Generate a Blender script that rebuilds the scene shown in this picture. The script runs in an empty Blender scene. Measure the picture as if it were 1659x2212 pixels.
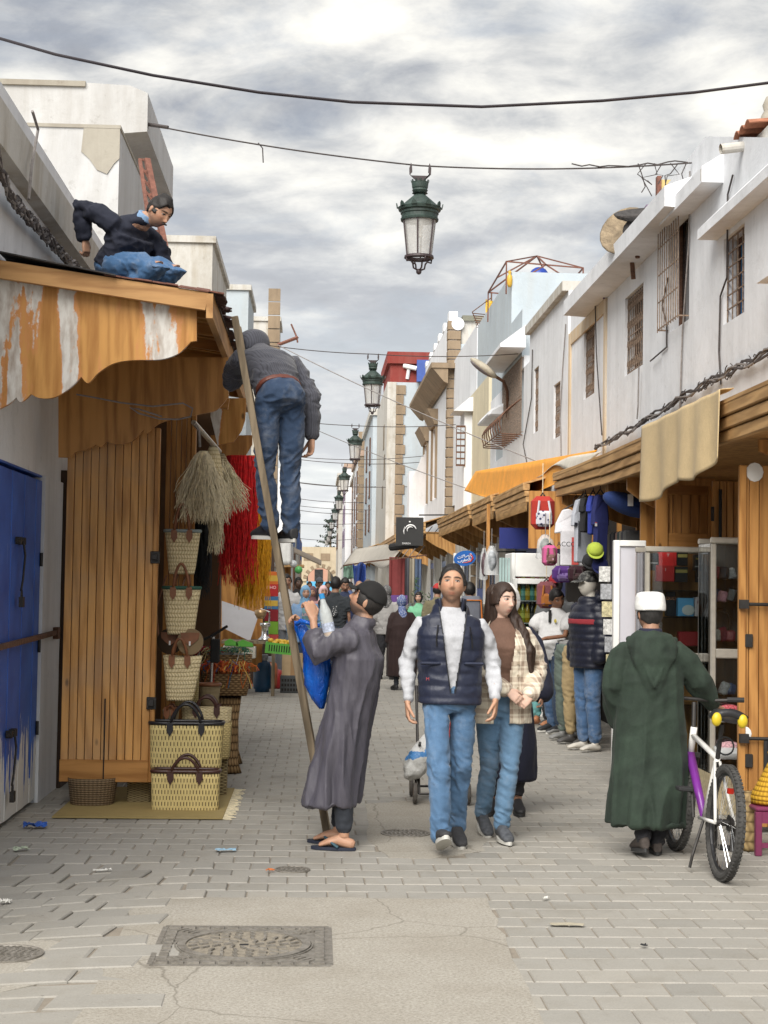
import bpy,bmesh,math,random
import numpy as np
from mathutils import Vector,Matrix,Quaternion,Euler

# ---------------------------------------------------------------- camera / world / sun / exposure
scene=bpy.context.scene
C=scene.collection
W0,H0,F0=1659.0,2212.0,3420.0 # photograph measured on a 1659 x 2212 grid
CAM_H,YAW,PITCH,ROLL=1.63,math.radians(2.42),math.atan(158.0/3420.0),0.015
cam_pos=Vector((0,0,CAM_H))
_f=Vector((math.sin(YAW)*math.cos(PITCH),math.cos(YAW)*math.cos(PITCH),math.sin(PITCH)))
_r0=Vector((math.cos(YAW),-math.sin(YAW),0))
_u0=_r0.cross(_f)
_r=_r0*math.cos(ROLL)+_u0*math.sin(ROLL)
_u=_u0*math.cos(ROLL)-_r0*math.sin(ROLL)
cd=bpy.data.cameras.new('camera'); cam=bpy.data.objects.new('camera',cd); C.objects.link(cam)
cam.matrix_world=Matrix(((_r.x,_u.x,-_f.x,0),(_r.y,_u.y,-_f.y,0),(_r.z,_u.z,-_f.z,CAM_H),(0,0,0,1)))
cd.sensor_fit='HORIZONTAL'; cd.sensor_width=36.0; cd.lens=36.0*F0/W0
cd.clip_start=0.1; cd.clip_end=3000
scene.camera=cam
scene.view_settings.view_transform='Standard'; scene.view_settings.look='None'
scene.view_settings.gamma=1.0; scene.view_settings.use_curve_mapping=False
scene.view_settings.exposure=1.82
scene.render.engine='CYCLES'
scene.cycles.use_denoising=True
scene.cycles.max_bounces=6; scene.cycles.diffuse_bounces=3; scene.cycles.transparent_max_bounces=12
scene.cycles.caustics_reflective=False; scene.cycles.caustics_refractive=False

def ray(px,py):
 d=_f*F0+_r*(px-W0/2)+_u*(H0/2-py)
 return d.normalized()
def P(px,py,Y): # point on the pixel's ray at street distance Y
 d=ray(px,py); return cam_pos+d*(Y/d.y)
def PX(px,py,X): # point where the ray meets the wall plane x = X
 d=ray(px,py); return cam_pos+d*(X/d.x)
def G(px,py): # point where the ray meets the ground
 d=ray(px,py); return cam_pos+d*(-CAM_H/d.z)

SUN_EL,SUN_AZ=math.radians(42),math.radians(202) # azimuth clockwise from +Y
world=bpy.data.worlds.new('World'); scene.world=world; world.use_nodes=True
def build_world():
 nt=world.node_tree; N=nt.nodes; L=nt.links; N.clear()
 out=N.new('ShaderNodeOutputWorld')
 sky=N.new('ShaderNodeTexSky'); sky.sky_type='NISHITA'; sky.sun_disc=False
 sky.sun_elevation=SUN_EL; sky.sun_rotation=SUN_AZ; sky.air_density=1.2; sky.dust_density=1.5
 b1=N.new('ShaderNodeBackground'); b1.inputs[1].default_value=0.07; L.new(sky.outputs[0],b1.inputs[0])
 tc=N.new('ShaderNodeTexCoord'); sp=N.new('ShaderNodeSeparateXYZ'); L.new(tc.outputs['Generated'],sp.inputs[0])
 def math_(op,a,b=None,c=None):
  m=N.new('ShaderNodeMath'); m.operation=op
  for i,v in enumerate((a,b,c)):
   if v is None:continue
   if isinstance(v,(int,float)):m.inputs[i].default_value=v
   else:L.new(v,m.inputs[i])
  return m.outputs[0]
 z=math_('MAXIMUM',sp.outputs[2],0.0)
 den=math_('ADD',z,0.17)
 cx=math_('DIVIDE',sp.outputs[0],den); cy=math_('DIVIDE',sp.outputs[1],den)
 co=N.new('ShaderNodeCombineXYZ'); L.new(cx,co.inputs[0]); L.new(cy,co.inputs[1]); co.inputs[2].default_value=3.7
 def noise(scale,detail,rough,dist,off=0.0):
  mp=N.new('ShaderNodeMapping'); mp.inputs['Location'].default_value=(off,off*0.7,off*0.3)
  mp.inputs['Rotation'].default_value=(0,0,0.5)
  L.new(co.outputs[0],mp.inputs[0])
  n=N.new('ShaderNodeTexNoise'); n.inputs['Scale'].default_value=scale; n.inputs['Detail'].default_value=detail
  n.inputs['Roughness'].default_value=rough; n.inputs['Distortion'].default_value=dist
  L.new(mp.outputs[0],n.inputs['Vector']); return n.outputs[0]
 big=noise(0.75,3,0.5,0.2,4.3); mid=noise(3.3,8,0.60,0.5,1.1); fine=noise(10.0,6,0.62,0.3,7.7)
 wv=N.new('ShaderNodeTexNoise'); wv.inputs['Scale'].default_value=1.6; wv.inputs['Detail'].default_value=4; L.new(co.outputs[0],wv.inputs['Vector'])
 va=N.new('ShaderNodeVectorMath'); va.operation='MULTIPLY_ADD'; L.new(wv.outputs[1],va.inputs[0]); va.inputs[1].default_value=(.9,.9,.9); L.new(co.outputs[0],va.inputs[2])
 vo=N.new('ShaderNodeTexVoronoi'); vo.feature='SMOOTH_F1'; vo.inputs['Scale'].default_value=3.8; vo.inputs['Smoothness'].default_value=.5; L.new(va.outputs[0],vo.inputs['Vector'])
 s=math_('ADD',math_('MULTIPLY',big,0.52),math_('ADD',math_('MULTIPLY',mid,0.50),math_('MULTIPLY',math_('SUBTRACT',.45,vo.outputs[0]),0.34)))
 s=math_('ADD',s,math_('MULTIPLY',fine,0.27))
 ramp=N.new('ShaderNodeValToRGB'); L.new(s,ramp.inputs[0])
 e=ramp.color_ramp.elements
 e[0].position=0.44; e[0].color=(0.215,0.228,0.262,1)
 e[1].position=0.90; e[1].color=(0.88,0.86,0.79,1)
 for p_,c_ in ((0.55,(0.298,0.315,0.35,1)),(0.64,(0.45,0.46,0.47,1)),(0.72,(0.63,0.625,0.605,1)),(0.80,(0.79,0.775,0.72,1))):
  n_=e.new(p_); n_.color=c_
 # towards the horizon the deck thins out and the air takes over
 hz=N.new('ShaderNodeMapRange'); hz.inputs[1].default_value=0.0; hz.inputs[2].default_value=0.28
 hz.inputs[3].default_value=0.75; hz.inputs[4].default_value=0.0; hz.clamp=True; L.new(z,hz.inputs[0])
 mx=N.new('ShaderNodeMix'); mx.data_type='RGBA'; L.new(hz.outputs[0],mx.inputs[0]); L.new(ramp.outputs[0],mx.inputs[6])
 mx.inputs[7].default_value=(0.74,0.755,0.76,1)
 b2=N.new('ShaderNodeBackground'); b2.inputs[1].default_value=0.395; L.new(mx.outputs[2],b2.inputs[0])
 gap=N.new('ShaderNodeMapRange'); gap.inputs[1].default_value=0.40; gap.inputs[2].default_value=0.50; gap.clamp=True
 L.new(math_('ADD',math_('MULTIPLY',mid,0.75),math_('MULTIPLY',big,0.25)),gap.inputs[0])
 gm=N.new('ShaderNodeMapRange'); gm.inputs[3].default_value=0.93; gm.inputs[4].default_value=1.0; L.new(gap.outputs[0],gm.inputs[0])
 ms=N.new('ShaderNodeMixShader'); L.new(gm.outputs[0],ms.inputs[0]); L.new(b1.outputs[0],ms.inputs[1]); L.new(b2.outputs[0],ms.inputs[2])
 L.new(ms.outputs[0],out.inputs[0])
build_world()
sd=bpy.data.lights.new('sun','SUN'); sd.energy=1.5; sd.angle=math.radians(45); sd.color=(1.0,0.96,0.90)
sun=bpy.data.objects.new('sun',sd); C.objects.link(sun)
_sdir=Vector((math.sin(SUN_AZ)*math.cos(SUN_EL),math.cos(SUN_AZ)*math.cos(SUN_EL),math.sin(SUN_EL)))
sun.rotation_euler=_sdir.to_track_quat('Z','Y').to_euler(); sun.location=(0,-20,40)

R=random.Random(7)
# ---------------------------------------------------------------- object helpers
def V(*a):return Vector(a)
WM={}
def _attach(o,parent,local=False):
 if parent is not None:
  o.parent=parent
  if not local:
   o.matrix_parent_inverse=WM.get(parent.name,Matrix.Identity(4)).inverted()
   WM[o.name]=Matrix.Identity(4)
  else:
   WM[o.name]=WM.get(parent.name,Matrix.Identity(4)) @ o.matrix_local
def tag(o,label,cat,group=None,kind=None):
 if label:o['label']=label
 if cat:o['category']=cat
 if group:o['group']=group
 if kind:o['kind']=kind
 return o
def thing(name,label,cat,loc=(0,0,0),rotz=0.0,group=None,kind=None):
 o=bpy.data.objects.new(name,None); C.objects.link(o)
 o.location=loc; o.rotation_euler=(0,0,rotz); o.empty_display_size=0.1
 WM[o.name]=Matrix.Translation(Vector(loc)) @ Matrix.Rotation(rotz,4,'Z')
 tag(o,label,cat,group,kind); return o
def dup(o,parent=None,loc=None,label=None,group=None):
 c=o.copy(); C.objects.link(c)
 if parent is not None:c.parent=parent
 if loc is not None:c.location=loc
 if label:c['label']=label
 if group:c['group']=group
 for ch in list(o.children):dup(ch,c)
 return c
def obj(name,me,mats,parent=None,local=False,smooth=False):
 o=bpy.data.objects.new(name,me); C.objects.link(o)
 for m in (mats if isinstance(mats,(list,tuple)) else [mats]):me.materials.append(m)
 if smooth:me.shade_smooth()
 _attach(o,parent,local); return o

class MB:
 """collects vertices and faces; build() links them as one mesh object"""
 def __init__(s):s.v=[]; s.f=[]; s.m=[]; s.cur=0
 def quad(s,a,b,c,d):s.poly([a,b,c,d])
 def poly(s,pts):
  i=len(s.v); s.v += [tuple(p) for p in pts]; s.f.append(list(range(i,i+len(pts)))); s.m.append(s.cur)
 def faces(s,vs,fs):
  i=len(s.v); s.v += [tuple(p) for p in vs]
  for f in fs:s.f.append([k+i for k in f]); s.m.append(s.cur)
 def box(s,x0,x1,y0,y1,z0,z1,M=None):
  vs=[Vector((x,y,z)) for z in (z0,z1) for y in (y0,y1) for x in (x0,x1)]
  if M is not None:vs=[M @ p for p in vs]
  s.faces(vs,[(0,2,3,1),(4,5,7,6),(0,1,5,4),(2,6,7,3),(0,4,6,2),(1,3,7,5)]); return s
 def bar(s,a,b,w,h=None,up=(0,0,1)): # rectangular bar from a to b
  a=Vector(a); b=Vector(b); h=w if h is None else h
  t=(b-a).normalized(); u=Vector(up)
  if abs(t.dot(u))>0.98:u=Vector((1,0,0))
  x=t.cross(u).normalized()*w/2; y=x.cross(t).normalized()*h/2
  vs=[a-x-y,a+x-y,a+x+y,a-x+y,b-x-y,b+x-y,b+x+y,b-x+y]
  s.faces(vs,[(3,2,1,0),(4,5,6,7),(0,1,5,4),(1,2,6,5),(2,3,7,6),(3,0,4,7)]); return s
 def tube(s,pts,r,n=6,closed=False,cap=True):
  pts=[Vector(p) for p in pts]; k=len(pts)
  rs=r if isinstance(r,(list,tuple)) else [r]*k
  ref=Vector((0,0,1)); vs=[]; prev=None
  for i,p in enumerate(pts):
   if closed:t=pts[(i+1) % k]-pts[i-1]
   else:t=pts[min(i+1,k-1)]-pts[max(i-1,0)]
   if t.length<1e-9:t=Vector((0,0,1))
   t.normalize()
   if prev is None:
    u=ref if abs(t.z)<0.9 else Vector((1,0,0))
    x=t.cross(u).normalized()
   else:
    x=(prev-t*prev.dot(t))
    x=x.normalized() if x.length>1e-6 else t.orthogonal().normalized()
   prev=x; y=t.cross(x)
   for j in range(n):
    a=2*math.pi*j/n; vs.append(p+(x*math.cos(a)+y*math.sin(a))*rs[i])
  fs=[]
  for i in range(k if closed else k-1):
   i2=(i+1) % k
   for j in range(n):fs.append((i*n+j,i*n+(j+1) % n,i2*n+(j+1) % n,i2*n+j))
  if cap and not closed:fs.append(tuple(range(n-1,-1,-1))); fs.append(tuple((k-1)*n+j for j in range(n)))
  s.faces(vs,fs); return s
 def cyl(s,a,b,r0,r1=None,n=12):return s.tube([a,b],[r0,r0 if r1 is None else r1],n)
 def lathe(s,prof,c=(0,0,0),n=16,M=None,sx=1.0,sy=1.0,cap=True): # prof: (r, z)
  vs=[]
  for r,z in prof:
   for j in range(n):
    a=2*math.pi*j/n; p=Vector((math.cos(a)*r*sx,math.sin(a)*r*sy,z))
    if M is not None:p=M @ p
    vs.append(p+Vector(c))
  fs=[]
  for i in range(len(prof)-1):
   for j in range(n):fs.append((i*n+j,i*n+(j+1) % n,(i+1)*n+(j+1) % n,(i+1)*n+j))
  if cap:fs.append(tuple(range(n-1,-1,-1))); fs.append(tuple((len(prof)-1)*n+j for j in range(n)))
  s.faces(vs,fs); return s
 def prism(s,poly,o,ux,uy,dep): # 2-D polygon in the frame (o, ux, uy), extruded by the vector dep
  o=Vector(o); ux=Vector(ux); uy=Vector(uy); dep=Vector(dep); n=len(poly)
  a=[o+ux*p[0]+uy*p[1] for p in poly]; b=[p+dep for p in a]
  s.faces(a+b,[tuple(range(n)),tuple(range(2*n-1,n-1,-1))]+[(i,(i+1) % n,n+(i+1) % n,n+i)[::-1] for i in range(n)]); return s
 def ellips(s,c,r,n=12,m=8,M=None):
  prof=[(max(1e-4,math.sin(math.pi*i/m)),-math.cos(math.pi*i/m)) for i in range(m+1)]
  vs=[]
  for q,z in prof:
   for j in range(n):
    a=2*math.pi*j/n; p=Vector((math.cos(a)*q*r[0],math.sin(a)*q*r[1],z*r[2]))
    if M is not None:p=M @ p
    vs.append(p+Vector(c))
  fs=[]
  for i in range(m):
   for j in range(n):fs.append((i*n+j,i*n+(j+1) % n,(i+1)*n+(j+1) % n,(i+1)*n+j))
  s.faces(vs,fs); return s
 def grid(s,fn,nu,nv): # fn(u, v) -> point
  vs=[fn(i/nu,j/nv) for j in range(nv+1) for i in range(nu+1)]
  fs=[(j*(nu+1)+i,j*(nu+1)+i+1,(j+1)*(nu+1)+i+1,(j+1)*(nu+1)+i) for j in range(nv) for i in range(nu)]
  s.faces(vs,fs); return s
 def mesh(s,name='mesh'):
  me=bpy.data.meshes.new(name); me.from_pydata([tuple(p) for p in s.v],[],s.f)
  if any(s.m):me.polygons.foreach_set('material_index',s.m)
  me.update(); return me
 def build(s,name,mats,parent=None,local=False,smooth=False,fix=True,bevel=0.0,solid=0.0):
  me=s.mesh(name)
  if fix or bevel:
   bm=bmesh.new(); bm.from_mesh(me); bmesh.ops.recalc_face_normals(bm,faces=bm.faces[:])
   if bevel:
    es=[e for e in bm.edges if len(e.link_faces)==2 and e.calc_face_angle(0)>0.6]
    bmesh.ops.bevel(bm,geom=es,offset=bevel,segments=1,affect='EDGES',profile=0.7)
   bm.to_mesh(me); bm.free()
  o=obj(name,me,mats,parent,local,smooth)
  if solid:
   md=o.modifiers.new('thick','SOLIDIFY'); md.thickness=solid; md.offset=0
  return o

# ---------------------------------------------------------------- material helpers
MATS={}
class NT:
 def __init__(s,name):
  s.m=bpy.data.materials.new(name); s.m.use_nodes=True; s.t=s.m.node_tree; s.N=s.t.nodes; s.L=s.t.links
  s.p=s.N['Principled BSDF']; s.out=s.N['Material Output']; s._tc=None
 def tc(s,which='Object'):
  if s._tc is None:s._tc=s.N.new('ShaderNodeTexCoord')
  return s._tc.outputs[which]
 def pos(s):return s.N.new('ShaderNodeNewGeometry').outputs['Position']
 def map(s,vec,scale=(1,1,1),rot=(0,0,0),loc=(0,0,0)):
  m=s.N.new('ShaderNodeMapping'); s.L.new(vec,m.inputs[0])
  m.inputs['Scale'].default_value=scale; m.inputs['Rotation'].default_value=rot; m.inputs['Location'].default_value=loc
  return m.outputs[0]
 def noise(s,vec,scale,detail=3,rough=0.55,dist=0.0,out=0):
  n=s.N.new('ShaderNodeTexNoise'); s.L.new(vec,n.inputs['Vector']); n.inputs['Scale'].default_value=scale
  n.inputs['Detail'].default_value=detail; n.inputs['Roughness'].default_value=rough; n.inputs['Distortion'].default_value=dist
  return n.outputs[out]
 def wave(s,vec,scale,dist=0.0,dscale=1.0,detail=2,dirn='X',typ='BANDS',prof='SIN'):
  n=s.N.new('ShaderNodeTexWave'); s.L.new(vec,n.inputs['Vector']); n.wave_type=typ; n.wave_profile=prof
  if typ=='BANDS':n.bands_direction=dirn
  else:n.rings_direction=dirn
  n.inputs['Scale'].default_value=scale; n.inputs['Distortion'].default_value=dist
  n.inputs['Detail'].default_value=detail; n.inputs['Detail Scale'].default_value=dscale
  return n.outputs[1]
 def vor(s,vec,scale,feature='F1',out=0,rnd=1.0):
  n=s.N.new('ShaderNodeTexVoronoi'); n.feature=feature; s.L.new(vec,n.inputs['Vector']); n.inputs['Scale'].default_value=scale
  n.inputs['Randomness'].default_value=rnd
  return n.outputs[out]
 def sep(s,vec):
  n=s.N.new('ShaderNodeSeparateXYZ'); s.L.new(vec,n.inputs[0]); return n.outputs
 def math(s,op,a,b=None,c=None):
  m=s.N.new('ShaderNodeMath'); m.operation=op
  for i,v in enumerate((a,b,c)):
   if v is None:continue
   if isinstance(v,(int,float)):m.inputs[i].default_value=v
   else:s.L.new(v,m.inputs[i])
  return m.outputs[0]
 def ramp(s,fac,stops,interp='LINEAR'):
  n=s.N.new('ShaderNodeValToRGB'); s.L.new(fac,n.inputs[0]); n.color_ramp.interpolation=interp
  e=n.color_ramp.elements; e[0].position=stops[0][0]; e[1].position=stops[-1][0]
  def col(c):return (c,c,c,1) if isinstance(c,(int,float)) else (c[0],c[1],c[2],1)
  e[0].color=col(stops[0][1]); e[1].color=col(stops[-1][1])
  for p,c in stops[1:-1]:x=e.new(p); x.color=col(c)
  return n.outputs[0]
 def mix(s,fac,a,b,mode='MIX'):
  n=s.N.new('ShaderNodeMix'); n.data_type='RGBA'; n.blend_type=mode
  for i,v in ((0,fac),(6,a),(7,b)):
   if isinstance(v,(int,float)):
    if i==0:n.inputs[0].default_value=v
    else:n.inputs[i].default_value=(v,v,v,1)
   elif isinstance(v,(tuple,list)):n.inputs[i].default_value=(v[0],v[1],v[2],1)
   else:s.L.new(v,n.inputs[i])
  return n.outputs[2]
 def col(s,v):
  if isinstance(v,(tuple,list)):s.p.inputs['Base Color'].default_value=(v[0],v[1],v[2],1)
  else:s.L.new(v,s.p.inputs['Base Color'])
  return s
 def set(s,**k):
  for a,v in k.items():
   a={'rough':'Roughness','metal':'Metallic','spec':'Specular IOR Level','sheen':'Sheen Weight','coat':'Coat Weight','trans':'Transmission Weight','alpha':'Alpha','sss':'Subsurface Weight'}.get(a,a)
   if isinstance(v,(int,float)):s.p.inputs[a].default_value=v
   else:s.L.new(v,s.p.inputs[a])
  return s
 def bump(s,h,strength=0.3,dist=0.01,prev=None):
  b=s.N.new('ShaderNodeBump'); b.inputs['Strength'].default_value=strength; b.inputs['Distance'].default_value=dist
  s.L.new(h,b.inputs['Height'])
  if prev is not None:s.L.new(prev,b.inputs['Normal'])
  s.L.new(b.outputs[0],s.p.inputs['Normal']); return b.outputs[0]
 def rnd(s):return s.N.new('ShaderNodeObjectInfo').outputs['Random']

def plain(name,c,rough=0.6,var=0.12,scale=6.0,bump=0.0,bscale=60.0,bdist=0.002,metal=0.0,**k):
 """a plain coloured surface with slight unevenness in tone and gloss"""
 key=name
 if key in MATS:return MATS[key]
 t=NT(name); co=t.tc()
 n=t.noise(co,scale,5,0.6)
 d=tuple(max(0,x*(1-var)) for x in c); u=tuple(min(1,x*(1+var)) for x in c)
 t.col(t.ramp(n,[(0.3,d),(0.7,u)])); t.set(rough=rough,metal=metal,**k)
 if bump:t.bump(t.noise(co,bscale,3),bump,bdist)
 MATS[key]=t.m; return t.m

def cloth(name,c,scale=260.0,weave=0.25,rough=0.85,var=0.14,sheen=0.03,c2=None):
 if name in MATS:return MATS[name]
 t=NT(name); co=t.tc()
 n=t.noise(co,5,5,0.65); n2=t.noise(co,90,2,0.6)
 d=tuple(x*(1-var) for x in c); u=tuple(min(1,x*(1+var)) for x in (c2 or c))
 k=t.ramp(n,[(0.3,d),(0.7,u)])
 k=t.mix(0.18,k,t.ramp(n2,[(0.3,0.25),(0.7,1.0)]),'MULTIPLY')
 t.col(k).set(rough=rough,sheen=sheen)
 b1=t.bump(t.noise(co,14,3,0.5,0.6),0.22,0.012)
 b1=t.bump(t.noise(t.map(co,(1,1,.3),(.25,.2,0)),30,3,.55,.8),.28,.010,b1)
 t.bump(t.noise(co,scale,2),weave,0.0012,b1)
 MATS[name]=t.m; return t.m

def print_scarf(name,a,b,sc=60):
 if name in MATS:return MATS[name]
 t=NT(name); t.col(t.ramp(t.vor(t.tc(),sc),[(.25,a),(.38,b)])).set(rough=.8); MATS[name]=t.m; return t.m
# ---------------------------------------------------------------- shared materials
def wood(name,base,dark,axis='Z',putty=0.0,gloss=0.45,gray=0.0):
 if name in MATS:return MATS[name]
 t=NT(name); co=t.tc()
 sc={'Z':(1,1,0.10),'X':(0.10,1,1),'Y':(1,0.10,1)}[axis]
 m=t.map(co,sc)
 n1=t.noise(m,9,6,0.6,0.8); g=t.wave(t.map(co,sc),5.0,9.0,1.6,3,'DIAGONAL'); n2=t.noise(m,55,4,0.65)
 f=t.math('ADD',t.math('MULTIPLY',n1,0.5),t.math('ADD',t.math('MULTIPLY',g,0.22),t.math('MULTIPLY',n2,0.28)))
 mid=tuple((a+b)/2 for a,b in zip(base,dark))
 k=t.ramp(f,[(0.28,dark),(0.45,mid),(0.58,base),(0.8,tuple(min(1,x*1.12) for x in base))])
 k=t.mix(0.22,k,t.ramp(t.rnd(),[(0,0.72),(1,1.0)]),'MULTIPLY')
 kn=t.vor(t.map(co,{'Z':(1,1,.5),'X':(.5,1,1),'Y':(1,.5,1)}[axis]),3.1)
 k=t.mix(t.ramp(kn,[(0.03,0.85),(0.06,0.0)]),k,tuple(x*0.25 for x in dark))
 if gray:k=t.mix(t.ramp(t.noise(co,1.8,4),[(0.45,0),(0.62,gray)]),k,(0.30,0.25,0.20))
 rough=gloss
 if putty:
  pm=t.math('ADD',t.math('MULTIPLY',t.noise(t.map(co,(5.2,5.2,0.55)),1.0,3,0.5),0.85),t.math('MULTIPLY',t.noise(t.map(co,(1,1,.5)),14,4,0.7),0.15))
  msk=t.ramp(pm,[(putty,0),(putty+0.015,1)])
  halo=t.ramp(pm,[(putty-0.035,0),(putty-0.005,0.7)])
  k=t.mix(halo,k,(0.58,0.25,0.09))
  k=t.mix(msk,k,t.ramp(t.noise(t.map(co,(1,1,.3)),26,4),[(0.3,(0.42,0.36,0.31)),(0.6,(0.68,0.66,0.62))]))
  rough=t.ramp(msk,[(0,gloss),(1,0.9)])
 t.col(k).set(rough=rough,spec=0.35)
 t.bump(n2,0.12,0.002); MATS[name]=t.m; return t.m
PINE=((0.50,0.245,0.072),(0.28,0.115,0.027))
pine_z=wood('varnished pine upright',*PINE,axis='Z')
pine_x=wood('varnished pine across',*PINE,axis='X')
pine_y=wood('varnished pine along',*PINE,axis='Y')
pine_old=wood('varnished pine worn',(0.66,0.345,0.112),(0.44,0.205,0.058),'Z',gray=0.3)
pine_putty=wood('pine with filler',(0.57,0.29,0.080),(0.35,0.145,0.03),'Z',putty=0.535)
pine_raw=wood('raw pine',(0.48,0.27,0.11),(0.30,0.15,0.055),'Y',gloss=0.7)
pine_raw_x=wood('raw pine across',(0.48,0.27,0.11),(0.30,0.15,0.055),'X',gloss=0.7)
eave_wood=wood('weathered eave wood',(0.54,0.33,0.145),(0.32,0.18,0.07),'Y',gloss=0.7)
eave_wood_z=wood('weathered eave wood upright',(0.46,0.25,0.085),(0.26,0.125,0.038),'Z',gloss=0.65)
old_wood=wood('grey ladder wood',(0.23,0.18,0.12),(0.085,0.065,0.042),'Z',gloss=0.85)

def plaster(name,c,stain=(0.40,0.35,0.27),amt=0.5,rough=0.9):
 if name in MATS:return MATS[name]
 t=NT(name); co=t.tc()
 a=t.noise(co,0.9,5,0.6); st=t.noise(t.map(co,(2.2,2.2,0.22)),1.6,6,0.65); b=t.noise(co,7,6,0.7)
 k=t.ramp(a,[(0.3,tuple(x*0.88 for x in c)),(0.7,c)])
 k=t.mix(t.ramp(st,[(0.48,0),(0.70,amt)]),k,stain)
 k=t.mix(t.ramp(b,[(0.60,0),(0.67,amt*0.7)]),k,tuple(x*0.75 for x in stain))
 gr=t.noise(t.map(co,(1.3,1.3,0.5)),2.3,8,0.72,0.4); k=t.mix(t.ramp(gr,[(0.42,0),(0.75,amt*0.75)]),k,tuple(x*0.8 for x in stain))
 t.col(k).set(rough=rough,spec=0.2)
 b1=t.bump(t.noise(co,3.2,6,0.6,0.4),0.45,0.03)
 t.bump(t.noise(co,45,4,0.7),0.22,0.004,b1)
 MATS[name]=t.m; return t.m
pl_white=plaster('limewashed wall',(0.80,0.815,0.84),(0.50,0.51,0.52),0.32)
pl_warm=plaster('stained cream render',(0.60,0.585,0.545),amt=0.8)
pl_blue=plaster('pale blue render',(0.50,0.56,0.60),(0.44,0.45,0.44),0.4)
pl_pale=plaster('pale worn limewash',(0.58,0.58,0.575),(0.38,0.36,0.33),0.5)
pl_grey=plaster('bare cement render',(0.40,0.37,0.31),(0.25,0.21,0.17),0.5)
pl_yellow=plaster('cream yellow render',(0.70,0.63,0.46),(0.45,0.40,0.30),0.4)
pl_red=plaster('oxide red render',(0.26,0.050,0.042),(0.30,0.12,0.10),0.4)
pl_pink=plaster('pinkish stone render',(0.50,0.36,0.28),(0.30,0.24,0.18),0.5)
pl_sand=plaster('sandstone rampart',(0.56,0.48,0.35),(0.40,0.32,0.22),0.4)
stone=plaster('brown sandstone block',(0.33,0.25,0.17),(0.18,0.14,0.10),0.6)
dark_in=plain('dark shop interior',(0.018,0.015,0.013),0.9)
rust=plain('rusty iron',(0.13,0.065,0.04),0.85,0.5,30,0.4,80,0.003)
grille_m=plain('weathered grille iron',(0.23,0.165,0.12),0.85,0.5,30,0.4,80,0.003)
rust_red=plain('red primer iron',(0.17,0.070,0.048),0.8,0.35,20,0.3,80,0.003)
iron=plain('dark iron',(0.035,0.032,0.030),0.55,0.3,20,0.2,90,0.002,metal=0.4)
black_rub=plain('black rubber',(0.018,0.018,0.019),0.75,0.2)
cable_m=plain('dusty cable',(0.060,0.050,0.048),0.75,0.3,30)
cable_l=plain('pale grey cable',(0.24,0.22,0.21),0.75,0.3,30)
alu=plain('brushed aluminium',(0.62,0.58,0.50),0.38,0.1,20,metal=0.6)
chrome=plain('bright metal',(0.70,0.70,0.70),0.22,0.1,20,metal=0.95)
white_pl=plain('white plastic',(0.78,0.78,0.77),0.45,0.06)
white_paint=plain('white gloss paint',(0.80,0.80,0.78),0.4,0.08)

def glass_mat(name='window glass',tint=(0.9,0.95,0.95),spec=0.09):
 if name in MATS:return MATS[name]
 t=NT(name); N=t.N; L=t.L
 tr=N.new('ShaderNodeBsdfTransparent'); tr.inputs[0].default_value=(*tint,1)
 gl=N.new('ShaderNodeBsdfGlossy'); gl.inputs['Roughness'].default_value=0.03
 fr=N.new('ShaderNodeFresnel'); fr.inputs[0].default_value=1.5
 mx=N.new('ShaderNodeMixShader')
 L.new(t.math('ADD',fr.outputs[0],spec),mx.inputs[0]); L.new(tr.outputs[0],mx.inputs[1]); L.new(gl.outputs[0],mx.inputs[2])
 L.new(mx.outputs[0],t.out.inputs[0]); MATS[name]=t.m; return t.m
glass=glass_mat()
def film_mat(name,tint,op=0.35):
 """clear or milky plastic film"""
 if name in MATS:return MATS[name]
 t=NT(name); N=t.N; L=t.L
 tr=N.new('ShaderNodeBsdfTransparent'); t.col(tint).set(rough=0.25)
 t.bump(t.noise(t.tc(),25,4,0.6,1.0),0.8,0.01)
 mx=N.new('ShaderNodeMixShader'); mx.inputs[0].default_value=op
 L.new(tr.outputs[0],mx.inputs[1]); L.new(t.p.outputs[0],mx.inputs[2]); L.new(mx.outputs[0],t.out.inputs[0])
 MATS[name]=t.m; return t.m

def pane_dark():
 t=NT('dim window pane'); t.col(t.ramp(t.noise(t.tc(),2,3),[(0.3,(0.02,0.022,0.025)),(0.7,(0.06,0.06,0.062))])).set(rough=0.12,spec=0.6)
 return t.m
pane=pane_dark()

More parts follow.
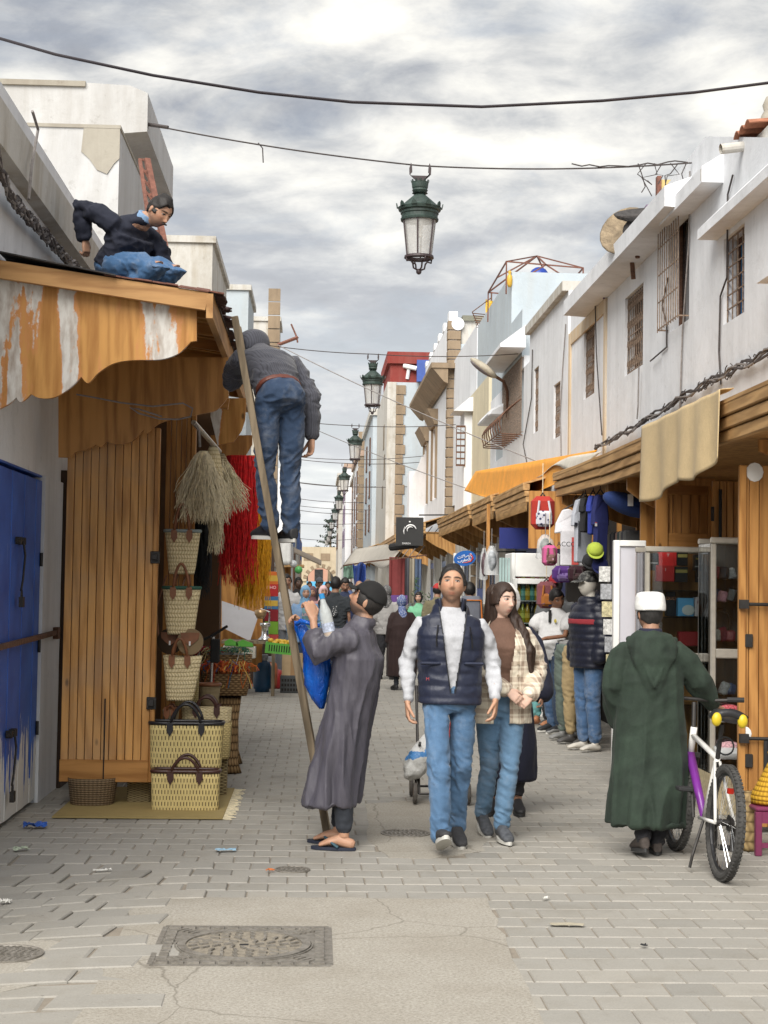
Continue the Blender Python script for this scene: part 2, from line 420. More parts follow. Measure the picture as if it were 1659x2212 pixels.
# woven palm, rush and wicker
def woven(name,c,dark,su=60.0,sv=40.0,kind='plait',var=0.25,bs=0.9):
 if name in MATS:return MATS[name]
 t=NT(name); uv=t.tc('UV'); co=t.tc('Object')
 s=t.sep(uv); u,v=s[0],s[1]
 if kind=='plait': # rows of slanting plaits
  row=t.math('MULTIPLY',v,sv)
  alt=t.math('PINGPONG',row,1.0)
  w=t.math('SINE',t.math('ADD',t.math('MULTIPLY',u,su*6.283),t.math('MULTIPLY',alt,4.0)))
  edge=t.math('POWER',t.math('ABSOLUTE',t.math('SINE',t.math('MULTIPLY',row,3.14159))),0.4)
  h=t.math('MULTIPLY',t.math('ADD',t.math('MULTIPLY',w,0.25),0.7),edge)
 elif kind=='coil': # stacked coils with stitches
  row=t.math('MULTIPLY',v,sv)
  edge=t.math('POWER',t.math('ABSOLUTE',t.math('SINE',t.math('MULTIPLY',row,3.14159))),0.6)
  w=t.math('SINE',t.math('MULTIPLY',u,su*6.283))
  h=t.math('MULTIPLY',t.math('ADD',t.math('MULTIPLY',w,0.2),0.75),edge)
 elif kind=='rush': # upright rushes, dark slits in offset rows
  a=t.math('SINE',t.math('MULTIPLY',u,su*6.283))
  row=t.math('MULTIPLY',v,sv)
  par=t.math('MULTIPLY',t.math('FLOOR',row),0.5)
  slit=t.math('POWER',t.math('ABSOLUTE',t.math('SINE',t.math('MULTIPLY',t.math('ADD',t.math('MULTIPLY',u,su*0.5),par),3.14159))),0.5)
  fr=t.math('FRACT',row)
  inrow=t.math('GREATER_THAN',t.math('SINE',t.math('MULTIPLY',fr,3.14159)),0.5)
  hole=t.math('MULTIPLY',t.math('LESS_THAN',slit,0.60),inrow)
  h=t.math('MULTIPLY',t.math('ADD',t.math('MULTIPLY',a,0.14),0.78),t.math('SUBTRACT',1.0,t.math('MULTIPLY',hole,0.93)))
 else: # wicker: over-under canes
  row=t.math('MULTIPLY',v,sv); par=t.math('MULTIPLY',t.math('FLOOR',row),3.14159)
  w=t.math('SINE',t.math('ADD',t.math('MULTIPLY',u,su*6.283),par))
  edge=t.math('POWER',t.math('ABSOLUTE',t.math('SINE',t.math('MULTIPLY',row,3.14159))),0.5)
  h=t.math('MULTIPLY',t.math('ADD',t.math('MULTIPLY',w,0.3),0.68),edge)
 k=t.ramp(h,[(0.15,dark),(0.55,tuple((a*2+b)/3 for a,b in zip(c,dark))),(0.9,c)])
 k=t.mix(var,k,t.ramp(t.noise(co,9,5,0.7),[(0.3,0.45),(0.7,1.1)]),'MULTIPLY')
 t.col(k).set(rough=0.75,spec=0.25); t.bump(h,bs,0.008); MATS[name]=t.m; return t.m
palm=woven('plaited palm leaf',(0.82,0.70,0.44),(0.44,0.34,0.17),26,11,'plait')
coil=woven('coiled palm',(0.50,0.40,0.24),(0.17,0.12,0.06),50,17,'coil')
coil_br=woven('brown rope coil',(0.27,0.19,0.11),(0.05,0.032,0.018),36,13,'coil')
rush=woven('woven yellow rush',(0.76,0.61,0.27),(0.05,0.032,0.016),110,8.0,'rush')
rush_f=woven('fine yellow rush',(0.62,0.50,0.24),(0.34,0.26,0.11),30,20,'wicker')
wicker=woven('brown wicker cane',(0.42,0.27,0.13),(0.07,0.038,0.017),22,10,'wicker')
leather=plain('tan leather',(0.20,0.075,0.030),0.5,0.25,12,0.2,120)
leather_b=plain('black leather',(0.014,0.013,0.016),0.38,0.2,12,0.2,120)
leather_d=plain('dark brown leather',(0.055,0.020,0.015),0.42,0.2,12,0.2,120)
straw=plain('pale straw',(0.76,0.67,0.47),0.8,0.3,30)

def mat_paver():
 t=NT('concrete paver'); co=t.tc()
 a=t.N.new('ShaderNodeAttribute'); a.attribute_name='tint'
 k=t.ramp(a.outputs['Fac'],[(0,(0.265,0.253,0.228)),(0.35,(0.325,0.310,0.278)),(0.7,(0.348,0.330,0.294)),(1,(0.39,0.365,0.318))])
 g=t.noise(co,120,3,0.7); d=t.noise(co,2.6,6,0.65,0.3); e=t.noise(co,12,5,0.7)
 k=t.mix(0.35,k,t.ramp(g,[(0.3,0.55),(0.7,1.15)]),'MULTIPLY')
 k=t.mix(t.ramp(d,[(0.50,0),(0.78,0.45)]),k,(0.20,0.175,0.135))
 k=t.mix(t.ramp(e,[(0.60,0),(0.72,0.28)]),k,(0.13,0.115,0.095))
 sp=t.vor(co,5.5); k=t.mix(t.ramp(sp,[(0.035,0.55),(0.05,0)]),k,(0.10,0.09,0.08)); bl=t.noise(co,0.7,5,0.65,.6); k=t.mix(t.ramp(bl,[(0.52,0),(0.75,0.35)]),k,(0.17,0.155,0.13))
 t.col(k).set(rough=t.ramp(d,[(0.3,0.62),(0.7,0.85)]),spec=0.35)
 b1=t.bump(e,0.25,0.006); t.bump(g,0.35,0.002,b1); return t.m
paver_m=mat_paver()
def mat_joint():
 t=NT('sandy joint dirt'); co=t.tc()
 t.col(t.ramp(t.noise(co,5,6,0.7),[(0.3,(0.20,0.172,0.138)),(0.7,(0.30,0.262,0.212))])).set(rough=0.95); t.bump(t.noise(co,60,4),0.5,0.006); return t.m
joint_m=mat_joint()
def mat_concrete():
 t=NT('worn concrete patch'); co=t.tc()
 g=t.noise(co,75,3,0.75); v=t.vor(co,95); d=t.noise(co,1.6,6,0.6); cr=t.vor(t.map(t.mix(0.12,co,t.noise(co,3,3,.6,0,1)),(1,1,1)),0.75,'DISTANCE_TO_EDGE')
 k=t.ramp(g,[(0.25,(0.22,0.20,0.165)),(0.5,(0.355,0.33,0.285)),(0.75,(0.46,0.43,0.375))])
 k=t.mix(t.ramp(v,[(0.10,0.55),(0.22,0)]),k,(0.14,0.12,0.095))
 k=t.mix(t.ramp(d,[(0.45,0),(0.7,0.45)]),k,(0.235,0.205,0.16))
 k=t.mix(t.ramp(cr,[(0.0,0.5),(0.004,0)]),k,(0.09,0.075,0.055))
 t.col(k).set(rough=0.9,spec=0.25); b=t.bump(g,0.5,0.004); t.bump(cr,0.0,0.004,b); return t.m
concrete_m=mat_concrete()
def mat_iron_cover():
 t=NT('worn cast iron'); co=t.tc()
 n=t.noise(co,22,5,0.7)
 t.col(t.ramp(n,[(0.3,(0.15,0.135,0.112)),(0.6,(0.27,0.25,0.22)),(0.8,(0.36,0.33,0.28))])).set(rough=0.6,metal=0.35); t.bump(t.noise(co,60,4),0.4,0.004); return t.m
cover_m=mat_iron_cover()
# ---------------------------------------------------------------- ground
def setting(name,mb,mats,parent=None,**k):
 o=mb.build(name,mats,parent,**k); o['kind']='structure'; return o
g=MB(); g.quad((-600,-40,-0.007),(600,-40,-0.007),(600,1500,-0.007),(-600,1500,-0.007))
ground=setting('ground',g,joint_m)
g=MB(); g.quad((-2.3,62,0.002),(4.5,62,0.002),(4.5,400,0.002),(-2.3,400,0.002))
far_pave=setting('far_pavement',g,paver_m)

# the concrete patches, outlines read off the ground plane
pA=[G(*p) for p in ((298,1943),(560,1938),(820,1941),(1052,1942),(1085,2020),(1128,2115),(1180,2240),(1240,2380),(60,2380),(150,2240),(205,2130),(232,2070),(262,2010))]
pB=[G(*p) for p in ((790,1737),(905,1729),(1010,1742),(1052,1790),(1043,1838),(930,1856),(838,1852),(795,1815))]
pC=[G(*p) for p in ((-60,2035),(70,2028),(135,2035),(112,2075),(95,2120),(-60,2160))]
def inside(x,y,poly):
 c=False; n=len(poly)
 for i in range(n):
  a,b=poly[i],poly[i-1]
  if (a.y>y) != (b.y>y) and x<(b.x-a.x)*(y-a.y)/(b.y-a.y)+a.x:c=not c
 return c
def patch(poly,z=0.002,name='concrete_patch'):
 rr=random.Random(3); pts=[]
 for i,a in enumerate(poly):
  b=poly[(i+1) % len(poly)]
  for k in range(5):
   q=a.lerp(b,k/5); j=0.016
   pts.append((q.x+rr.uniform(-j,j),q.y+rr.uniform(-j,j)))
 m=MB(); m.prism(pts,(0,0,z),(1,0,0),(0,1,0),(0,0,-0.034)); return setting(name,m,concrete_m)
patch(pA); patch(pB); patch(pC,0.0)

def sm(a,b,x):t=min(1,max(0,(x-a)/(b-a))); return t*t*(3-2*t)
def warp(x,y):
 w=sm(-0.55,-0.95,x)*sm(9.6,8.9,y)
 return x+0.16*(y-9.4)*w*0.9,y+0.42*(x+0.6)*w
PIT=0.212
pv=[]
row=0; y=4.9
rp=random.Random(11)
while y<62:
 x=-2.25+(PIT/2 if row % 2 else 0)+rp.uniform(-0.006,0.006)
 while x<4.4:
  wx,wy=warp(x+PIT/2,y+PIT/2)
  cs=[warp(x+a*PIT,y+b*PIT) for a,b in ((.15,.15),(.85,.15),(.85,.85),(.15,.85))]
  if not any(sum(inside(u,v,q) for u,v in cs)>2 for q in (pA,pB,pC)):pv.append((x,y))
  x += PIT
 y += PIT; row += 1
def paver_geo(x,y,r):
 gp=0.0038+r.uniform(0,0.0018); ch=0.005
 bad=sm(-0.3,-0.9,x)*sm(10.0,9.0,y); gx=0.0018+r.uniform(0,0.0012)+.003*bad
 hz=r.uniform(-0.0015,0.0015)+bad*r.uniform(-0.001,0.009)
 tx,ty=r.uniform(-1,1)*(0.006+0.018*bad),r.uniform(-1,1)*(0.006+0.018*bad)
 q=[]
 for dx,dy in ((gx,gp),(PIT-gx,gp),(PIT-gx,PIT-gp),(gx,PIT-gp)):
  j=0.0015+0.006*bad
  q.append((x+dx+r.uniform(-j,j),y+dy+r.uniform(-j,j)))
 cx,cy=x+PIT/2,y+PIT/2; vs=[]
 for lvl in range(3):
  for (a,b) in q:
   if lvl==2:a,b=a+(cx-a)*ch/0.1,b+(cy-b)*ch/0.1
   wx,wy=warp(a,b); z=hz+tx*(a-cx)+ty*(b-cy)
   vs.append((wx,wy,(-0.032,z-0.006,z)[lvl]))
 return vs
PF=[(0,1,5,4),(1,2,6,5),(2,3,7,6),(3,0,4,7),(4,5,9,8),(5,6,10,9),(6,7,11,10),(7,4,8,11),(8,9,10,11)]
def in_view(x,y):
 d=Vector((x,y,0))-cam_pos; a=d.dot(_f)
 return a>0 and abs(d.dot(_r)/a)<W0/2/F0*1.02 and d.dot(_u)/a>-H0/2/F0*1.03
vis=sorted([p for p in pv if in_view(p[0]+.1,p[1]+.15)],key=lambda p:p[1])
first=set(vis[:300])
def put_tint(me,vals):
 a=me.attributes.new('tint','FLOAT','FACE'); a.data.foreach_set('value',vals)
rp=random.Random(5); S=MB(); tv=[]
for (x,y) in pv:
 vs=paver_geo(x,y,rp); tn=min(1,max(0,rp.gauss(0.5,0.16)))
 if (x,y) in first:
  me=bpy.data.meshes.new('paver'); me.from_pydata(vs,[],PF); put_tint(me,[tn]*9); obj('paver',me,paver_m,ground)
 else:
  S.faces(vs,PF); tv += [tn]*9
me=S.mesh('paver'); put_tint(me,tv); o=obj('paver',me,paver_m,ground); o['kind']='stuff'

# cast-iron covers
def square_cover():
 a=[G(*p) for p in ((322,2087),(717,2088),(709,2003),(356,2003))]
 cx=sum(p.x for p in a)/4; cy=sum(p.y for p in a)/4; h=0.385
 t=thing('manhole_cover','square framed cast iron manhole cover set in the concrete patch','manhole cover',(cx,cy,0))
 m=MB(); M=Matrix.Translation((cx,cy,0))
 for s in (-1,1):
  m.box(-h,h,s*h-0.012,s*h+0.012,-0.02,0.0045,M); m.box(s*h-0.012,s*h+0.012,-h+0.0121,h-0.0121,-0.02,0.0045,M)
 m.box(-h+0.0121,h-0.0121,-h+0.0121,h-0.0121,-0.02,0.0025,M); m.build('frame',cover_m,t)
 rr=random.Random(2); m=MB()
 for i in range(11):
  u=-h+0.05+i*(2*h-0.1)/10
  for s in (-1,1):
   m.box(u-0.026,u+0.026,s*(h-0.045)-0.02,s*(h-0.045)+0.02,0,0.009+rr.uniform(0,.003),M)
   if abs(u)<h-0.1:m.box(s*(h-0.045)-0.02,s*(h-0.045)+0.02,u-0.026,u+0.026,0,0.009+rr.uniform(0,.003),M)
 for sx in (-1,1):
  for sy in (-1,1):
   for k in range(4):
    r0=0.335+k*0.030; a0=math.atan2(sy,sx)
    m.bar((cx+math.cos(a0-.07)*r0,cy+math.sin(a0-.07)*r0,0.005),(cx+math.cos(a0+.07)*r0,cy+math.sin(a0+.07)*r0,0.005),0.014,0.01)
 m.build('tread_stud',cover_m,t)
 m=MB(); m.lathe([(0.30,0.0),(0.30,0.012),(0.262,0.012),(0.262,0.004)],(cx,cy,0),56,cap=False)
 m.lathe([(0.312,0.0),(0.312,0.008),(0.305,0.008),(0.305,0.0)],(cx,cy,0),56,cap=False)
 lid=m.build('lid',cover_m,t); MB().lathe([(.262,.0045),(.001,.0045)],(cx,cy,0),40,cap=False).build('dirt_field',plain('packed grit',(.24,.21,.165),.9,.3,40,.5,80,.004),lid)
 m=MB()
 for ring,(r0,n) in enumerate(((0.07,8),(0.125,12),(0.18,18),(0.23,24))):
  for k in range(n):
   a=2*math.pi*(k+0.5*(ring % 2))/n; b=a+0.5
   p=Vector((cx+math.cos(a)*r0,cy+math.sin(a)*r0,0.008)); d=Vector((math.cos(b),math.sin(b),0))*0.021
   if rr.random()>0.12:m.bar(p-d,p+d,0.013,0.009)
 m.build('tread_rib',cover_m,lid)['kind']='stuff'
 MB().box(-0.02,0.02,-0.012,0.012,0.004,0.0066,M).build('key_hole',black_rub,lid)
square_cover()
def round_cover(px,py,r,label,sx=1.0):
 c=G(px,py); t=thing('drain_cover',label,'drain cover',c)
 z=0.004
 MB().lathe([(r,-0.01),(r,z+.004),(r*0.92,z+.005),(r*0.90,z),(0.001,z)],c,40).build('lid',cover_m,t)
 m=MB(); k=-r
 while k<r*0.85:
  w=math.sqrt(max(0,(r*0.86)**2-k*k)); j=-w
  while j<w:
   m.bar((c.x+j,c.y+k,z+.001),(c.x+j+.012,c.y+k+0.012,z+.001),0.006,0.006); j += 0.028
  k += 0.026
 m.build('tread_rib',cover_m,t)['kind']='stuff'
round_cover(876,1801,0.165,'round worn iron cover in the small concrete patch behind the sandalled man')
round_cover(632,1880,0.10,'small round cover flush with the pavers in front of the ladder')
round_cover(14,2062,0.16,'round gritty cover in the broken corner below the blue door')
# ---------------------------------------------------------------- buildings
def wall_x(mb,X,side,prof,z0,wins=(),thick=0.22):
 """street wall in the plane x = X with real openings; prof: [(y, ztop)...] in order of y"""
 ys=sorted(set([p[0] for p in prof]+[w for q in wins for w in q[:2]]))
 def top(y):
  for (a,za),(b,zb) in zip(prof,prof[1:]):
   if a <= y <= b:return za+(zb-za)*(y-a)/max(1e-6,b-a)
  return prof[-1][1]
 for a,b in zip(ys,ys[1:]):
  if b-a<1e-4:continue
  cuts=sorted([(q[2],q[3]) for q in wins if q[0] <= a+1e-5 and q[1] >= b-1e-5]); z=z0
  segs=[]
  for c0,c1 in cuts:segs.append((z,c0)); z=c1
  segs.append((z,None))
  for s0,s1 in segs:
   ta,tb=(top(a+1e-6),top(b-1e-6)) if s1 is None else (s1,s1)
   pl=[(a,s0),(b,s0),(b,tb),(a,ta)]
   mb.prism(pl,(X,0,0),(0,1,0),(0,0,1),(side*thick,0,0))
def window(parent,X,side,w,style='bars',depth=0.16,frame_m=None,pane_m=None,out=0.0):
 y0,y1,z0,z1=w; xp=X+side*depth
 m=MB(); fm=frame_m or MATS['rusty iron']; fw=0.045
 for a in (y0,y1-fw):m.box(min(xp,xp-side*.03),max(xp,xp-side*.03),a,a+fw,z0,z1)
 for a in (z0,z1-fw):m.box(min(xp,xp-side*.03),max(xp,xp-side*.03),y0+fw,y1-fw,a,a+fw)
 win=m.build('window',fm,parent)
 m=MB(); m.quad((xp+side*.004,y0,z0),(xp+side*.004,y1,z0),(xp+side*.004,y1,z1),(xp+side*.004,y0,z1)); m.build('pane',pane_m or pane,win)
 gx=X+side*0.04-side*out; g=MB(); r=0.0065; hy=y1-y0; hz=z1-z0
 if style in ('bars','scroll','cage'):
  n=max(3,int(hy/0.115))
  for i in range(n+1):
   a=y0+0.015+(hy-0.03)*i/n; g.cyl((gx,a,z0+.01),(gx,a,z1-.01),r,n=5)
  for k in range(5 if style=='cage' else 3):
   z=z0+0.04+(hz-0.08)*k/(4 if style=='cage' else 2); g.bar((gx,y0,z),(gx,y1,z),0.008,0.014)
  if style=='scroll':
   for i in range(n):
    for kk in range(4):
     cy=y0+hy*(i+.5)/n; cz=z0+hz*(kk+.5)/4; rr=min(hy/n*0.45,.07)
     pts=[(gx-side*.006,cy+math.cos(t)*rr*(1-t/9.5),cz+math.sin(t)*rr*1.7*(1-t/9.5)) for t in [j*0.75 for j in range(11)]]
     g.tube(pts,0.0055,4)
  if out:
   for a in (y0+.015,y1-.015):
    for z in (z0+.04,z1-.04):g.bar((gx,a,z),(X,a,z),0.016)
 elif style=='grid':
  for i in range(5):a=y0+.01+(hy-.02)*i/4; g.bar((gx,a,z0),(gx,a,z1),0.012)
  for k in range(7):z=z0+.01+(hz-.02)*k/6; g.bar((gx,y0,z),(gx,y1,z),0.012)
 if g.v:g.build('grille',grille_m,win)
 return win
def rect(px0,px1,py0,py1,X):
 a=PX(px0,(py0+py1)/2,X); b=PX(px1,(py0+py1)/2,X); y0,y1=sorted((a.y,b.y)); mid=(px0+px1)/2
 return (y0,y1,PX(mid,py1,X).z,PX(mid,py0,X).z)
XR=4.0
def YR(px,X=XR):return PX(px,1100,X).y
def ZR(px,py,X=XR):return PX(px,py,X).z

def right_houses():
 # --- house with the cracked gable, nearest on the right
 t=thing('white_house','whitewashed house with cracked gable and two barred upper windows','house',(XR,14,0))
 w1=rect(1563,1608,500,688,XR); w2=rect(1443,1489,452,705,XR)
 yA0,yA1=7.5,YR(1427)
 zt=ZR(1520,300)
 prof=[(yA0,3.9),(YR(1659),ZR(1659,300)),(YR(1520),zt),(yA1,zt-0.05)]
 m=MB(); wall_x(m,XR,1,prof,2.2,[w1,w2]); m.build('wall',pl_white,t)
 m=MB(); m.prism([(yA0,0),(yA1,0),(yA1,5.6),(yA0,4.2)],(XR+0.9,0,0),(0,1,0),(0,0,1),(4,0,0)); m.build('rear_wall',pl_white,t)
 m=MB(); m.box(XR+.22,XR+2.5,yA1-0.2,yA1,2.2,zt-0.4); m.build('side_wall',pl_white,t)
 window(t,XR,1,w1,'grid',pane_m=plain('blue shutter paint',(0.03,0.16,0.36),0.5,0.3,3))
 window(t,XR,1,w2,'cage',out=0.16)
 m=MB(); z=5.17; y0,y1=YR(1665,3.8),YR(1503,3.8)
 m.prism([(0,z),(-0.2,z),(-0.2,z+0.10),(0,z+0.30)],(XR,y0,0),(1,0,0),(0,0,1),(0,y1-y0,0)); m.build('ledge',pl_white,t)
 m=MB(); y0,y1=YR(1516,3.8),YR(1424,3.8); z=ZR(1470,445,3.8)
 m.prism([(0,z),(-0.22,z),(-0.22,z+0.16),(0,z+0.30)],(XR,y0,0),(1,0,0),(0,0,1),(0,y1-y0,0)); m.build('cornice',pl_white,t)
 m=MB(); a=YR(1514,3.8); m.prism([(-.222,.02),(-.10,0),(-.03,.06),(-.05,.2),(-.14,.17),(-.222,.14)],(XR,a-.004,z),(1,0,0),(0,0,1),(0,.012,0)); m.build('broken_plaster',pl_grey,t)
 m=MB(); m.box(XR-.18,XR,YR(1665,3.8),YR(1627,3.8),ZR(1640,605,3.8),ZR(1640,580,3.8)); m.build('ledge',pl_white,t)
 m=MB(); p=PX(1605,318,XR); m.tube([p+V(.1,0,.02),p+V(-.22,-.02,-.03)],0.05,12,cap=False); m.tube([p+V(.1,0,.02),p+V(-.215,-.02,-.03)],0.042,12,cap=False)
 pp=m.build('drain_pipe',pl_warm,t)
 MB().lathe([(0.041,0),(0.001,0)],(0,0,0),12,M=Matrix.Translation(p+V(-.1,-.01,-.012)) @ Matrix.Rotation(math.pi/2,4,'Y'),cap=False).build('pipe_bore',dark_in,pp)
 tl=plain('terracotta tile',(0.36,0.15,0.085),0.85,0.3,14,0.3,60)
 roof=MB(); roof.box(XR+.1,XR+2.2,9.0,YR(1590)-0.1,ZR(1620,300)-.3,ZR(1620,300)+.06); ro=roof.build('roof',pl_warm,t)
 for r in range(2):
  for i in range(3):
   y=YR(1600)+0.05-i*0.19; z=ZR(1600,297)+0.05+0.06*r; x=XR-0.05+r*0.28
   m=MB(); m.grid(lambda u,v:V(x+u*0.5,y-0.1+v*0.19,z-.05+math.sin(v*math.pi)*0.05+u*0.05),2,6); m.build('roof_tile',tl,ro,solid=0.012)
 # --- house with long cornice
 t=thing('white_house','whitewashed house with a long cornice and two scrolled window grilles','house',(XR,22,0))
 yB0,yB1=yA1,YR(1224); w3=rect(1345,1384,628,800,XR); w4=rect(1257,1280,704,856,XR)
 zc=5.72
 m=MB(); wall_x(m,XR+.03,1,[(yB0,zc+.4),(yB1,zc+.4)],2.2,[w3,w4]); m.build('wall',pl_white,t)
 m=MB(); m.box(XR+.9,XR+5,yB0,yB1,0,zc+0.2); m.box(XR+.25,XR+.899,yB0+.01,yB1-.01,2.9,zc+.19); m.build('rear_wall',pl_white,t)
 window(t,XR+.03,1,w3,'scroll'); window(t,XR+.03,1,w4,'scroll')
 m=MB(); m.prism([(0,zc),(-0.36,zc+.02),(-0.36,zc+0.24),(-.04,zc+0.36),(0,zc+.36)],(XR+.03,YR(1429,3.66),0),(1,0,0),(0,0,1),(0,YR(1212,3.66)-YR(1429,3.66),0)); m.build('cornice',pl_white,t)
 ochre=plaster('ochre painted strip',(0.60,0.46,0.30),(0.7,0.68,0.62),0.6)
 for px in (1302,1226):m=MB(); y=YR(px); m.box(XR+.0,XR+.035,y-0.07,y+0.07,2.9,zc-.01); m.build('painted_strip',ochre,t)
 m=MB(); m.box(XR+.004,XR+.035,YR(1300),YR(1228),zc-0.20,zc-0.005); m.build('painted_strip',ochre,t)
 # --- house with caged window and hood
 t=thing('white_house','whitewashed house with a bulging rusty window cage under a hood','house',(XR,30,0))
 yC0,yC1=yB1,YR(1053); wb=[rect(1196,1210,828,945,XR),rect(1153,1163,795,933,XR),rect(1089,1131,792,952,XR),rect(1070,1086,925,992,XR)]
 z1=ZR(1190,672); m=MB(); wall_x(m,XR,1,[(yC0,z1),(YR(1141),z1+.1),(YR(1141)+.02,z1-0.5),(yC1,z1-0.5)],2.2,wb); m.build('wall',pl_white,t)
 m=MB(); m.box(XR+.9,XR+5,yC0+.01,yC1,0,z1-.3); m.build('rear_wall',pl_white,t)
 m=MB(); m.box(XR-.10,XR+.3,yC0+.02,YR(1141),z1,z1+.16); m.build('coping',pl_warm,t)
 for w in wb[:2]:window(t,XR,1,w,'scroll')
 window(t,XR,1,wb[3],'grid')
 wn=window(t,XR,1,wb[2],'bars',out=0.08)
 m=MB(); y0,y1,za,zb=wb[2]
 for i in range(9):
  y=y0+(y1-y0)*i/8; pts=[]
  for k in range(9):
   u=k/8; z=za+0.72*(zb-za)*(1-u)*0.62; bul=0.42*math.sin(min(1,u*1.15)*math.pi*0.62)
   pts.append((XR-.05-bul,y,z))
  pts.append((XR-.02,y,za-.02)); m.tube(pts,0.013,4)
 for u in (0.3,0.6,0.95):z=za+0.72*(zb-za)*(1-u)*0.62; b=0.42*math.sin(min(1,u*1.15)*math.pi*0.62); m.bar((XR-.05-b,y0,z),(XR-.05-b,y1,z),0.02)
 m.build('belly_grille',rust,wn)
 m=MB(); z=zb+.12; m.prism([(0,z),(-0.5,z),(-0.5,z+.07),(0,z+0.45)],(XR,y0-.25,0),(1,0,0),(0,0,1),(0,y1-y0+.5,0)); m.build('window_hood',pl_white,t)
 y0,y1,za,zb=wb[3]; m=MB(); m.prism([(0,zb+.15),(-0.4,zb+.15),(-.3,zb+.3),(0,zb+.45)],(XR,y0-.4,0),(1,0,0),(0,0,1),(0,y1-y0+.8,0)); m.build('window_hood',pl_white,t,bevel=0.04)
 # --- roof terrace with iron pergola
 t=thing('roof_terrace_house','pale blue rooftop house carrying a thin iron pergola frame','house',(4.4,33,0))
 zt=P(1140,588,33).z
 m=MB(); m.box(4.02,9,33,40,4,zt); m.box(4.02,6.0,31.2,32.99,4,zt-1.1); m.build('wall',pl_blue,t)
 m=MB(); q=zt+.30; y0=33.5; xs=(4.1,5.5); mid=P(1160,553,35)
 for a,b in (((3.95,33.4,zt-.4),(3.95,33.4,q)),((5.6,33.4,zt-.1),(5.6,33.4,q-.1)),((3.95,37,zt-.4),(3.95,37,q)),((5.6,37,zt),(5.6,37,q-.1)),
    ((3.95,33.4,q),(5.6,33.4,q-.1)),((3.95,37,q),(5.6,37,q-.1)),((3.95,33.4,q),(3.95,37,q)),((5.6,33.4,q-.1),(5.6,37,q-.1)),
    ((3.95,33.4,q),tuple(mid)),((5.6,33.4,q-.1),tuple(mid)),((3.95,37,q),tuple(mid)),((5.6,37,q-.1),tuple(mid)),((4.8,33.4,q-.05),tuple(mid)),((3.95,35.2,q),tuple(mid)),((4.4,33.4,zt),(4.8,33.4,q-.05)),((5.2,33.4,zt),(4.8,33.4,q-.05))):
  m.bar(a,b,0.028)
 pg=m.build('pergola',rust_red,t)
 m=MB(); m.ellips(mid+V(.05,0,-.45),(.22,.22,.2)); m.build('water_tank',plain('deep blue plastic',(0.02,0.06,0.35),0.4),t,smooth=True)
 m=MB(); c=P(1101,603,33); m.lathe([(.03,-.17),(.055,-.11),(.06,0),(.05,.07),(.02,.11),(.04,.14),(.02,.18)],c,12); m.build('lantern',plain('yellow lantern',(.6,.36,.04),.5),t,smooth=True)
 m=MB(); c=P(1045,690,40)
 m.box(4.0,9,40.0,47,4,P(1045,700,40).z); m.build('rear_wall',pl_white,t)
 # aerial shelf / wire rack on that roof
 t=thing('wire_rack','bent wire drying rack with yellow cloth on the roof edge','rack',P(1050,690,40))
 m=MB(); a=P(1020,674,40); b=P(1062,690,40)
 for k in range(7):z=a.z-.03-.06*k; m.cyl((a.x+.02*k,40,z),(b.x,40.1,z-.02),.012,n=4)
 m.cyl((b.x,40.1,b.z-.15),(b.x,40.1,a.z+.55),.02,n=5); m.cyl((a.x,40,a.z),(b.x,40.1,a.z+.4),.012,n=4); m.cyl((a.x+.2,40,b.z-.25),(a.x,40,a.z),.012,n=4)
 m.build('wire',rust,t)
 m=MB(); m.grid(lambda u,v:V(b.x-.15+u*.3,40.05+.05*math.sin(9*u+v*4),a.z+.35-v*.4-.1*u),6,6); m.build('cloth',plain('yellow rag',(.6,.38,.05),.8),t,solid=.01)
 # --- stone-quoined tall house
 t=thing('quoined_house','tall white house with brown stone quoins and cornice','house',(3.9,46,0))
 XD=3.85; yD=YR(966,XD); yD2=YR(915,XD); zq=P(960,692,yD).z
 wd=[rect(935,943,925,1078,XD),rect(917,924,960,1090,XD)]
 m=MB(); wall_x(m,XD,1,[(yD,zq),(yD2,zq)],0,wd); m.build('wall',pl_white,t)
 m=MB(); zf=P(1100,745,yD).z; m.box(XD+.22,XD+6,yD+.0,yD2,0,zf-.001); m.build('side_wall',pl_blue,t)
 for w in wd:window(t,XD,1,w,'none',frame_m=eave_wood_z,pane_m=eave_wood_z)
 for i in range(6):y=yD+.3+i*(yD2-yD-.6)/5; MB().box(XD-.02,XD+.24,y-.28,y+.28,zq,zq+0.28-.02*i).build('merlon',pl_white,t)
 n=22; zb=3.1
 for i in range(n):
  z0=zb+(zq-zb)*i/n; z1=zb+(zq-zb)*(i+1)/n; wv=0.30 if i % 2 else 0.36
  MB().box(XD-.05,XD+.34+.0*wv,yD-.05,yD+wv*1.1,z0+.012,z1-.012).build('quoin',stone,t,bevel=0.012)
 zc=P(935,800,yD+1).z
 m=MB(); m.prism([(0,zc-.55),(-.12,zc-.5),(-.5,zc-.06),(-.5,zc+.06),(0,zc+.06)],(XD-.051,yD-.3,0),(1,0,0),(0,0,1),(0,yD2-yD+.6,0)); m.box(XD-.55,XD+.55,yD-.34,yD-.052,zc-.1,zc+.05); m.build('stone_cornice',stone,t)
 for w in wd:
  m=MB(); m.prism([(0,w[3]),(-.1,w[3]),(-.35,w[3]+.5),(0,w[3]+.5)],(XD-.002,w[0]-.35,0),(1,0,0),(0,0,1),(0,w[1]-w[0]+.7,0)); m.build('window_hood',stone,t)
  MB().box(XD-.06,XD+.02,w[0]-.25,w[0]-.02,w[2],w[3]-.01).build('window_jamb',stone,t); MB().box(XD-.06,XD+.02,w[1]+.02,w[1]+.25,w[2],w[3]-.01).build('window_jamb',stone,t)
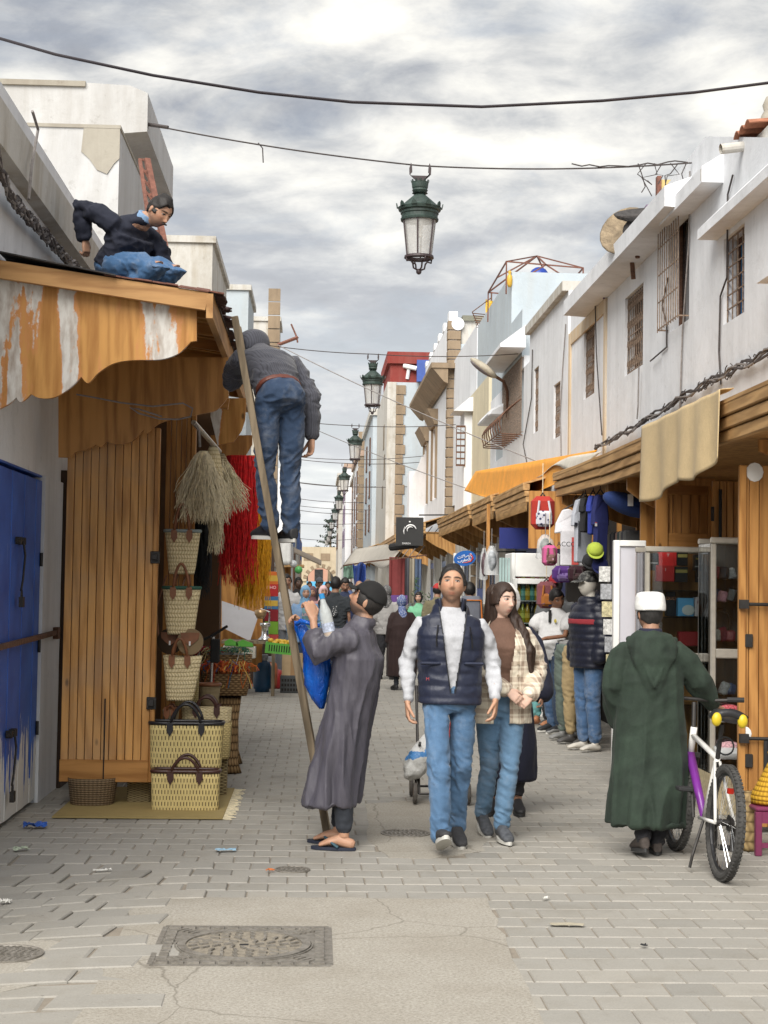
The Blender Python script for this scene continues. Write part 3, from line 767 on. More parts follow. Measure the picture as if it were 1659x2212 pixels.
 zt=P(1000,693,yD).z; m=MB(); m.box(XD+.36,XD+2.6,yD+.05,yD+.3,zf,zt); m.build('upper_wall',pl_warm,t)
 m=MB(); m.box(XD+.38,XD+2.7,yD-.05,yD+.35,zt,zt+.16); m.build('coping',plaster('mossy coping',(.20,.20,.16)),t)
 m=MB(); c=P(989,700,yD-.02); m.lathe([(.001,0),(.19,0),(.19,.05),(.001,.05)],(0,0,0),24,M=Matrix.Translation(c) @ Matrix.Rotation(math.pi/2,4,'X')); m.build('rosette',pl_white,t)
 for px,py in ((990,789),(1080,790),(1157,793)):
  c=P(px,py,yD-.001); MB().box(c.x-.05,c.x+.05,c.y-.006,c.y+.04,c.z-.12,c.z+.12).build('weep_hole',dark_in,t)
 # yellow-ish lower block with an arched hood and a narrow window
 t=thing('cream_house','low cream rendered block between the white houses with a hooded slit window','house',(3.9,40,0))
 yE=YR(1053,3.95); zt=P(1030,808,yE).z
 m=MB(); m.box(3.95,8,yE+.01,yE+6,0,zt); m.build('wall',pl_yellow,t)
 m=MB(); p0=P(977,900,yE+4); m.box(3.75,5,yE+3.9,yE+6.5,0,P(985,878,yE+4).z); m.prism([(-.3,0),(1.0,0),(1.0,.5),(.1,.35)],(3.75,yE+3.7,P(985,890,yE+4).z),(1,0,0),(0,0,1),(0,1.2,0)); m.build('porch_block',pl_white,t)
 c=P(995,965,yE+3.88); m=MB(); m.box(c.x-.12,c.x+.12,c.y-.01,c.y+.01,c.z-.5,c.z+.55); wn=m.build('window',rust,t)
 m=MB()
 for k in range(6):m.box(c.x-.10,c.x-.01,c.y-.016,c.y-.011,c.z-.45+k*.165,c.z-.33+k*.165); m.box(c.x+.01,c.x+.10,c.y-.016,c.y-.011,c.z-.45+k*.165,c.z-.33+k*.165)
 m.build('pane',plain('hazy pane',(.45,.50,.55),.3),wn)
 # --- red-topped house
 t=thing('red_topped_house','narrow pale blue house with an oxide red rooftop storey','house',(3.4,62,0))
 yF=60.0; a=P(838,760,yF); b=P(921,760,yF); zr=P(880,826,yF).z
 m=MB(); m.box(a.x+.35,b.x+1.5,yF,yF+10,0,zr); m.build('wall',pl_blue,t)
 m=MB(); m.box(a.x,a.x+.348,yF-.05,yF+10,0,zr); m.build('street_wall',pl_warm,t)
 m=MB(); m.box(a.x+.1,b.x+1.5,yF+.01,yF+6,zr+.001,a.z-.45); m.box(a.x-.02,b.x+1.5,yF-.12,yF+6,a.z-.449,a.z); m.build('rooftop_storey',pl_red,t)
 m=MB(); zz=zr-1
 for i in range(16):m.box(a.x+.33,a.x+.62+(.08 if i % 2 else 0),yF-.055,yF-.005,3.2+i*.38,3.2+i*.38+.35)
 m.build('quoin',stone,t)
 m=MB(); c=P(872,790,yF-.05); m.cyl(c,c+V(.5,-.15,-.12),.09,n=10); m.cyl(c+V(.2,0,-.1),c+V(.15,.05,-.5),.07,n=8); m.build('flood_light',white_pl,t)
 m=MB(); c=P(911,805,yF-.1); m.box(c.x-.2,c.x+.25,c.y-.3,c.y,zr,c.z+.45); m.build('water_drum',plain('blue drum',(.05,.1,.35),.5),t)
 for px,(p0,p1) in ((845,(905,960)),(841,(975,1030)),(848,(1040,1090))):
  c0=P(px,p0,yF-.06); c1=P(px,p1,yF-.06); MB().box(a.x-.012,a.x+.0,yF+1.0+.8*(px-840)/4,yF+1.9+.8*(px-840)/4,c1.z,c0.z).build('shutter',old_wood,t)
 # arched low wall before it
 t=thing('swept_parapet_house','low white house with a swept curved parapet','house',(3.6,54,0))
 y0=YR(913,3.8); m=MB(); pts=[(0,0),(0,P(915,978,y0).z)]
 for k in range(9):pts.append((-.0-1.3*k/8,P(915,978,y0).z-1.9*(k/8)**1.6*0.8))
 m2=MB(); m2.box(3.3,6,y0+.02,y0+1.2,0,P(900,1000,y0).z-.3); m2.prism([(3.3,3),(3.3,P(880,1040,y0).z),(3.55,P(895,1015,y0).z),(3.75,P(908,985,y0).z),(4.0,P(915,975,y0).z),(4.6,P(917,975,y0).z),(4.6,3)],(0,y0-.12,0),(1,0,0),(0,0,1),(0,.13,0)); m2.build('wall',pl_white,t)
 # --- the far right-hand row
 far=[(806,837,897,74,pl_blue,'pale blue far house beyond the red-topped one'),(776,806,985,88,pl_white,'white far house with a brown stone edge'),
  (770,782,1025,98,pl_pink,'pinkish far house squeezed between white ones'),(748,772,1010,112,pl_white,'white far house with purple shutters near the gate'),
  (733,750,1030,128,pl_warm,'cream far house beside the gate')]
 for i,(x0,x1,yt,Y,mt,lb) in enumerate(far):
  a=P(x0,yt,Y); b=P(x1,yt,Y); t=thing('far_house',lb,'house',(a.x,Y,0),group='far houses on the right')
  m=MB(); m.box(a.x,b.x+3,Y,Y+13,0,a.z); m.build('wall',mt,t)
  m=MB(); m.box(a.x-.15,b.x+3,Y-.12,Y+13,a.z,a.z+.3); m.build('coping',pl_pink if i % 2 else pl_warm,t)
  for k in range(3):
   z=a.z*(.45+.17*k)
   for s in range(2):
    yy=Y+2.5+s*5; wn=MB().box(a.x-.05,a.x-.005,yy,yy+1.3,z-.1,z+1.2).build('window',plain('purple shutter',(.16,.09,.17),.6) if i==3 else rust,t)
    MB().box(a.x-.07,a.x-.051,yy+.2,yy+1.1,z,z+1.1).build('pane',pane,wn)
   zz=P(x0+8,1060,Y)
  if i in (1,2):
   for k in range(14):MB().box(a.x-.06,a.x+.35+.15*(k % 2),Y-.06,Y-.003,3.2+k*.5,3.2+k*.5+.46).build('quoin',stone,t)
right_houses()

XL=-2.03
def YL(px):return PX(px,1100,XL).y
def left_houses():
 t=thing('white_house','whitewashed low house with the blue door and a stained sloping coping band','house',(XL,11,0))
 zt=4.75; y1=YL(228)
 m=MB(); m.box(XL-3,XL,6.5,y1,2.4,zt); m.box(XL-3,XL-.02,6.5,9.2,0,2.399); m.box(XL-3,XL-.25,9.21,y1,0,2.399); m.build('wall',pl_white,t)
 m=MB(); m.prism([(0,0),(.09,.02),(.10,.28),(0,.30)],(XL,6.5,zt-.52),(1,0,0),(0,0,1),(0,y1-6.5,0)); m.build('coping',pl_warm,t)
 m=MB(); m.box(XL-.249,XL+.02,11.78,12.6,0,2.399); m.build('pillar',pl_white,t)
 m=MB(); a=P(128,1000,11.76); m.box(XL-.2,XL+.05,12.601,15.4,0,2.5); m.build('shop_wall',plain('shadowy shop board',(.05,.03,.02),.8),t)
 t=thing('grey_house','middle house with a broken patch of bare cement at its corner','house',(XL,15.5,0))
 yc=YL(240); zc=P(238,278,yc).z
 m=MB(); m.box(XL-4,XL,yc,yc+2.3,0,zc); m.build('wall',pl_pale,t)
 m=MB(); m.box(XL-4,XL+.01,yc-.015,yc+2.3,zc,zc+.035); m.build('coping',pl_grey,t)
 m=MB(); a=P(205,275,yc); rr=random.Random(4); ox=XL-.0
 pl=[(-.36,0),(-.38,-.24),(-.30,-.31),(-.22,-.42),(-.12,-.46),(-.05,-.35),(0.0,-.30),(0,0)]
 m.prism(pl,(XL+.004,yc-.012,zc),(1,0,0),(0,0,1),(0,.02,0)); m.build('bare_cement',pl_grey,t)
 t=thing('tall_house','tall whitewashed house with a boxed cornice above the rooftop man','house',(XL,18,0))
 ya=YL(292); zt=P(285,185,ya).z; yb=YL(352)
 m=MB(); m.box(XL-5,XL-.26,ya,yb,0,zt-.02); m.build('wall',pl_pale,t)
 m=MB(); m.prism([(0,-.55),(.30,-.52),(.30,-.08),(.10,0),(-.4,.02),(-.4,-.55)],(XL-.26,ya-.001,zt),(1,0,0),(0,0,1),(0,yb-ya,0)); m.build('cornice',pl_pale,t)
 m=MB(); m.box(XL-5,XL-.66,ya-.03,ya+.2,zt-.03,zt+.03); m.build('coping',pl_grey,t)
 m=MB(); p=P(300,268,ya+.02); m.box(XL-.258,XL+.04,ya+.08,ya+.12,p.z-.03,p.z+.03)
 m.build('anchor_plate',iron,t)
 for i,(x0,x1,x2,yt,X,lb,mt) in enumerate(((362,450,482,523,-1.95,'plain white block behind the rusty trellis',pl_warm),(480,530,542,626,-1.6,'pale grey block behind the ladder top',pl_blue),(546,597,601,693,-1.15,'brown-edged far block with an iron bracket',pl_warm))):
  Y=PX(x1,1000,X).y; Y2=PX(x2,1000,X).y; a=P(x0,yt,Y)
  t=thing('far_house',lb,'house',(X,Y,0),group='far houses on the left')
  m=MB(); m.box(a.x-3,X,Y,max(Y2,Y+2),0,a.z); m.build('wall',mt,t)
  m=MB(); m.box(a.x-3,X+.06,Y-.05,max(Y2,Y+2),a.z,a.z+.12); m.build('coping',pl_warm,t)
  if i==2:
   for k in range(18):MB().box(X-.3,X+.03,Y-.06,Y-.002,3+k*.38,3+k*.38+.35).build('quoin',stone,t)
   m=MB(); p=P(600,745,Y-.2); m.tube([p,P(640,730,Y-.3),P(643,727,Y-.3)],.05,6); m.tube([P(643,740,Y-.3),P(641,728,Y-.3),P(629,700,Y-.3)],.025,5); m.build('iron_bracket',rust_red,t)
 for i,(Y,X,h) in enumerate(((60,-1.1,6.0),(84,-1.1,5.5),(108,-1.2,5.0))):
  t=thing('far_house',('white far house above the left stalls','cream far house next to the white one on the left','last far house on the left before the gate')[i],'house',(X,Y,0),group='far houses on the left')
  MB().box(X-5,X,Y,Y+23,0,h).build('wall',(pl_white,pl_warm,pl_pink)[i],t)
  for k in range(3):MB().box(X+.003,X+.05,Y+3+k*6,Y+4.4+k*6,3.4,4.8).build('window',plain('blue shutter far',(.05,.12,.35),.6),t)
left_houses()

def far_gate():
 Y=150.0; zt=P(650,1181,Y).z
 t=thing('city_gate','sandstone rampart gate with a wide round arch closing the street','gate',(0,Y,0))
 cx=P(692,1262,Y).x; r=(P(722,1262,Y).x-P(662,1262,Y).x)/2; zs=P(692,1228,Y).z-r*.95
 pts=[(-14,0),(cx-r,0),(cx-r,zs)]
 for k in range(1,16):a=math.pi-math.pi*k/16; pts.append((cx+math.cos(a)*r,zs+math.sin(a)*r))
 pts += [(cx+r,zs),(cx+r,0),(14,0),(14,zt),(-14,zt)]
 m=MB(); m.prism(pts,(0,Y,0),(1,0,0),(0,0,1),(0,2.0,0)); m.build('wall',pl_sand,t)
 n=17
 for k in range(n):
  a0=math.pi*k/n+.015; a1=math.pi*(k+1)/n-.015
  q=[(cx+math.cos(a)*rr,zs+math.sin(a)*rr) for rr,a in ((r*1.01,a0),(r*1.28,a0),(r*1.28,a1),(r*1.01,a1))]
  m=MB(); m.prism(q,(0,Y-.12,0),(1,0,0),(0,0,1),(0,.118,0)); m.build('arch_stone',stone if k % 2 else pl_sand,t)
 for k in range(9):MB().box(-6+k*1.6,-5.1+k*1.6,Y-.03,Y-.005,zt-1.3,zt-.6).build('window',stone,t)
 t=thing('blue_hoarding','bright sky blue hoarding seen through the gate arch','hoarding',(cx,Y+12,0))
 MB().box(cx-4,cx+3,Y+12,Y+12.1,.2,1.9).build('board',plain('sky blue panel',(.10,.42,.68),.5),t); MB().box(cx-4,cx+3,Y+12.02,Y+12.08,0,.199).build('plinth',pl_grey,t)
 t=thing('pink_building','pale pink building with dark windows beyond the arch','building',(cx,Y+40,0))
 MB().box(cx-14,cx+14,Y+40,Y+44,0,5).build('wall',plaster('salmon render',(.55,.30,.22)),t)
 for k in range(7):MB().box(cx-6+k*1.8,cx-5+k*1.8,Y+39.95,Y+39.99,2.0,3.4).build('window',pane,t)
far_gate()
# ---------------------------------------------------------------- left stalls
def zz(pts,s,ox,oy):return [(x*s+ox,y*s+oy) for x,y in pts] # enlarged-view pixels -> photograph grid
def weave(name,prof,c,rx,ry,mat,parent=None,power=2.0,rot=0.0,n=64,lean=(0,0),wob=0.0,seed=1):
 """basket wall: prof [(radius factor, z)], superellipse plan, uv round and up; walls get an inside"""
 rr=random.Random(seed); ph=[rr.uniform(0,6.28) for _ in range(4)]
 pr=list(prof); top=pr[-1]; inner=[(top[0]*0.955,top[1]-0.002)]+[(r*0.94,z+(0.012 if k==0 else 0)) for k,(r,z) in enumerate(pr)][::-1][1:]
 full=[(0.001,pr[0][1])]+pr+inner+[(0.001,pr[0][1]+0.012)]
 z0,z1=pr[0][1],pr[-1][1]; vs=[]; uvs=[]; arc=[0.0]; lp_=None
 for j in range(n+1):
  ca,sa=math.cos(2*math.pi*j/n),math.sin(2*math.pi*j/n); q=V(math.copysign(abs(ca)**(2/power),ca)*rx,math.copysign(abs(sa)**(2/power),sa)*ry,0)
  if lp_ is not None:arc.append(arc[-1]+(q-lp_).length)
  lp_=q
 for r,z in full:
  t=(z-z0)/max(1e-6,z1-z0)
  for j in range(n+1):
   a=2*math.pi*j/n; ca,sa=math.cos(a),math.sin(a)
   x=math.copysign(abs(ca)**(2/power),ca)*rx*r; y=math.copysign(abs(sa)**(2/power),sa)*ry*r
   w=1+wob*(math.sin(2*a+ph[0])*t+0.5*math.sin(3*a+ph[1]+z*9))
   zz_=z+wob*0.10*math.sin(2*a+ph[2])*t
   x,y=x*w+lean[0]*t,y*w+lean[1]*t
   vs.append((c[0]+x*math.cos(rot)-y*math.sin(rot),c[1]+x*math.sin(rot)+y*math.cos(rot),c[2]+zz_)); uvs.append((arc[j]/arc[-1],t))
 fs=[]; m=n+1
 for i in range(len(full)-1):
  for j in range(n):fs.append((i*m+j,i*m+j+1,(i+1)*m+j+1,(i+1)*m+j))
 me=bpy.data.meshes.new(name); me.from_pydata(vs,[],fs)
 ul=me.uv_layers.new(name='UVMap')
 for lp in me.loops:ul.data[lp.index].uv=uvs[lp.vertex_index]
 return obj(name,me,mat,parent,smooth=True)
def arch(a,b,h,out=(0,0,0),n=10):
 a=Vector(a); b=Vector(b); o=Vector(out); r=[]
 for k in range(n+1):
  u=k/n; p=a.lerp(b,u); s=math.sin(math.pi*u)**0.6; r.append(p+V(0,0,h*s)+o*s)
 return r

def left_canopy():
 Y0=9.95
 t=thing('wooden_canopy','long pine shop canopy with scalloped filler-patched side boards','canopy',(XL,10,2.6))
 def board(pts,Y,mat,th=0.035,name='scalloped_board'):
  q=[P(px,py,Y) for px,py in pts]; m=MB(); m.prism([(p.x,p.z) for p in q],(0,Y,0),(1,0,0),(0,0,1),(0,th,0)); return m.build(name,mat,t)
 def curve(pts,k=5):
  out=[]
  for i in range(len(pts)-1):
   p0=pts[max(0,i-1)]; p1=pts[i]; p2=pts[i+1]; p3=pts[min(len(pts)-1,i+2)]
   for j in range(k):
    u=j/k; out.append(tuple(0.5*(2*b+(c-a)*u+(2*a-5*b+4*c-d)*u*u+(3*b-a-3*c+d)*u**3) for a,b,c,d in zip(p0,p1,p2,p3)))
  return out+[pts[-1]]
 z1=lambda p:zz(p,0.36,0,99.5); z2=lambda p:zz(p,0.36,0,829.5)
 low=curve([(-260,2150),(-90,2200),(30,2160),(98,2108)])+curve([(98,2108),(118,2135),(145,2125),(185,2088)])+curve([(185,2088),(240,2112),(330,2106),(420,2050),(487,1985)])+curve([(487,1985),(530,2022),(590,1960),(680,1905),(790,1885),(960,1880),(1060,1850),(1110,1810),(1143,1774)])+[(1180,1768),(1180,1548)]
 board(z1(low+[(1180,1530),(-260,1340)]),Y0,pine_putty)
 low2=[(350,440),(432,442)]+curve([(432,442),(455,408),(520,395),(575,362)])+curve([(575,362),(605,378),(640,345)])+curve([(640,345),(700,362),(790,345),(862,275)])+curve([(862,275),(885,296),(950,240),(1060,205),(1190,182),(1290,160),(1340,115),(1362,85)])
 board(z2(low2+[(1372,80),(1372,-160),(350,-160)]),11.45,pine_z)
 board([(455,900),(470,962),(505,955),(522,930),(530,905),(532,860),(455,860)],13.6,pine_putty)
 board([(455,965),(470,1000),(505,1003),(530,985),(545,960),(545,940),(455,940)],14.8,pine_z)
 a0=P(-60,556,Y0-.03); a1=P(455,636,Y0-.03); ya,yb=Y0-.06,15.3
 sl=(a1.z-a0.z)/(a1.x-a0.x); zr=lambda x:a0.z+sl*(x-a0.x)
 xe=a1.x
 m=MB(); m.bar(V(a0.x,Y0-.06,zr(a0.x)-.055),V(xe-.02,Y0-.06,zr(xe)-.055),0.055,0.11); m.build('front_rafter',pine_raw_x,t)
 m=MB(); m.box(xe-.022,xe+.02,Y0-.09,yb,zr(xe)-.16,zr(xe)-.005); m.build('eave_fascia',pine_raw,t)
 m=MB(); m.quad(V(a0.x,ya,zr(a0.x)),V(xe+.03,ya,zr(xe+.03)),V(xe+.03,yb,zr(xe+.03)),V(a0.x,yb,zr(a0.x)))
 tar=plain('black tar paper',(.020,.018,.018),.6,.3,8,.5,30,.01)
 m.build('roof_sheet',tar,t,solid=0.012)
 n=14
 for i in range(n): # soffit boards running across
  y=Y0+.25+i*(yb-Y0-.3)/n
  MB().bar(V(XL,y,zr(XL)-.03),V(xe-.03,y,zr(xe)-.03),0.26,0.018).build('soffit_board',pine_x,t)
  if i % 2==0:MB().bar(V(XL,y,zr(XL)-.075),V(xe-.03,y,zr(xe)-.075),0.05,0.07).build('rafter',pine_x,t)
 # torn brown shingles along the eave
 sh=plain('torn brown felt',(.05,.026,.024),.9,.4,20); shr=plain('rust felt shingle',(.16,.07,.05),.9,.3,20); rr=random.Random(8); k=0
 y=Y0
 while y<14.6:
  w=rr.uniform(.08,.18); d=rr.uniform(.0,.05)
  M=Matrix.Translation((xe+.01,y,zr(xe)+.012)) @ Euler((rr.uniform(-.25,.25),rr.uniform(-.1,.5),rr.uniform(-.2,.2))).to_matrix().to_4x4()
  MB().box(-.10,.035+d,0,w,-.004,.008,M).build('felt_shingle',sh,t); y += w*.7
 x=-1.35
 while x<xe:
  w=rr.uniform(.07,.12); M=Matrix.Translation((x,Y0-.07,zr(x)+.01)) @ Euler((rr.uniform(-.15,.3),-sl,rr.uniform(-.1,.1))).to_matrix().to_4x4()
  MB().box(0,w,-.03,.15,-.003,.006,M).build('felt_shingle',shr,t); x += w
 tp=MB(); a=P(-5,575,Y0-.1); b=P(250,607,Y0-.1)
 tp.grid(lambda u,v:V(a.x+(b.x-a.x)*u,Y0-.13+v*.5,zr(a.x+(b.x-a.x)*u)+.012+.035*(1-u)+.02*math.sin(9*u+5*v)*v),16,4); tp.build('tar_paper_flap',tar,t,solid=.008)
 w=MB(); pts=[P(px,py,11.2) for px,py in ((165,852),(200,858),(262,870),(330,878),(395,871),(416,882),(412,900),(385,906),(345,905),(300,893),(281,880),(300,884),(350,900))]
 w.tube(pts,.006,5); w.build('loose_wire',cable_l,t)
 m=MB(); m.bar(V(XL+.02,13.2,zr(XL)-.32),V(xe-.06,13.2,zr(xe)-.32),.07,.09); m.build('tie_beam',pine_x,t)
 return zr,xe
zroof,x_eave=left_canopy()

def wood_door(name,label,px0,px1,py0,py1,Y,nplank,mat,fr=None,depth=.045,edge=.035,rails=True,cat='door',split=False):
 a=P(px0,py1,Y); b=P(px1,py0,Y); t=thing(name,label,cat,(a.x,Y,a.z))
 x0,x1,z0,z1=a.x,b.x,a.z,b.z; w=(x1-x0-edge)/nplank; rr=random.Random(nplank)
 for i in range(nplank):
  MB().box(x0+i*w+.0025,x0+(i+1)*w-.0025,Y+rr.uniform(0,.004),Y+depth,z0+.004,z1).build('plank',mat,t,bevel=.003)
 MB().box(x1-edge,x1,Y-.014,Y+depth+.01,z0,z1+.001).build('edge_stile',fr or mat,t,bevel=.004)
 if rails:MB().box(x0-.001,x1-edge-.001,Y-.012,Y-.001,z0,z0+.16).build('rail',pine_x,t,bevel=.003)
 return t,x0,x1,z0,z1
def latch(t,p):
 MB().box(p.x-.035,p.x+.035,p.y-.012,p.y,p.z-.045,p.z+.045).box(p.x-.02,p.x+.02,p.y-.04,p.y-.0121,p.z-.02,p.z+.025).build('latch',iron,t,bevel=.004)

def left_shop():
 t,x0,x1,z0,z1=wood_door('folding_shutter','tall varnished plank shutter standing open beside the white pillar',128,347,925,1688,11.62,11,pine_old,pine_z)
 latch(t,P(335,1204,11.61)); latch(t,P(327,1519,11.61))
 c=(x0+x1)/2-.02; MB().box(c-.004,c+.004,11.60,11.66,z0,z0+.6).build('leaf_gap',dark_in,t)
 # second open leaf behind, facing the street
 t2,*_=wood_door('wooden_panel_leaf','pine leaf with a round-cornered panel behind the hanging baskets',344,425,880,1640,12.7,5,pine_z,pine_z,rails=False)
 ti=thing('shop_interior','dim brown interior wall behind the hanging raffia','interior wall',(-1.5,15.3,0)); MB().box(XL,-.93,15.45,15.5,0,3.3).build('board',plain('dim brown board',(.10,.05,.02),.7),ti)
 # blue door in the left wall
 t=thing('blue_door','peeling blue plank door with two black bolts and a rusty bar','door',(XL,10.2,0))
 def blue():
  m=NT('peeling blue paint'); co=m.tc(); s=m.sep(co)
  n=m.noise(m.map(co,(1,4.5,0.55)),2.2,6,0.65); sc=m.noise(m.map(co,(1,16,0.5)),3,5,.7)
  k=m.ramp(m.noise(co,3,4),[(.3,(.020,.075,.34)),(.7,(.045,.14,.52))])
  k=m.mix(m.ramp(sc,[(.66,0),(.72,.75)]),k,(.50,.53,.58))
  h=m.math('ADD',m.math('MULTIPLY',s[2],1.0),m.math('MULTIPLY',m.math('SUBTRACT',n,.5),-2.0))
  k=m.mix(m.ramp(h,[(.40,1),(.43,0)]),k,(.72,.71,.68))
  m.col(k).set(rough=.5); m.bump(sc,.3,.003); return m.m
 bm=blue(); y0,y1=8.6,11.76; n=14
 for i in range(n):
  w=(y1-y0)/n; MB().box(XL-.04,XL-.004+.004*(i % 2),y0+i*w+.002,y0+(i+1)*w-.002,.03,2.36).build('plank',bm,t,bevel=.003)
 MB().box(XL-.12,XL-.001,y0,y1,2.385,2.399).build('lintel',bm,t)
 for (px,py) in ((40,1168),(20,1585)):
  p=PX(px,py,XL+.01); m=MB(); m.cyl(p+V(.01,-.10,0),p+V(.01,.16,.01),.014,n=8)
  for k in (-.05,.05,.11):m.box(p.x-.012,p.x+.03,p.y+k-.012,p.y+k+.012,p.z-.025,p.z+.025)
  bo=m.build('bolt',iron,t)
  m=MB(); m.tube([p+V(.02,.08,0),p+V(.03,.10,-.1),p+V(.03,.04,-.26),p+V(.03,-.02,-.34)],.008,5); m.build('hasp',iron,bo)
  m=MB(); q=p+V(.03,0,-.40); m.box(q.x-.012,q.x+.016,q.y-.035,q.y+.035,q.z-.05,q.z+.02); m.tube(arch(q+V(0,-.022,.02),q+V(0,.022,.02),.05,n=8),.006,5); m.build('padlock',iron,bo)
 m=MB(); p=PX(0,1393,XL+.04); q=PX(122,1366,XL+.04); m.bar(p+V(0,-.4,-.02),q,.03,.035); br=m.build('security_bar',rust,t)
 MB().box(q.x-.04,q.x+.02,q.y-.05,q.y+.06,q.z-.05,q.z+.04).build('bar_socket',rust,br)
 m=MB()
 for z in (.55,1.15,1.78):m.cyl((XL+.012,11.73,z-.05),(XL+.012,11.73,z+.05),.012,n=8)
 m.build('hinge',iron,t)
 # rack pole with straw lamp shades
 t=thing('hanging_pole','grey metal pole sticking out above the straw fringe','pole',P(450,940,12.2))
 MB().tube([P(418,912,12.0),P(474,976,12.6)],.02,8).build('rod',alu,t); MB().tube([P(420,912,12.0),P(430,930,12.05),P(432,965,12.1)],.012,5).build('cord',cable_l,t)
left_shop()

def strand_bunch(name,label,cat,top,n,L,spread,mat,parent=None,r=.0035,seed=1,flare=.5,wav=.02,layers=1,drop=1.0,group=None,hub=None):
 rr=random.Random(seed); t=thing(name,label,cat,top,group=group)
 m=MB()
 for i in range(n):
  a=rr.uniform(0,6.283); sp=math.sqrt(rr.random()); s0=sp*spread[0]; s1=sp*spread[1]; l=L*rr.uniform(.55,1.0)
  p0=Vector(top)+V(math.cos(a)*s0,math.sin(a)*s0*spread[2],rr.uniform(-.05,.02)); ph=rr.uniform(0,6.28); pts=[]
  for k in range(8):
   u=k/7; e=s0+(s1-s0)*(u**flare)
   q=Vector(top)+V(math.cos(a)*e+wav*math.sin(ph+u*9)*u,math.sin(a)*e*spread[2]+wav*math.cos(ph*2+u*8)*u,-l*drop*(u**1.15)); pts.append(q)
  m.tube(pts,[r*(1-.6*k/7) for k in range(8)],3,cap=False)
 o=m.build('strands',mat,t,fix=False); o['kind']='stuff'
 return t
def straw_lamps():
 m2=[P(440,975,12.1),P(478,985,12.5)]
 t=strand_bunch('straw_pendant','shaggy pale palm-leaf pendant with a netted cap under the pole','straw pendant',m2[0],900,.56,(.03,.22,1.0),straw,r=.0042,seed=3,flare=.85)
 weave('netted_cap',[(1,-.30),(.8,-.15),(.55,0),(.3,.06)],m2[0]+V(.07,.02,-.02),.10,.10,palm,t)
 t=strand_bunch('straw_pendant','smaller curled straw pendant ending in a knotted tail','straw pendant',m2[1],520,.45,(.03,.24,1.0),straw,r=.004,seed=5,flare=1.4)
 weave('netted_cap',[(1,-.30),(.8,-.15),(.5,0),(.25,.04)],m2[1]+V(0,0,-.02),.09,.09,coil,t)
 strand_bunch('straw_tail','long tapering straw tail dangling below the pendants','straw bundle',P(468,1075,12.3),160,.45,(.05,.055,1),straw,seed=7,r=.004,wav=.015)
 red=plain('red raffia',(.70,.022,.026),.8,.35,30); yel=plain('golden raffia',(.98,.42,.02),.8,.35,30); blk=plain('black raffia',(.012,.014,.016),.8,.3,30); dred=plain('crimson raffia',(.42,.012,.018),.8,.3,30)
 strand_bunch('raffia_bundle','scarlet raffia hanging in a long skein behind the straw pendants','raffia',P(520,985,13.9),560,1.15,(.12,.17,.8),red,seed=11,r=.006)
 strand_bunch('raffia_bundle','dark crimson raffia skein tucked behind the scarlet one','raffia',P(500,995,14.9),300,1.0,(.10,.13,.8),dred,seed=12,r=.0045)
 strand_bunch('raffia_bundle','golden yellow raffia skein hanging next to the ladder','raffia',P(552,985,14.0),700,1.36,(.10,.15,.9),yel,seed=13,r=.006)
 strand_bunch('raffia_bundle','black raffia skein hanging behind the straw pendant','raffia',P(437,1080,12.9),260,.82,(.06,.08,.8),blk,seed=14,r=.0045)
straw_lamps()

def bag(name,label,px0,px1,py0,py1,Y,mat=palm,trim=None,handle=None,taper=.72,power=2.4,depth=.45,hh=.16,straps=True,seed=1,group=None,lean=(0,0),cat='basket',wob=.03):
 a=P(px0,py1,Y); b=P(px1,py0,Y); rx=(b.x-a.x)/2; cx=(a.x+b.x)/2; h=b.z-a.z; c=V(cx,Y+rx*depth,a.z)
 t=thing(name,label,cat,c,group=group)
 prof=[(taper*.96,0),(taper,.02)]+[(taper+(1-taper)*k/6,h*k/6) for k in range(1,7)]
 weave('basket_wall',prof,c,rx,rx*depth,mat,t,power,seed=seed,wob=wob,lean=lean)
 if trim:
  m=MB(); pts=[]
  for k in range(28):
   q=2*math.pi*k/28; ca,sa=math.cos(q),math.sin(q)
   pts.append(c+V(lean[0]+math.copysign(abs(ca)**(2/power),ca)*rx*.99,lean[1]+math.copysign(abs(sa)**(2/power),sa)*rx*depth*.99,h))
  m.tube(pts,.014,6,closed=True); m.build('rim_binding',trim,t,smooth=True)
 if handle:
  for s in (-1,1):
   y=c.y+s*rx*depth*.98+lean[1]; m=MB()
   m.tube(arch(V(cx-rx*.42,y,a.z+h*.94),V(cx+rx*.42,y,a.z+h*.94),hh,(0,s*.02,0),14),.011,7); ho=m.build('handle',handle,t,smooth=True)
   if straps:
    for q in (-.42,.42):
     MB().prism([(-.022,.03),(.022,.03),(.024,-.03),(0,-.07),(-.024,-.03)],(cx+rx*q,y-.012 if s<0 else y+.006,a.z+h*.93),(1,0,0),(0,0,1),(0,.006,0)).build('leather_tab',handle,ho)
 return t,c,rx,h
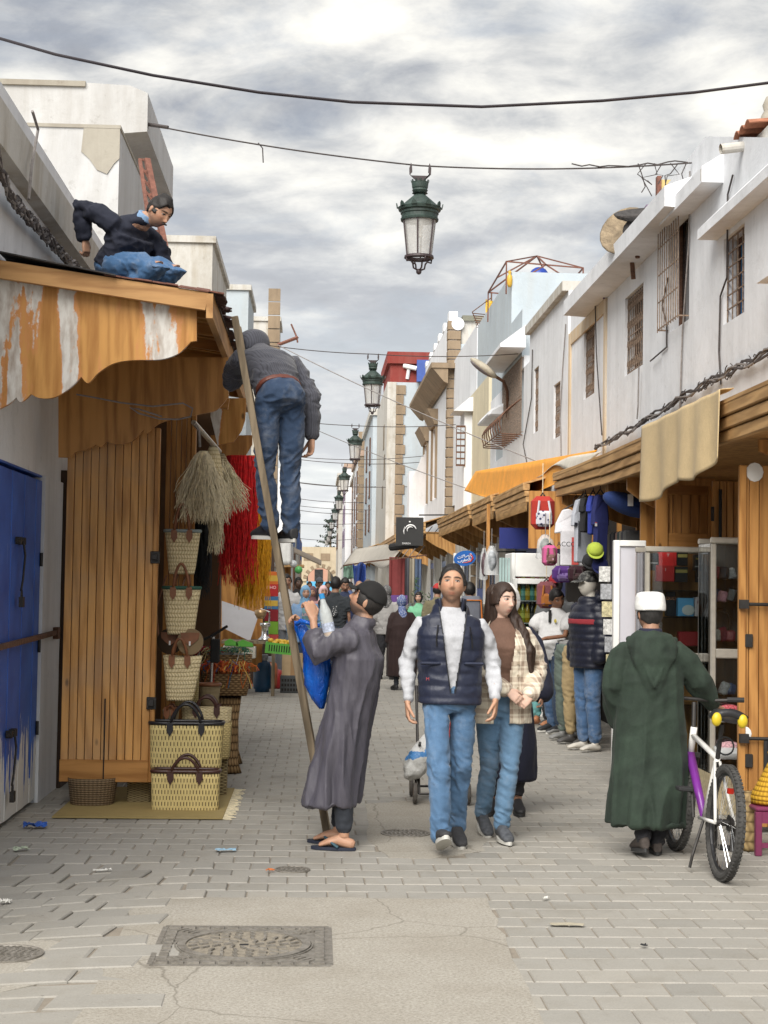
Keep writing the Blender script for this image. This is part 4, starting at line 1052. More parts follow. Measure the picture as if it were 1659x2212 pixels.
def left_baskets():
 bag('palm_basket','topmost hanging palm basket with a grey stitched rim',352,432,1147,1240,12.0,palm,plain('grey cotton stitch',(.25,.30,.30),.8),leather,hh=.22,seed=2)
 bag('palm_basket','hanging palm basket with dark green stitched rim below the topmost one',348,432,1270,1371,11.95,palm,plain('green stitch',(.03,.10,.07),.8),leather,hh=.20,seed=3)
 bag('palm_basket','big tilted palm basket without trim above the rush shopping baskets',345,428,1418,1515,11.9,palm,None,leather,hh=.15,seed=4,wob=.06,lean=(.02,.02))
 for i,(px,py,Y,lb) in enumerate(((411,1386,12.0,'round crocheted straw bag with a tan leather flap and white toggle'),(368,1385,12.1,'round straw bag with flecked weave half hidden by the shutter'))):
  c=P(px,py,Y); r=.098; t=thing('round_straw_bag',lb,'bag',c)
  M=Matrix.Translation(c) @ Matrix.Rotation(math.pi/2,4,'X')
  m=MB(); m.lathe([(.001,-.02)]+[(r*k/7,-.02-.008*(k % 2)) for k in range(1,8)]+[(r,.03),(.001,.03)],(0,0,0),36,M=Matrix.Translation(c+V(0,0,0)) @ Matrix.Rotation(-math.pi/2,4,'X') @ Matrix.Scale(-1,4,(0,0,1))); 
  m.build('bag_disc',woven('crocheted straw',(.66,.58,.42),(.25,.18,.10),20,8,'coil') if i==0 else coil_br,t)
  m=MB(); pts=[(-r*.75,.02),(r*.75,.02),(r*.72,.05),(r*.45,.09),(-r*.45,.09),(-r*.72,.05)]
  m.prism([(-r*.72,r*.70),(r*.72,r*.70),(r*.66,r*.25),(r*.3,-.01),(0,-.03),(-r*.3,-.01),(-r*.66,r*.25)],c+V(0,-.042,0),(1,0,0),(0,0,1),(0,.01,0)); fl=m.build('leather_flap',leather,t)
  MB().box(c.x-.006,c.x+.006,c.y-.052,c.y-.043,c.z-.028,c.z+.004).build('toggle',white_pl,fl)
  MB().tube([c+V(-r*.9,0,.02),c+V(-r*1.2,.05,.25),c+V(-.05,.1,.5)],.007,5).build('strap',leather,t)
 # rush shopping baskets: square-cornered
 bag('rush_basket','large yellow rush shopping basket with black leather rim and handles',318,482,1564,1664,11.55,rush,leather_b,leather_b,taper=.95,power=5,depth=.42,hh=.16,seed=6,wob=.006)
 bag('rush_basket','lowest yellow rush shopping basket with one dark brown handle at the ground',323,474,1668,1768,11.35,rush,leather_d,leather_d,taper=.97,power=6,depth=.38,hh=.12,seed=7,wob=.006)
 bag('rush_basket','fine yellow rush basket standing behind the black-rimmed one',392,499,1562,1640,12.1,rush_f,None,None,taper=.95,power=5,depth=.45,seed=8,wob=.01)
 bag('palm_basket','white palm basket with brown arch handle resting on the fine rush basket',390,500,1530,1566,12.1,palm,None,leather_d,taper=.97,power=3,depth=.45,hh=.09,seed=9,wob=.01)
 bag('rush_basket','striped yellow rush basket hidden behind the two big ones',430,492,1640,1748,12.2,woven('striped rush',(.52,.42,.22),(.05,.03,.02),9,30,'wicker'),None,None,taper=.95,power=5,depth=.45,seed=10,wob=.01)
 bag('rush_basket','low striped rush basket lying under the shutter edge',272,325,1684,1760,11.75,woven('striped rush',(.52,.42,.22),(.05,.03,.02),9,30,'wicker'),None,None,taper=.97,power=6,depth=.6,seed=11,wob=.006)
 bag('coil_basket','small round basket with brown leather handles beside the black-rimmed one',349,386,1534,1566,12.0,coil,None,leather,taper=.85,hh=.04,depth=.9,seed=12)
 bag('rush_basket','tall fine rush basket upright behind the tilted palm basket',376,430,1440,1526,12.3,rush_f,None,None,taper=.95,power=5,depth=.45,seed=13,wob=.01)
 bag('coil_basket','squat brown rope basket under the open shutter',138,248,1684,1747,11.5,coil_br,None,None,taper=.86,depth=.95,seed=14,wob=.01)
 t,c,rx,h=bag('coil_basket','pot-bellied coiled basket with a brown braided rim before the wicker trays',427,475,1480,1527,12.6,coil,leather,None,taper=.80,depth=.95,seed=15)
 # straw mat
 t=thing('straw_mat','fringed straw floor mat under the rush baskets','mat',G(300,1755)); a=G(125,1757); b=G(490,1765)
 m=MB(); m.box(a.x,b.x-.02,11.0,12.6,.006,.016); m.build('mat_sheet',rush_f,t)
 m=MB(); rr=random.Random(4)
 for k in range(60):y=11.0+k*1.6/60; m.bar((b.x-.02,y,.01),(b.x+rr.uniform(.03,.07),y+rr.uniform(-.02,.02),.006),.006,.004)
 o=m.build('fringe',straw,t); o['kind']='stuff'
 # wicker trays on a pedestal
 for i,(x0,x1,y0,y1,Y,lb) in enumerate(((432,540,1456,1503,13.6,'lower wicker tray heaped with orange raffia on its pedestal'),(428,544,1415,1456,14.3,'upper wicker tray with green and red raffia and white cloth'))):
  a=P(x0,y1,Y); b=P(x1,y0,Y); rx=(b.x-a.x)/2; c=V((a.x+b.x)/2,Y+rx*.6,a.z); h=b.z-a.z
  t=thing('wicker_tray',lb,'wicker tray',c)
  weave('tray_wall',[(.86,0),(.93,h*.3),(.98,h*.7),(1,h)],c,rx,rx*.65,wicker,t,3.2,seed=i)
  weave('pedestal',[(.62,-c.z+.002),(.46,-c.z*.85),(.42,-c.z*.4),(.55,-.01)],c+V(.02,0,0),rx,rx*.65,wicker,t,2.6,seed=i+4)
  rr=random.Random(20+i); cols=[((.60,.14,.02),34),((.50,.05,.03),14),((.05,.16,.30),6),((.60,.40,.10),10)] if i==0 else [((.06,.22,.14),26),((.35,.02,.03),20),((.55,.45,.2),10),((.75,.75,.72),8)]
  for ci,(cc,nn) in enumerate(cols):
   m=MB()
   for k in range(nn*2):
    x=c.x+rr.uniform(-.8,.8)*rx*(1 if ci != 1 or i==0 else .3)-(rx*.6 if (i==1 and ci==1) else 0); y=c.y+rr.uniform(-1,.6)*rx*.6; z=c.z+h+.02; pts=[]
    px_,py_=rr.uniform(-.15,.15),rr.uniform(-.2,.1)
    for s in range(7):
     u=s/6; top_=.10*math.sin(math.pi*u)*(1 if i==0 else .5)
     pts.append((x+px_*u+.02*rr.uniform(-1,1),y+py_*u+.02*rr.uniform(-1,1),z+top_*rr.uniform(.4,1)-(max(0,u-.6)*.35 if k % 4==0 else 0)))
    m.tube(pts,.004,3,cap=False)
   o=m.build('raffia_tuft',plain('raffia tuft %d %d' % (i,ci),cc,.8,.3,30),t,fix=False); o['kind']='stuff'
  m=MB(); m.ellips(c+V(0,0,h*.75),(rx*.92,rx*.55,h*.42),20,8); m.build('heap',plain('raffia heap %d' % i,(.35,.10,.03) if i==0 else (.55,.55,.52),.9,.4,20,.8,40,.02),t,smooth=True)
left_baskets()

def ladder():
 base=G(708,1813); t=thing('wooden_ladder','weathered wooden ladder leaning up against the canopy edge','ladder',base)
 top=P(507,684,10.15); d=(top-base)
 up=Vector((0,1,0))
 for k,dy in enumerate((0,.42)):
  a=base+V(0,dy,0); b=top+V(0,dy,0)
  m=MB(); m.bar(a,b,.045,.06,up=(0,1,0)); m.build('rail',old_wood,t,bevel=.004)
 for i in range(11):
  u=(i+.7)/11.6; p=base+d*u; MB().bar(p+V(0,-.01,0),p+V(0,.43,0),.035,.022).build('rung',old_wood,t)
 # rusty repair strip
 return base,d
lad_base,lad_d=ladder()

def rusty_trellis():
 a=P(372,612,13.4); b=P(302,345,14.6); t=thing('rusty_trellis','rusty red iron lattice leaning on the wall behind the rooftop man','trellis',a)
 a2=P(345,612,13.4); b2=P(318,346,14.6)
 MB().bar(a,b2,.05,.05).build('stile',rust_red,t); MB().bar(a2+V(-.02,0,0),b,.03,.03).build('stile',rust_red,t)
 for k in range(11):
  u=k/10; MB().bar(a.lerp(b2,u),(a2+V(-.02,0,0)).lerp(b,u),.022).build('lattice_bar',rust_red,t)
 for k in range(9):
  u=k/10; MB().bar(a.lerp(b2,u),(a2+V(-.02,0,0)).lerp(b,u+.15),.014).build('lattice_bar',rust_red,t)
rusty_trellis()
# ---------------------------------------------------------------- right stalls
def text_mesh(txt,size,bold=False,ext=.002,align='CENTER'):
 c=bpy.data.curves.new('lettering','FONT'); c.body=txt; c.size=size; c.align_x=align; c.align_y='CENTER'; c.extrude=ext
 if bold:c.offset=size*.012
 o=bpy.data.objects.new('lettering',c); C.objects.link(o)
 dg=bpy.context.evaluated_depsgraph_get(); me=bpy.data.meshes.new_from_object(o.evaluated_get(dg)); bpy.data.objects.remove(o); me.materials.clear(); return me
def text(txt,size,p,mat,parent,rx=math.pi/2,rz=0.0,ry=0.0,bold=False,name='lettering'):
 me=text_mesh(txt,size,bold); M=Matrix.Translation(p) @ Euler((rx,ry,rz)).to_matrix().to_4x4(); me.transform(M); return obj(name,me,mat,parent)

def scallop(t,x0,x1,Y,z0,z1,mat,th=.035,left=True,name='bracket_board'):
 """carved end board of an eave, deep at the wall side and sweeping up to the street side"""
 w=x1-x0; h=z1-z0; pts=[(x1,z1),(x1,z0)]
 for k in range(22):
  u=k/21; x=x1-w*u; e=z0+h*.78*(u**1.25)
  pts.append((x,e-.045*h*abs(math.sin(u*math.pi*3.0))**.7*(1-u*.5)))
 pts += [(x0,z1)]
 m=MB(); m.prism(pts,(0,Y,0),(1,0,0),(0,0,1),(0,th,0)); return m.build(name,mat,t)
def eave(label,X,y0,y1,z0,z1,Xw=4.0,n=4,teeth=False,rise=.42,mat=None,matz=None,depth=.55,X1=None):
 X1=X if X1 is None else X1; mat=mat or eave_wood; matz=matz or eave_wood_z
 t=thing('shop_eave',label,'eave',(X,y0,z0)); h=z1-z0
 def xs(y):return X+(X1-X)*(y-y0)/(y1-y0)
 for k,(a,b,o) in enumerate(((0,.30,.0),(.33,.62,-.018),(.65,1.0,-.036))):
  m=MB(); m.prism([(xs(y0)+o,y0),(xs(y1)+o,y1),(xs(y1)+.05,y1),(xs(y0)+.05,y0)],(0,0,z0+h*a),(1,0,0),(0,1,0),(0,0,h*(b-a))); m.build('fascia_moulding',mat,t,bevel=.006)
 if teeth:
  m=MB(); y=y0
  while y<y1-.12:m.prism([(y,z0),(y+.11,z0),(y+.055,z0-.11)],(xs(y)+.0,0,0),(0,1,0),(0,0,1),(.02,0,0)); y += .115
  m.build('tooth_fringe',mat,t)
 m=MB(); m.prism([(xs(y0)-.04,y0),(xs(y1)-.04,y1),(Xw,y1),(Xw,y0)],(0,0,0),(1,0,0),(0,1,0),(0,0,.025))
 for i,v in enumerate(m.v):m.v[i]=(v[0],v[1],v[2]+z1+(v[0]-X)/(Xw-X)*rise)
 m.build('eave_roof',mat,t)
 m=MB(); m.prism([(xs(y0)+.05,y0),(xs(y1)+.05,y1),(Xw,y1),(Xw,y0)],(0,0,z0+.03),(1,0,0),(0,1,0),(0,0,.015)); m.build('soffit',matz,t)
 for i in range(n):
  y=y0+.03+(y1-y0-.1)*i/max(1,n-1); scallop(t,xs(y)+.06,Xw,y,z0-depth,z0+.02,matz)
 return t

def right_eaves():
 t=eave('long pine shop eave carrying the draped beige sheet',2.72,8.6,15.1,2.62,2.88,n=2,depth=.45)
 eave('angled end of the pine eave above the hanging jerseys',2.725,15.12,17.3,2.63,2.89,n=2,X1=2.62,depth=.42)
 eave('eave with pointed fringe over the drinks fridge',2.62,19.8,23.2,2.70,2.93,teeth=True,n=2,depth=.5)
 eave('short fringed eave just past the fridge shop',2.60,23.4,26.5,2.75,2.98,teeth=True,n=2,depth=.55)
 eave('stepped eave with carved brackets beside the black square sign',2.58,26.8,33.5,2.78,3.0,teeth=True,n=5,depth=.6)
 eave('far carved eave behind the black square sign',2.5,37,44,2.85,3.1,n=4,depth=.7,Xw=3.8)
 eave('distant carved eave with a grey sheet',2.3,46,62,2.8,3.1,n=5,depth=.7,Xw=3.6)
 eave('last visible eave toward the gate',2.2,66,84,2.8,3.2,n=5,depth=.7,Xw=3.4)
 # beige sheet
 t=thing('draped_sheet','creased beige cloth sheet hanging over the pine eave','sheet',P(1475,950,11.8))
 def f(u,v):
  px=1391+(1560-1391)*u; Y=PX(px,950,2.66).y; X=2.66-.02-.016*math.sin(u*26)*(.3+v)-.02*math.sin(u*9+2)*v
  zt=2.965; L=.62-.13*u+.03*math.sin(u*11)
  if v<.12:return V(X+.10-.8*v,Y,zt-.01*(v/.12))
  q=(v-.12)/.88; return V(X-.02*q,Y-.10*q*(1-u)-.02,zt-.01-L*q)
 m=MB(); m.grid(f,60,24); m.build('cloth',cloth('beige tarpaulin',(.60,.455,.25),rough=.75,var=.08),t,smooth=True,solid=.006)
 # tarps further on
 t=thing('orange_tarp','saggy orange tarpaulin awning tied above the fringed eave','tarp',P(1110,1050,21))
 A=[P(1003,1060,27),P(1028,1018,26),P(1290,972,17.0),P(1215,1040,18.5)]
 def f2(u,v):
  p=A[1].lerp(A[2],u).lerp(A[0].lerp(A[3],u),v); return p+V(0,0,-.28*math.sin(math.pi*u)*math.sin(math.pi*min(1,v*.8)))
 m=MB(); m.grid(f2,24,10); m.build('sheet',cloth('orange tarpaulin',(.80,.33,.015),rough=.6,var=.15),t,smooth=True,solid=.008)
 t=thing('white_tarp','off-white tarpaulin strip lying along the corner of the pine eave','tarp',P(1220,1005,18))
 A2=[P(1145,1025,21),P(1180,995,20.5),P(1300,975,16.2),P(1262,1004,17.2)]
 m=MB(); m.grid(lambda u,v:A2[1].lerp(A2[2],u).lerp(A2[0].lerp(A2[3],u),v)+V(0,0,-.06*math.sin(3*math.pi*u)*v),18,5); m.build('sheet',cloth('dirty white tarpaulin',(.62,.58,.50),rough=.7),t,smooth=True,solid=.008)
 for px,py,Y,lb in ((1130,1028,22,'wooden pole under the orange tarp'),(1160,1030,21,'second wooden pole holding the orange tarp')):
  p=P(px,py,Y); t=thing('awning_pole',lb,'pole',(p.x,p.y,p.z)); MB().tube([p,V(3.95,p.y+.2,p.z+.12)],.02,6).build('rod',old_wood,t)
 t=thing('grey_awning','sagging grey cloth awning on the far right stalls','awning',(2.4,52,2.8))
 a,b=P(765,1195,62),P(880,1180,46); m=MB(); m.grid(lambda u,v:V(b.x+(a.x-b.x)*u-.9*v*.6,46+16*u,b.z+.15+(a.z-b.z)*u-.7*v-.1*math.sin(u*14)*v),16,5); m.build('sheet',cloth('grey awning cloth',(.40,.37,.32)),t,smooth=True,solid=.01)
right_eaves()

def right_front():
 t=thing('carved_bracket','scalloped pine board hanging under the long eave beside the blue roll','bracket',(2.8,14.2,2.3)); scallop(t,2.80,3.6,14.2,2.12,2.64,pine_z,name='board')
 t=thing('carved_bracket','dark carved bracket under the eave above the open door','bracket',(3.0,10.4,2.4)); scallop(t,2.95,3.9,10.45,2.30,2.64,pine_z,name='board')
 # ground-floor shop fronts set back under the eaves
 t=thing('market_shop','dark open pine shop front behind the mannequins','shop front',(3.4,15,0))
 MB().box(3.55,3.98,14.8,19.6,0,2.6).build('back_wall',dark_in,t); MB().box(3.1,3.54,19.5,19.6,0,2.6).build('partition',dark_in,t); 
 for i in range(7):MB().box(3.0+i*.13,3.125+i*.13,14.55,14.6,0,2.62).build('plank',pine_z,t)
 for i in range(4):MB().box(3.50,3.548,15+i*1.1,15.06+i*1.1,0,2.6).build('post',pine_z,t)
 rr=random.Random(3); cols=[(.10,.10,.10),(.05,.05,.06),(.16,.15,.13),(.03,.05,.05),(.18,.11,.09),(.02,.02,.03)]
 for i in range(9):
  y=15.3+i*.1; x=3.2
  tt=thing('hanging_trousers',('charcoal','black','olive grey','dark teal','brown','near-black','slate','ebony','dusky green')[i]+' folded trousers on the rail inside the jersey shop, '+('first','second','third','fourth','fifth','sixth','seventh','eighth','ninth')[i]+' from the entrance','trousers',(x,y,1.9),group='trousers on the shop rail')
  MB().box(x-.22,x+.22,y-.03,y+.03,1.55,2.2).build('cloth',cloth('rail cloth %d' % (i % 6),cols[i % 6]),tt,bevel=.02)
 t2,x0,x1,z0,z1=wood_door('pine_shutter','pine shutter with a round-cornered panel above the long glass cabinet',1415,1538,1050,1330,13.3,6,pine_z,pine_z,rails=False)
 for zz0,zz1 in ((z0,z0+.05),(P(1450,1182,13.3).z-.03,P(1450,1182,13.3).z+.12),(z1-.08,z1)):MB().box(x0-.001,x1-.037,13.284,13.298,zz0,zz1).build('rail',pine_x,t2,bevel=.004)
 MB().box(x0-.002,x0+.10,13.27,13.283,z0,z1).build('stile',pine_z,t2,bevel=.004)
 t3,*_=wood_door('pine_shutter','tall pine shutter with a black pull handle behind the narrow cabinet',1536,1610,1040,1640,12.9,4,pine_z,pine_z,rails=False)
 p=P(1556,1120,12.87); MB().cyl(p+V(0,0,-.2),p+V(0,0,.24),.014,n=8).build('pull_handle',black_rub,t3)
 p=P(1539,1110,12.87); MB().box(p.x-.012,p.x+.012,p.y-.01,p.y+.005,p.z-.06,p.z+.06).build('hinge',iron,t3)
 t4,x0,x1,z0,z1=wood_door('open_shop_door','open plank door with two black bolt bars facing up the street',1594,1760,1008,1788,10.6,7,pine_z,pine_z,rails=False)
 MB().box(x0-.004,x0+.045,10.58,10.598,z0,z1).build('stile',pine_z,t4,bevel=.004)
 for py in (1305,1595):
  p=P(1607,py,10.56); q=P(1700,py+2,10.56); m=MB(); m.cyl(p,q,.012,n=8); m.box(p.x-.03,p.x+.03,p.y-.02,p.y+.02,p.z-.03,p.z+.03); m.build('bolt_bar',iron,t4)
 p=P(1655,1600,10.56); MB().tube([p,p+V(0,0,-.25),p+V(-.02,0,-.4)],.018,6).build('bar_leg',black_rub,t4)
 for py in (1384,1643):p=P(1616,py,10.6); MB().box(p.x-.028,p.x+.028,p.y-.022,p.y-.001,p.z-.045,p.z+.045).build('lock_plate',iron,t4,bevel=.004)
 for px,py,s in ((1609,1585,.045),(1630,1020,.06)):
  p=P(px,py,10.6); MB().ellips(p+V(0,-.004,0),(s,.006,s*1.1),10,6).build('paint_blob',white_paint,t4)
 pole=thing('white_partition','tall white framed panel standing between the jerseys and the cabinet','panel',P(1355,1500,13.0))
 a=P(1322,1640,13.0); b=P(1395,1168,13.0)
 MB().box(a.x+.05,b.x-.0,13.0,13.03,.12,b.z-.05).build('sheet',plain('lilac white laminate',(.55,.55,.60),.5,.04),pole)
 m=MB(); m.box(a.x,a.x+.05,12.98,13.05,.0,b.z); m.box(a.x+.051,b.x,12.98,13.05,b.z-.05,b.z); m.box(a.x+.051,b.x,12.98,13.05,.02,.12); m.build('frame',white_paint,pole,bevel=.005)
 # wall boards above the shop beyond
 t=thing('market_shop','pine plank shop front with blue awning board beside the fridge','shop front',(3.5,20,0))
 for i in range(5):a=P(1143,1062,19.0); MB().box(a.x+i*.16,a.x+.155+i*.16,19.0,19.03,2.1,P(1143,1060,19).z).build('plank',pine_z,t)
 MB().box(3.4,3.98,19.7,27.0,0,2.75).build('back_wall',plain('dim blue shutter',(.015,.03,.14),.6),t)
 a=P(1095,1150,21.5); MB().box(a.x-.1,3.6,21.5,21.55,P(1095,1185,21.5).z,P(1095,1140,21.5).z).build('blue_board',plain('royal blue board',(.012,.022,.16),.5),t)
 MB().box(P(1065,1,21.4).x,P(1072,1,21.4).x,21.4,21.46,0,2.75).build('post',pine_z,t)
 # doors further along
 fr=[(1048,1012,27.5,(.11,.20,.42),'blue shop doors below the oval sign'),(975,1000,31,(.05,.10,.32),'dark blue shop doors with glazed tops'),(925,950,38,(.45,.50,.52),'pale double doors with dark panes'),(905,920,42,(.36,.44,.52),'faded blue doors beside the stone wall')]
 t=thing('market_shop','whitewashed stone shop front with arched recess and blue doors','shop front',(3.4,35,0))
 MB().box(3.25,3.85,27.1,58,0,2.9).build('wall',pl_warm,t)
 for i,y in enumerate((28.2,30.2,33.0,35.5,39,43,48,53)):
  cc=fr[i % 4][3]; d=MB().box(3.20,3.245,y,y+1.2,0,2.25).build('door',plain('door paint %d' % (i % 4),cc,.5,.2),t)
  MB().box(3.185,3.199,y+.15,y+.5,1.6,2.1).box(3.185,3.199,y+.7,y+1.05,1.6,2.1).build('pane',pane,d)
  MB().box(3.19,3.26,y-.16,y-.01,0,2.4).build('jamb',white_paint,t); MB().box(3.19,3.26,y+1.21,y+1.36,0,2.4).build('jamb',white_paint,t)
 for k in range(12):MB().box(3.17,3.26,32.0,32.45,.02+k*.23,.22+k*.23).build('stone_block',stone,t,bevel=.01)
right_front()

def cabinet(label,px0,px1,py0,py1,Y,zbase,shelves,mid=None,back=None,dep=.4,z0=None):
 a=P(px0,py1,Y); b=P(px1,py0,Y); x0,x1,zb,zt=a.x,b.x,zbase,b.z
 t=thing('display_cabinet',label,'cabinet',(x0,Y,0)); f=.04
 m=MB()
 for x in (x0,x1-f):m.box(x,x+f,Y,Y+.03,zb,zt-.0451)
 m.box(x0-.005,x1,Y-.012,Y+.03,zt-.045,zt); m.box(x0-.005,x1,Y+dep-.03,Y+dep,zt-.045,zt); m.box(x0+f,x1-f,Y,Y+.03,zb,zb+f)
 if mid:m.box(x0+f,x1-f,Y-.004,Y+.03,mid-.035,mid+.035)
 m.build('frame',alu,t,bevel=.008)
 MB().box(x0+f-.004,x1-f+.004,Y+.012,Y+.016,zb+f,zt-.046).build('front_glass',glass,t)
 MB().box(x0+.002,x1-.002,Y+dep-.02,Y+dep-.001,zb,zt-.046).build('back_panel',back or pine_z,t)
 MB().box(x0,x0+.012,Y+.031,Y+dep-.021,zb,zt-.046).build('side_glass',glass,t); MB().box(x1-.012,x1,Y+.031,Y+dep-.021,zb,zt-.046).build('side_glass',glass,t)
 MB().box(x0,x1,Y+.02,Y+dep,0,zb-.001).build('plinth',plain('patterned plinth paper',(.42,.35,.22),.7,.35,40),t)
 for z in shelves:MB().box(x0+.013,x1-.013,Y+.05,Y+dep-.021,z-.006,z).build('shelf',glass_mat('shelf glass',(.80,.88,.85),.12),t)
 return t,x0,x1,zt
def prod(label,px0,px1,py0,py1,Y,c,dep=.07,txt=None,tc=(.8,.8,.8),ts=.4,band=None,rough=.4,cat='box',rot=0.0):
 a=P(px0,py1,Y); b=P(px1,py0,Y); t=thing('product_box',label,cat,(a.x,Y,a.z))
 MB().box(a.x,b.x,Y,Y+dep,a.z,b.z).build('carton',plain('card '+label[:24],c,rough,.08),t,bevel=.003)
 h=b.z-a.z
 if band:MB().box(a.x+.004,b.x-.004,Y-.0015,Y-.0003,a.z+h*band[0],a.z+h*band[1]).build('print_band',plain('print '+label[:24],band[2],.5),t)
 if txt:text(txt,(b.x-a.x)*ts,V((a.x+b.x)/2,Y-.002,a.z+h*.72),plain('ink %.1f%.1f%.1f' % tc,tc,.5),t,ry=rot,bold=True)
 return t
def right_goods():
 t,x0,x1,zt=cabinet('long glass display cabinet with gadget boxes behind the man in green',1393,1537,1182,1420,12.45,.12,[P(1450,1275,12.5).z,P(1450,1333,12.5).z,.72],mid=P(1450,1420,12.45).z)
 Y=12.62
 prod('red upper box with white print on the long cabinet top shelf',1424,1462,1191,1222,Y,(.72,.03,.03),txt='T',tc=(.85,.8,.8),ts=.22)
 prod('red lower box overlapping the upper red one in the long cabinet',1418,1457,1221,1256,Y-.03,(.66,.03,.03),txt='I',tc=(.85,.8,.8),ts=.22)
 prod('black clipper box with yellow salon lettering',1500,1536,1198,1232,Y,(.035,.035,.035),txt='MAXISALON',tc=(.75,.62,.12),ts=.15,band=(.2,.28,(.5,.5,.5)))
 prod('black shaver box with white lettering and two round seals',1505,1534,1228,1258,Y-.03,(.02,.021,.024),txt='Kemei',tc=(.85,.85,.85),ts=.28,band=(.30,.34,(.6,.6,.6)))
 prod('black boxed trimmer with a gold seal at the cabinet top',1463,1486,1193,1222,Y,(.016,.016,.018),band=(.62,.85,(.45,.36,.10)))
 prod('black boxed trimmer with a gold seal on the second row',1458,1486,1224,1257,Y,(.018,.018,.02),band=(.60,.80,(.45,.36,.10)))
 prod('grey and black gadget carton in the upper corner of the long cabinet',1402,1422,1195,1232,Y,(.03,.035,.04),band=(.4,.46,(.55,.55,.55)))
 prod('black tall headphone box with orange lettering beside the white cap',1440,1459,1278,1331,Y,(.014,.016,.024),txt='DUO',tc=(.75,.30,.15),ts=.5)
 bx=prod('sky blue appliance box picturing a white pot',1464,1499,1292,1331,Y-.04,(.15,.48,.85)); p=P(1487,1318,Y-.045)
 MB().ellips(p,(.052,.003,.042),16,8).build('printed_pot',white_pl,bx)
 prod('pale pink beauty gadget box next to the sky blue one',1501,1522,1290,1331,Y-.04,(.85,.72,.74),txt='Ke',tc=(.35,.05,.12),ts=.5)
 prod('pink gadget box partly behind the narrow cabinet frame',1524,1536,1288,1331,Y-.04,(.70,.42,.50))
 prod('red handbag-like carton on the lowest glass shelf',1466,1512,1365,1395,Y,(.40,.015,.02))
 t,x0,x1,zt=cabinet('narrow tall glass cabinet full of accessories by the open door',1534,1640,1162,1690,11.45,.30,[P(1560,1250,11.5).z,P(1560,1300,11.5).z,P(1560,1385,11.5).z,P(1560,1500,11.5).z,P(1560,1560,11.5).z],mid=P(1560,1412,11.45).z,back=plain('dim cabinet back',(.16,.15,.14),.6))
 Y=11.6
 rr=random.Random(9); cols=[(.35,.05,.07),(.05,.05,.06),(.62,.60,.62),(.10,.16,.32),(.60,.28,.33),(.03,.03,.035),(.45,.42,.38),(.22,.03,.05)]
 lvl=[(1250,'first'),(1300,'second'),(1385,'third'),(1500,'fourth'),(1560,'fifth'),(1640,'bottom')]
 for li,(py,nm) in enumerate(lvl):
  for k in range(3):
   px=1545+k*17+rr.uniform(-2,2); c=P(px,py-8,Y+rr.uniform(0,.1)); t=thing('accessory_packet','small packet of hair accessories on the %s shelf of the narrow cabinet' % nm,'packet',c,group='packets in the narrow cabinet')
   M=Matrix.Translation(c) @ Euler((rr.uniform(-.3,.3),rr.uniform(-.4,.4),rr.uniform(-.5,.5))).to_matrix().to_4x4()
   MB().box(-.035,.035,-.02,.02,-.03,.05+.03*rr.random(),M).build('wrapper',plain('packet %d' % ((li*3+k) % 8),cols[(li*3+k) % 8],.4,.4,60),t,bevel=.012)
 c=P(1556,1345,11.62); t=thing('headband','black round headband standing in the narrow cabinet','headband',c); MB().tube([c+V(math.cos(a)*.075,0,math.sin(a)*.10) for a in [k*.39 for k in range(16)]],.012,6,closed=True).build('hoop',black_rub,t,smooth=True)
 for i,(py,lb,cc) in enumerate(((1548,'clear plastic basket of coral bangles by the bicycle',(.55,.10,.12)),(1628,'clear plastic basket of glittery beads at the cabinet foot',(.60,.35,.38)))):
  a=P(1550,py+12,11.33); t=thing('plastic_basket',lb,'basket',a)
  weave('basket_wall',[(.88,0),(1,.085)],a+V(.10,.05,0),.11,.06,film_mat('clear ribbed plastic',(.72,.74,.74),.6),t,5)
  MB().ellips(a+V(.10,.05,.085),(.085,.045,.04),14,8).build('contents',plain('bead heap %d' % i,cc,.35,.6,90,.8,90,.02),t,smooth=True)
 # drinks fridge
 a=P(1103,1420,19.9); b=P(1210,1196,19.9); t=thing('drinks_fridge','tall white glass-door fridge full of bottles behind the polo-shirt man','fridge',(a.x,19.9,0)); Yf=19.9
 x0,x1,zt=a.x,b.x,b.z; m=MB()
 m.box(x0,x0+.05,Yf,Yf+.7,0,zt); m.box(x1-.05,x1,Yf,Yf+.7,0,zt); m.box(x0+.051,x1-.051,Yf+.6,Yf+.7,0,zt); m.box(x0+.051,x1-.051,Yf,Yf+.6,zt-.30,zt); m.box(x0+.051,x1-.051,Yf,Yf+.6,0,.25); m.build('cabinet_shell',white_paint,t,bevel=.01)
 MB().box(x0+.052,x1-.052,Yf+.58,Yf+.599,.25,zt-.3).build('dark_liner',dark_in,t)
 m=MB(); z0,z1=.28,zt-.32
 m.box(x0+.01,x0+.07,Yf-.05,Yf-.01,z0,z1); m.box(x1-.07,x1-.01,Yf-.05,Yf-.01,z0,z1); m.box(x0+.071,x1-.071,Yf-.05,Yf-.01,z1-.07,z1); m.box(x0+.071,x1-.071,Yf-.05,Yf-.01,z0,z0+.06); d=m.build('door',white_paint,t,bevel=.006)
 MB().box(x0+.06,x1-.06,Yf-.035,Yf-.03,z0+.05,z1-.06).build('door_glass',glass,d); MB().tube([V(x0+.03,Yf-.1,1.05),V(x0+.03,Yf-.1,1.35)],.012,6).build('door_handle',chrome,d)
 sv=[P(1150,py,Yf+.2).z for py in (1255,1297,1345,1390)]
 for z in sv:MB().box(x0+.052,x1-.052,Yf+.02,Yf+.56,z-.012,z).build('shelf',white_pl,t)
 bc=[(.30,.02,.02),(.04,.22,.05),(.62,.38,.02),(.45,.45,.05),(.02,.02,.02),(.10,.35,.30)]; proto={}
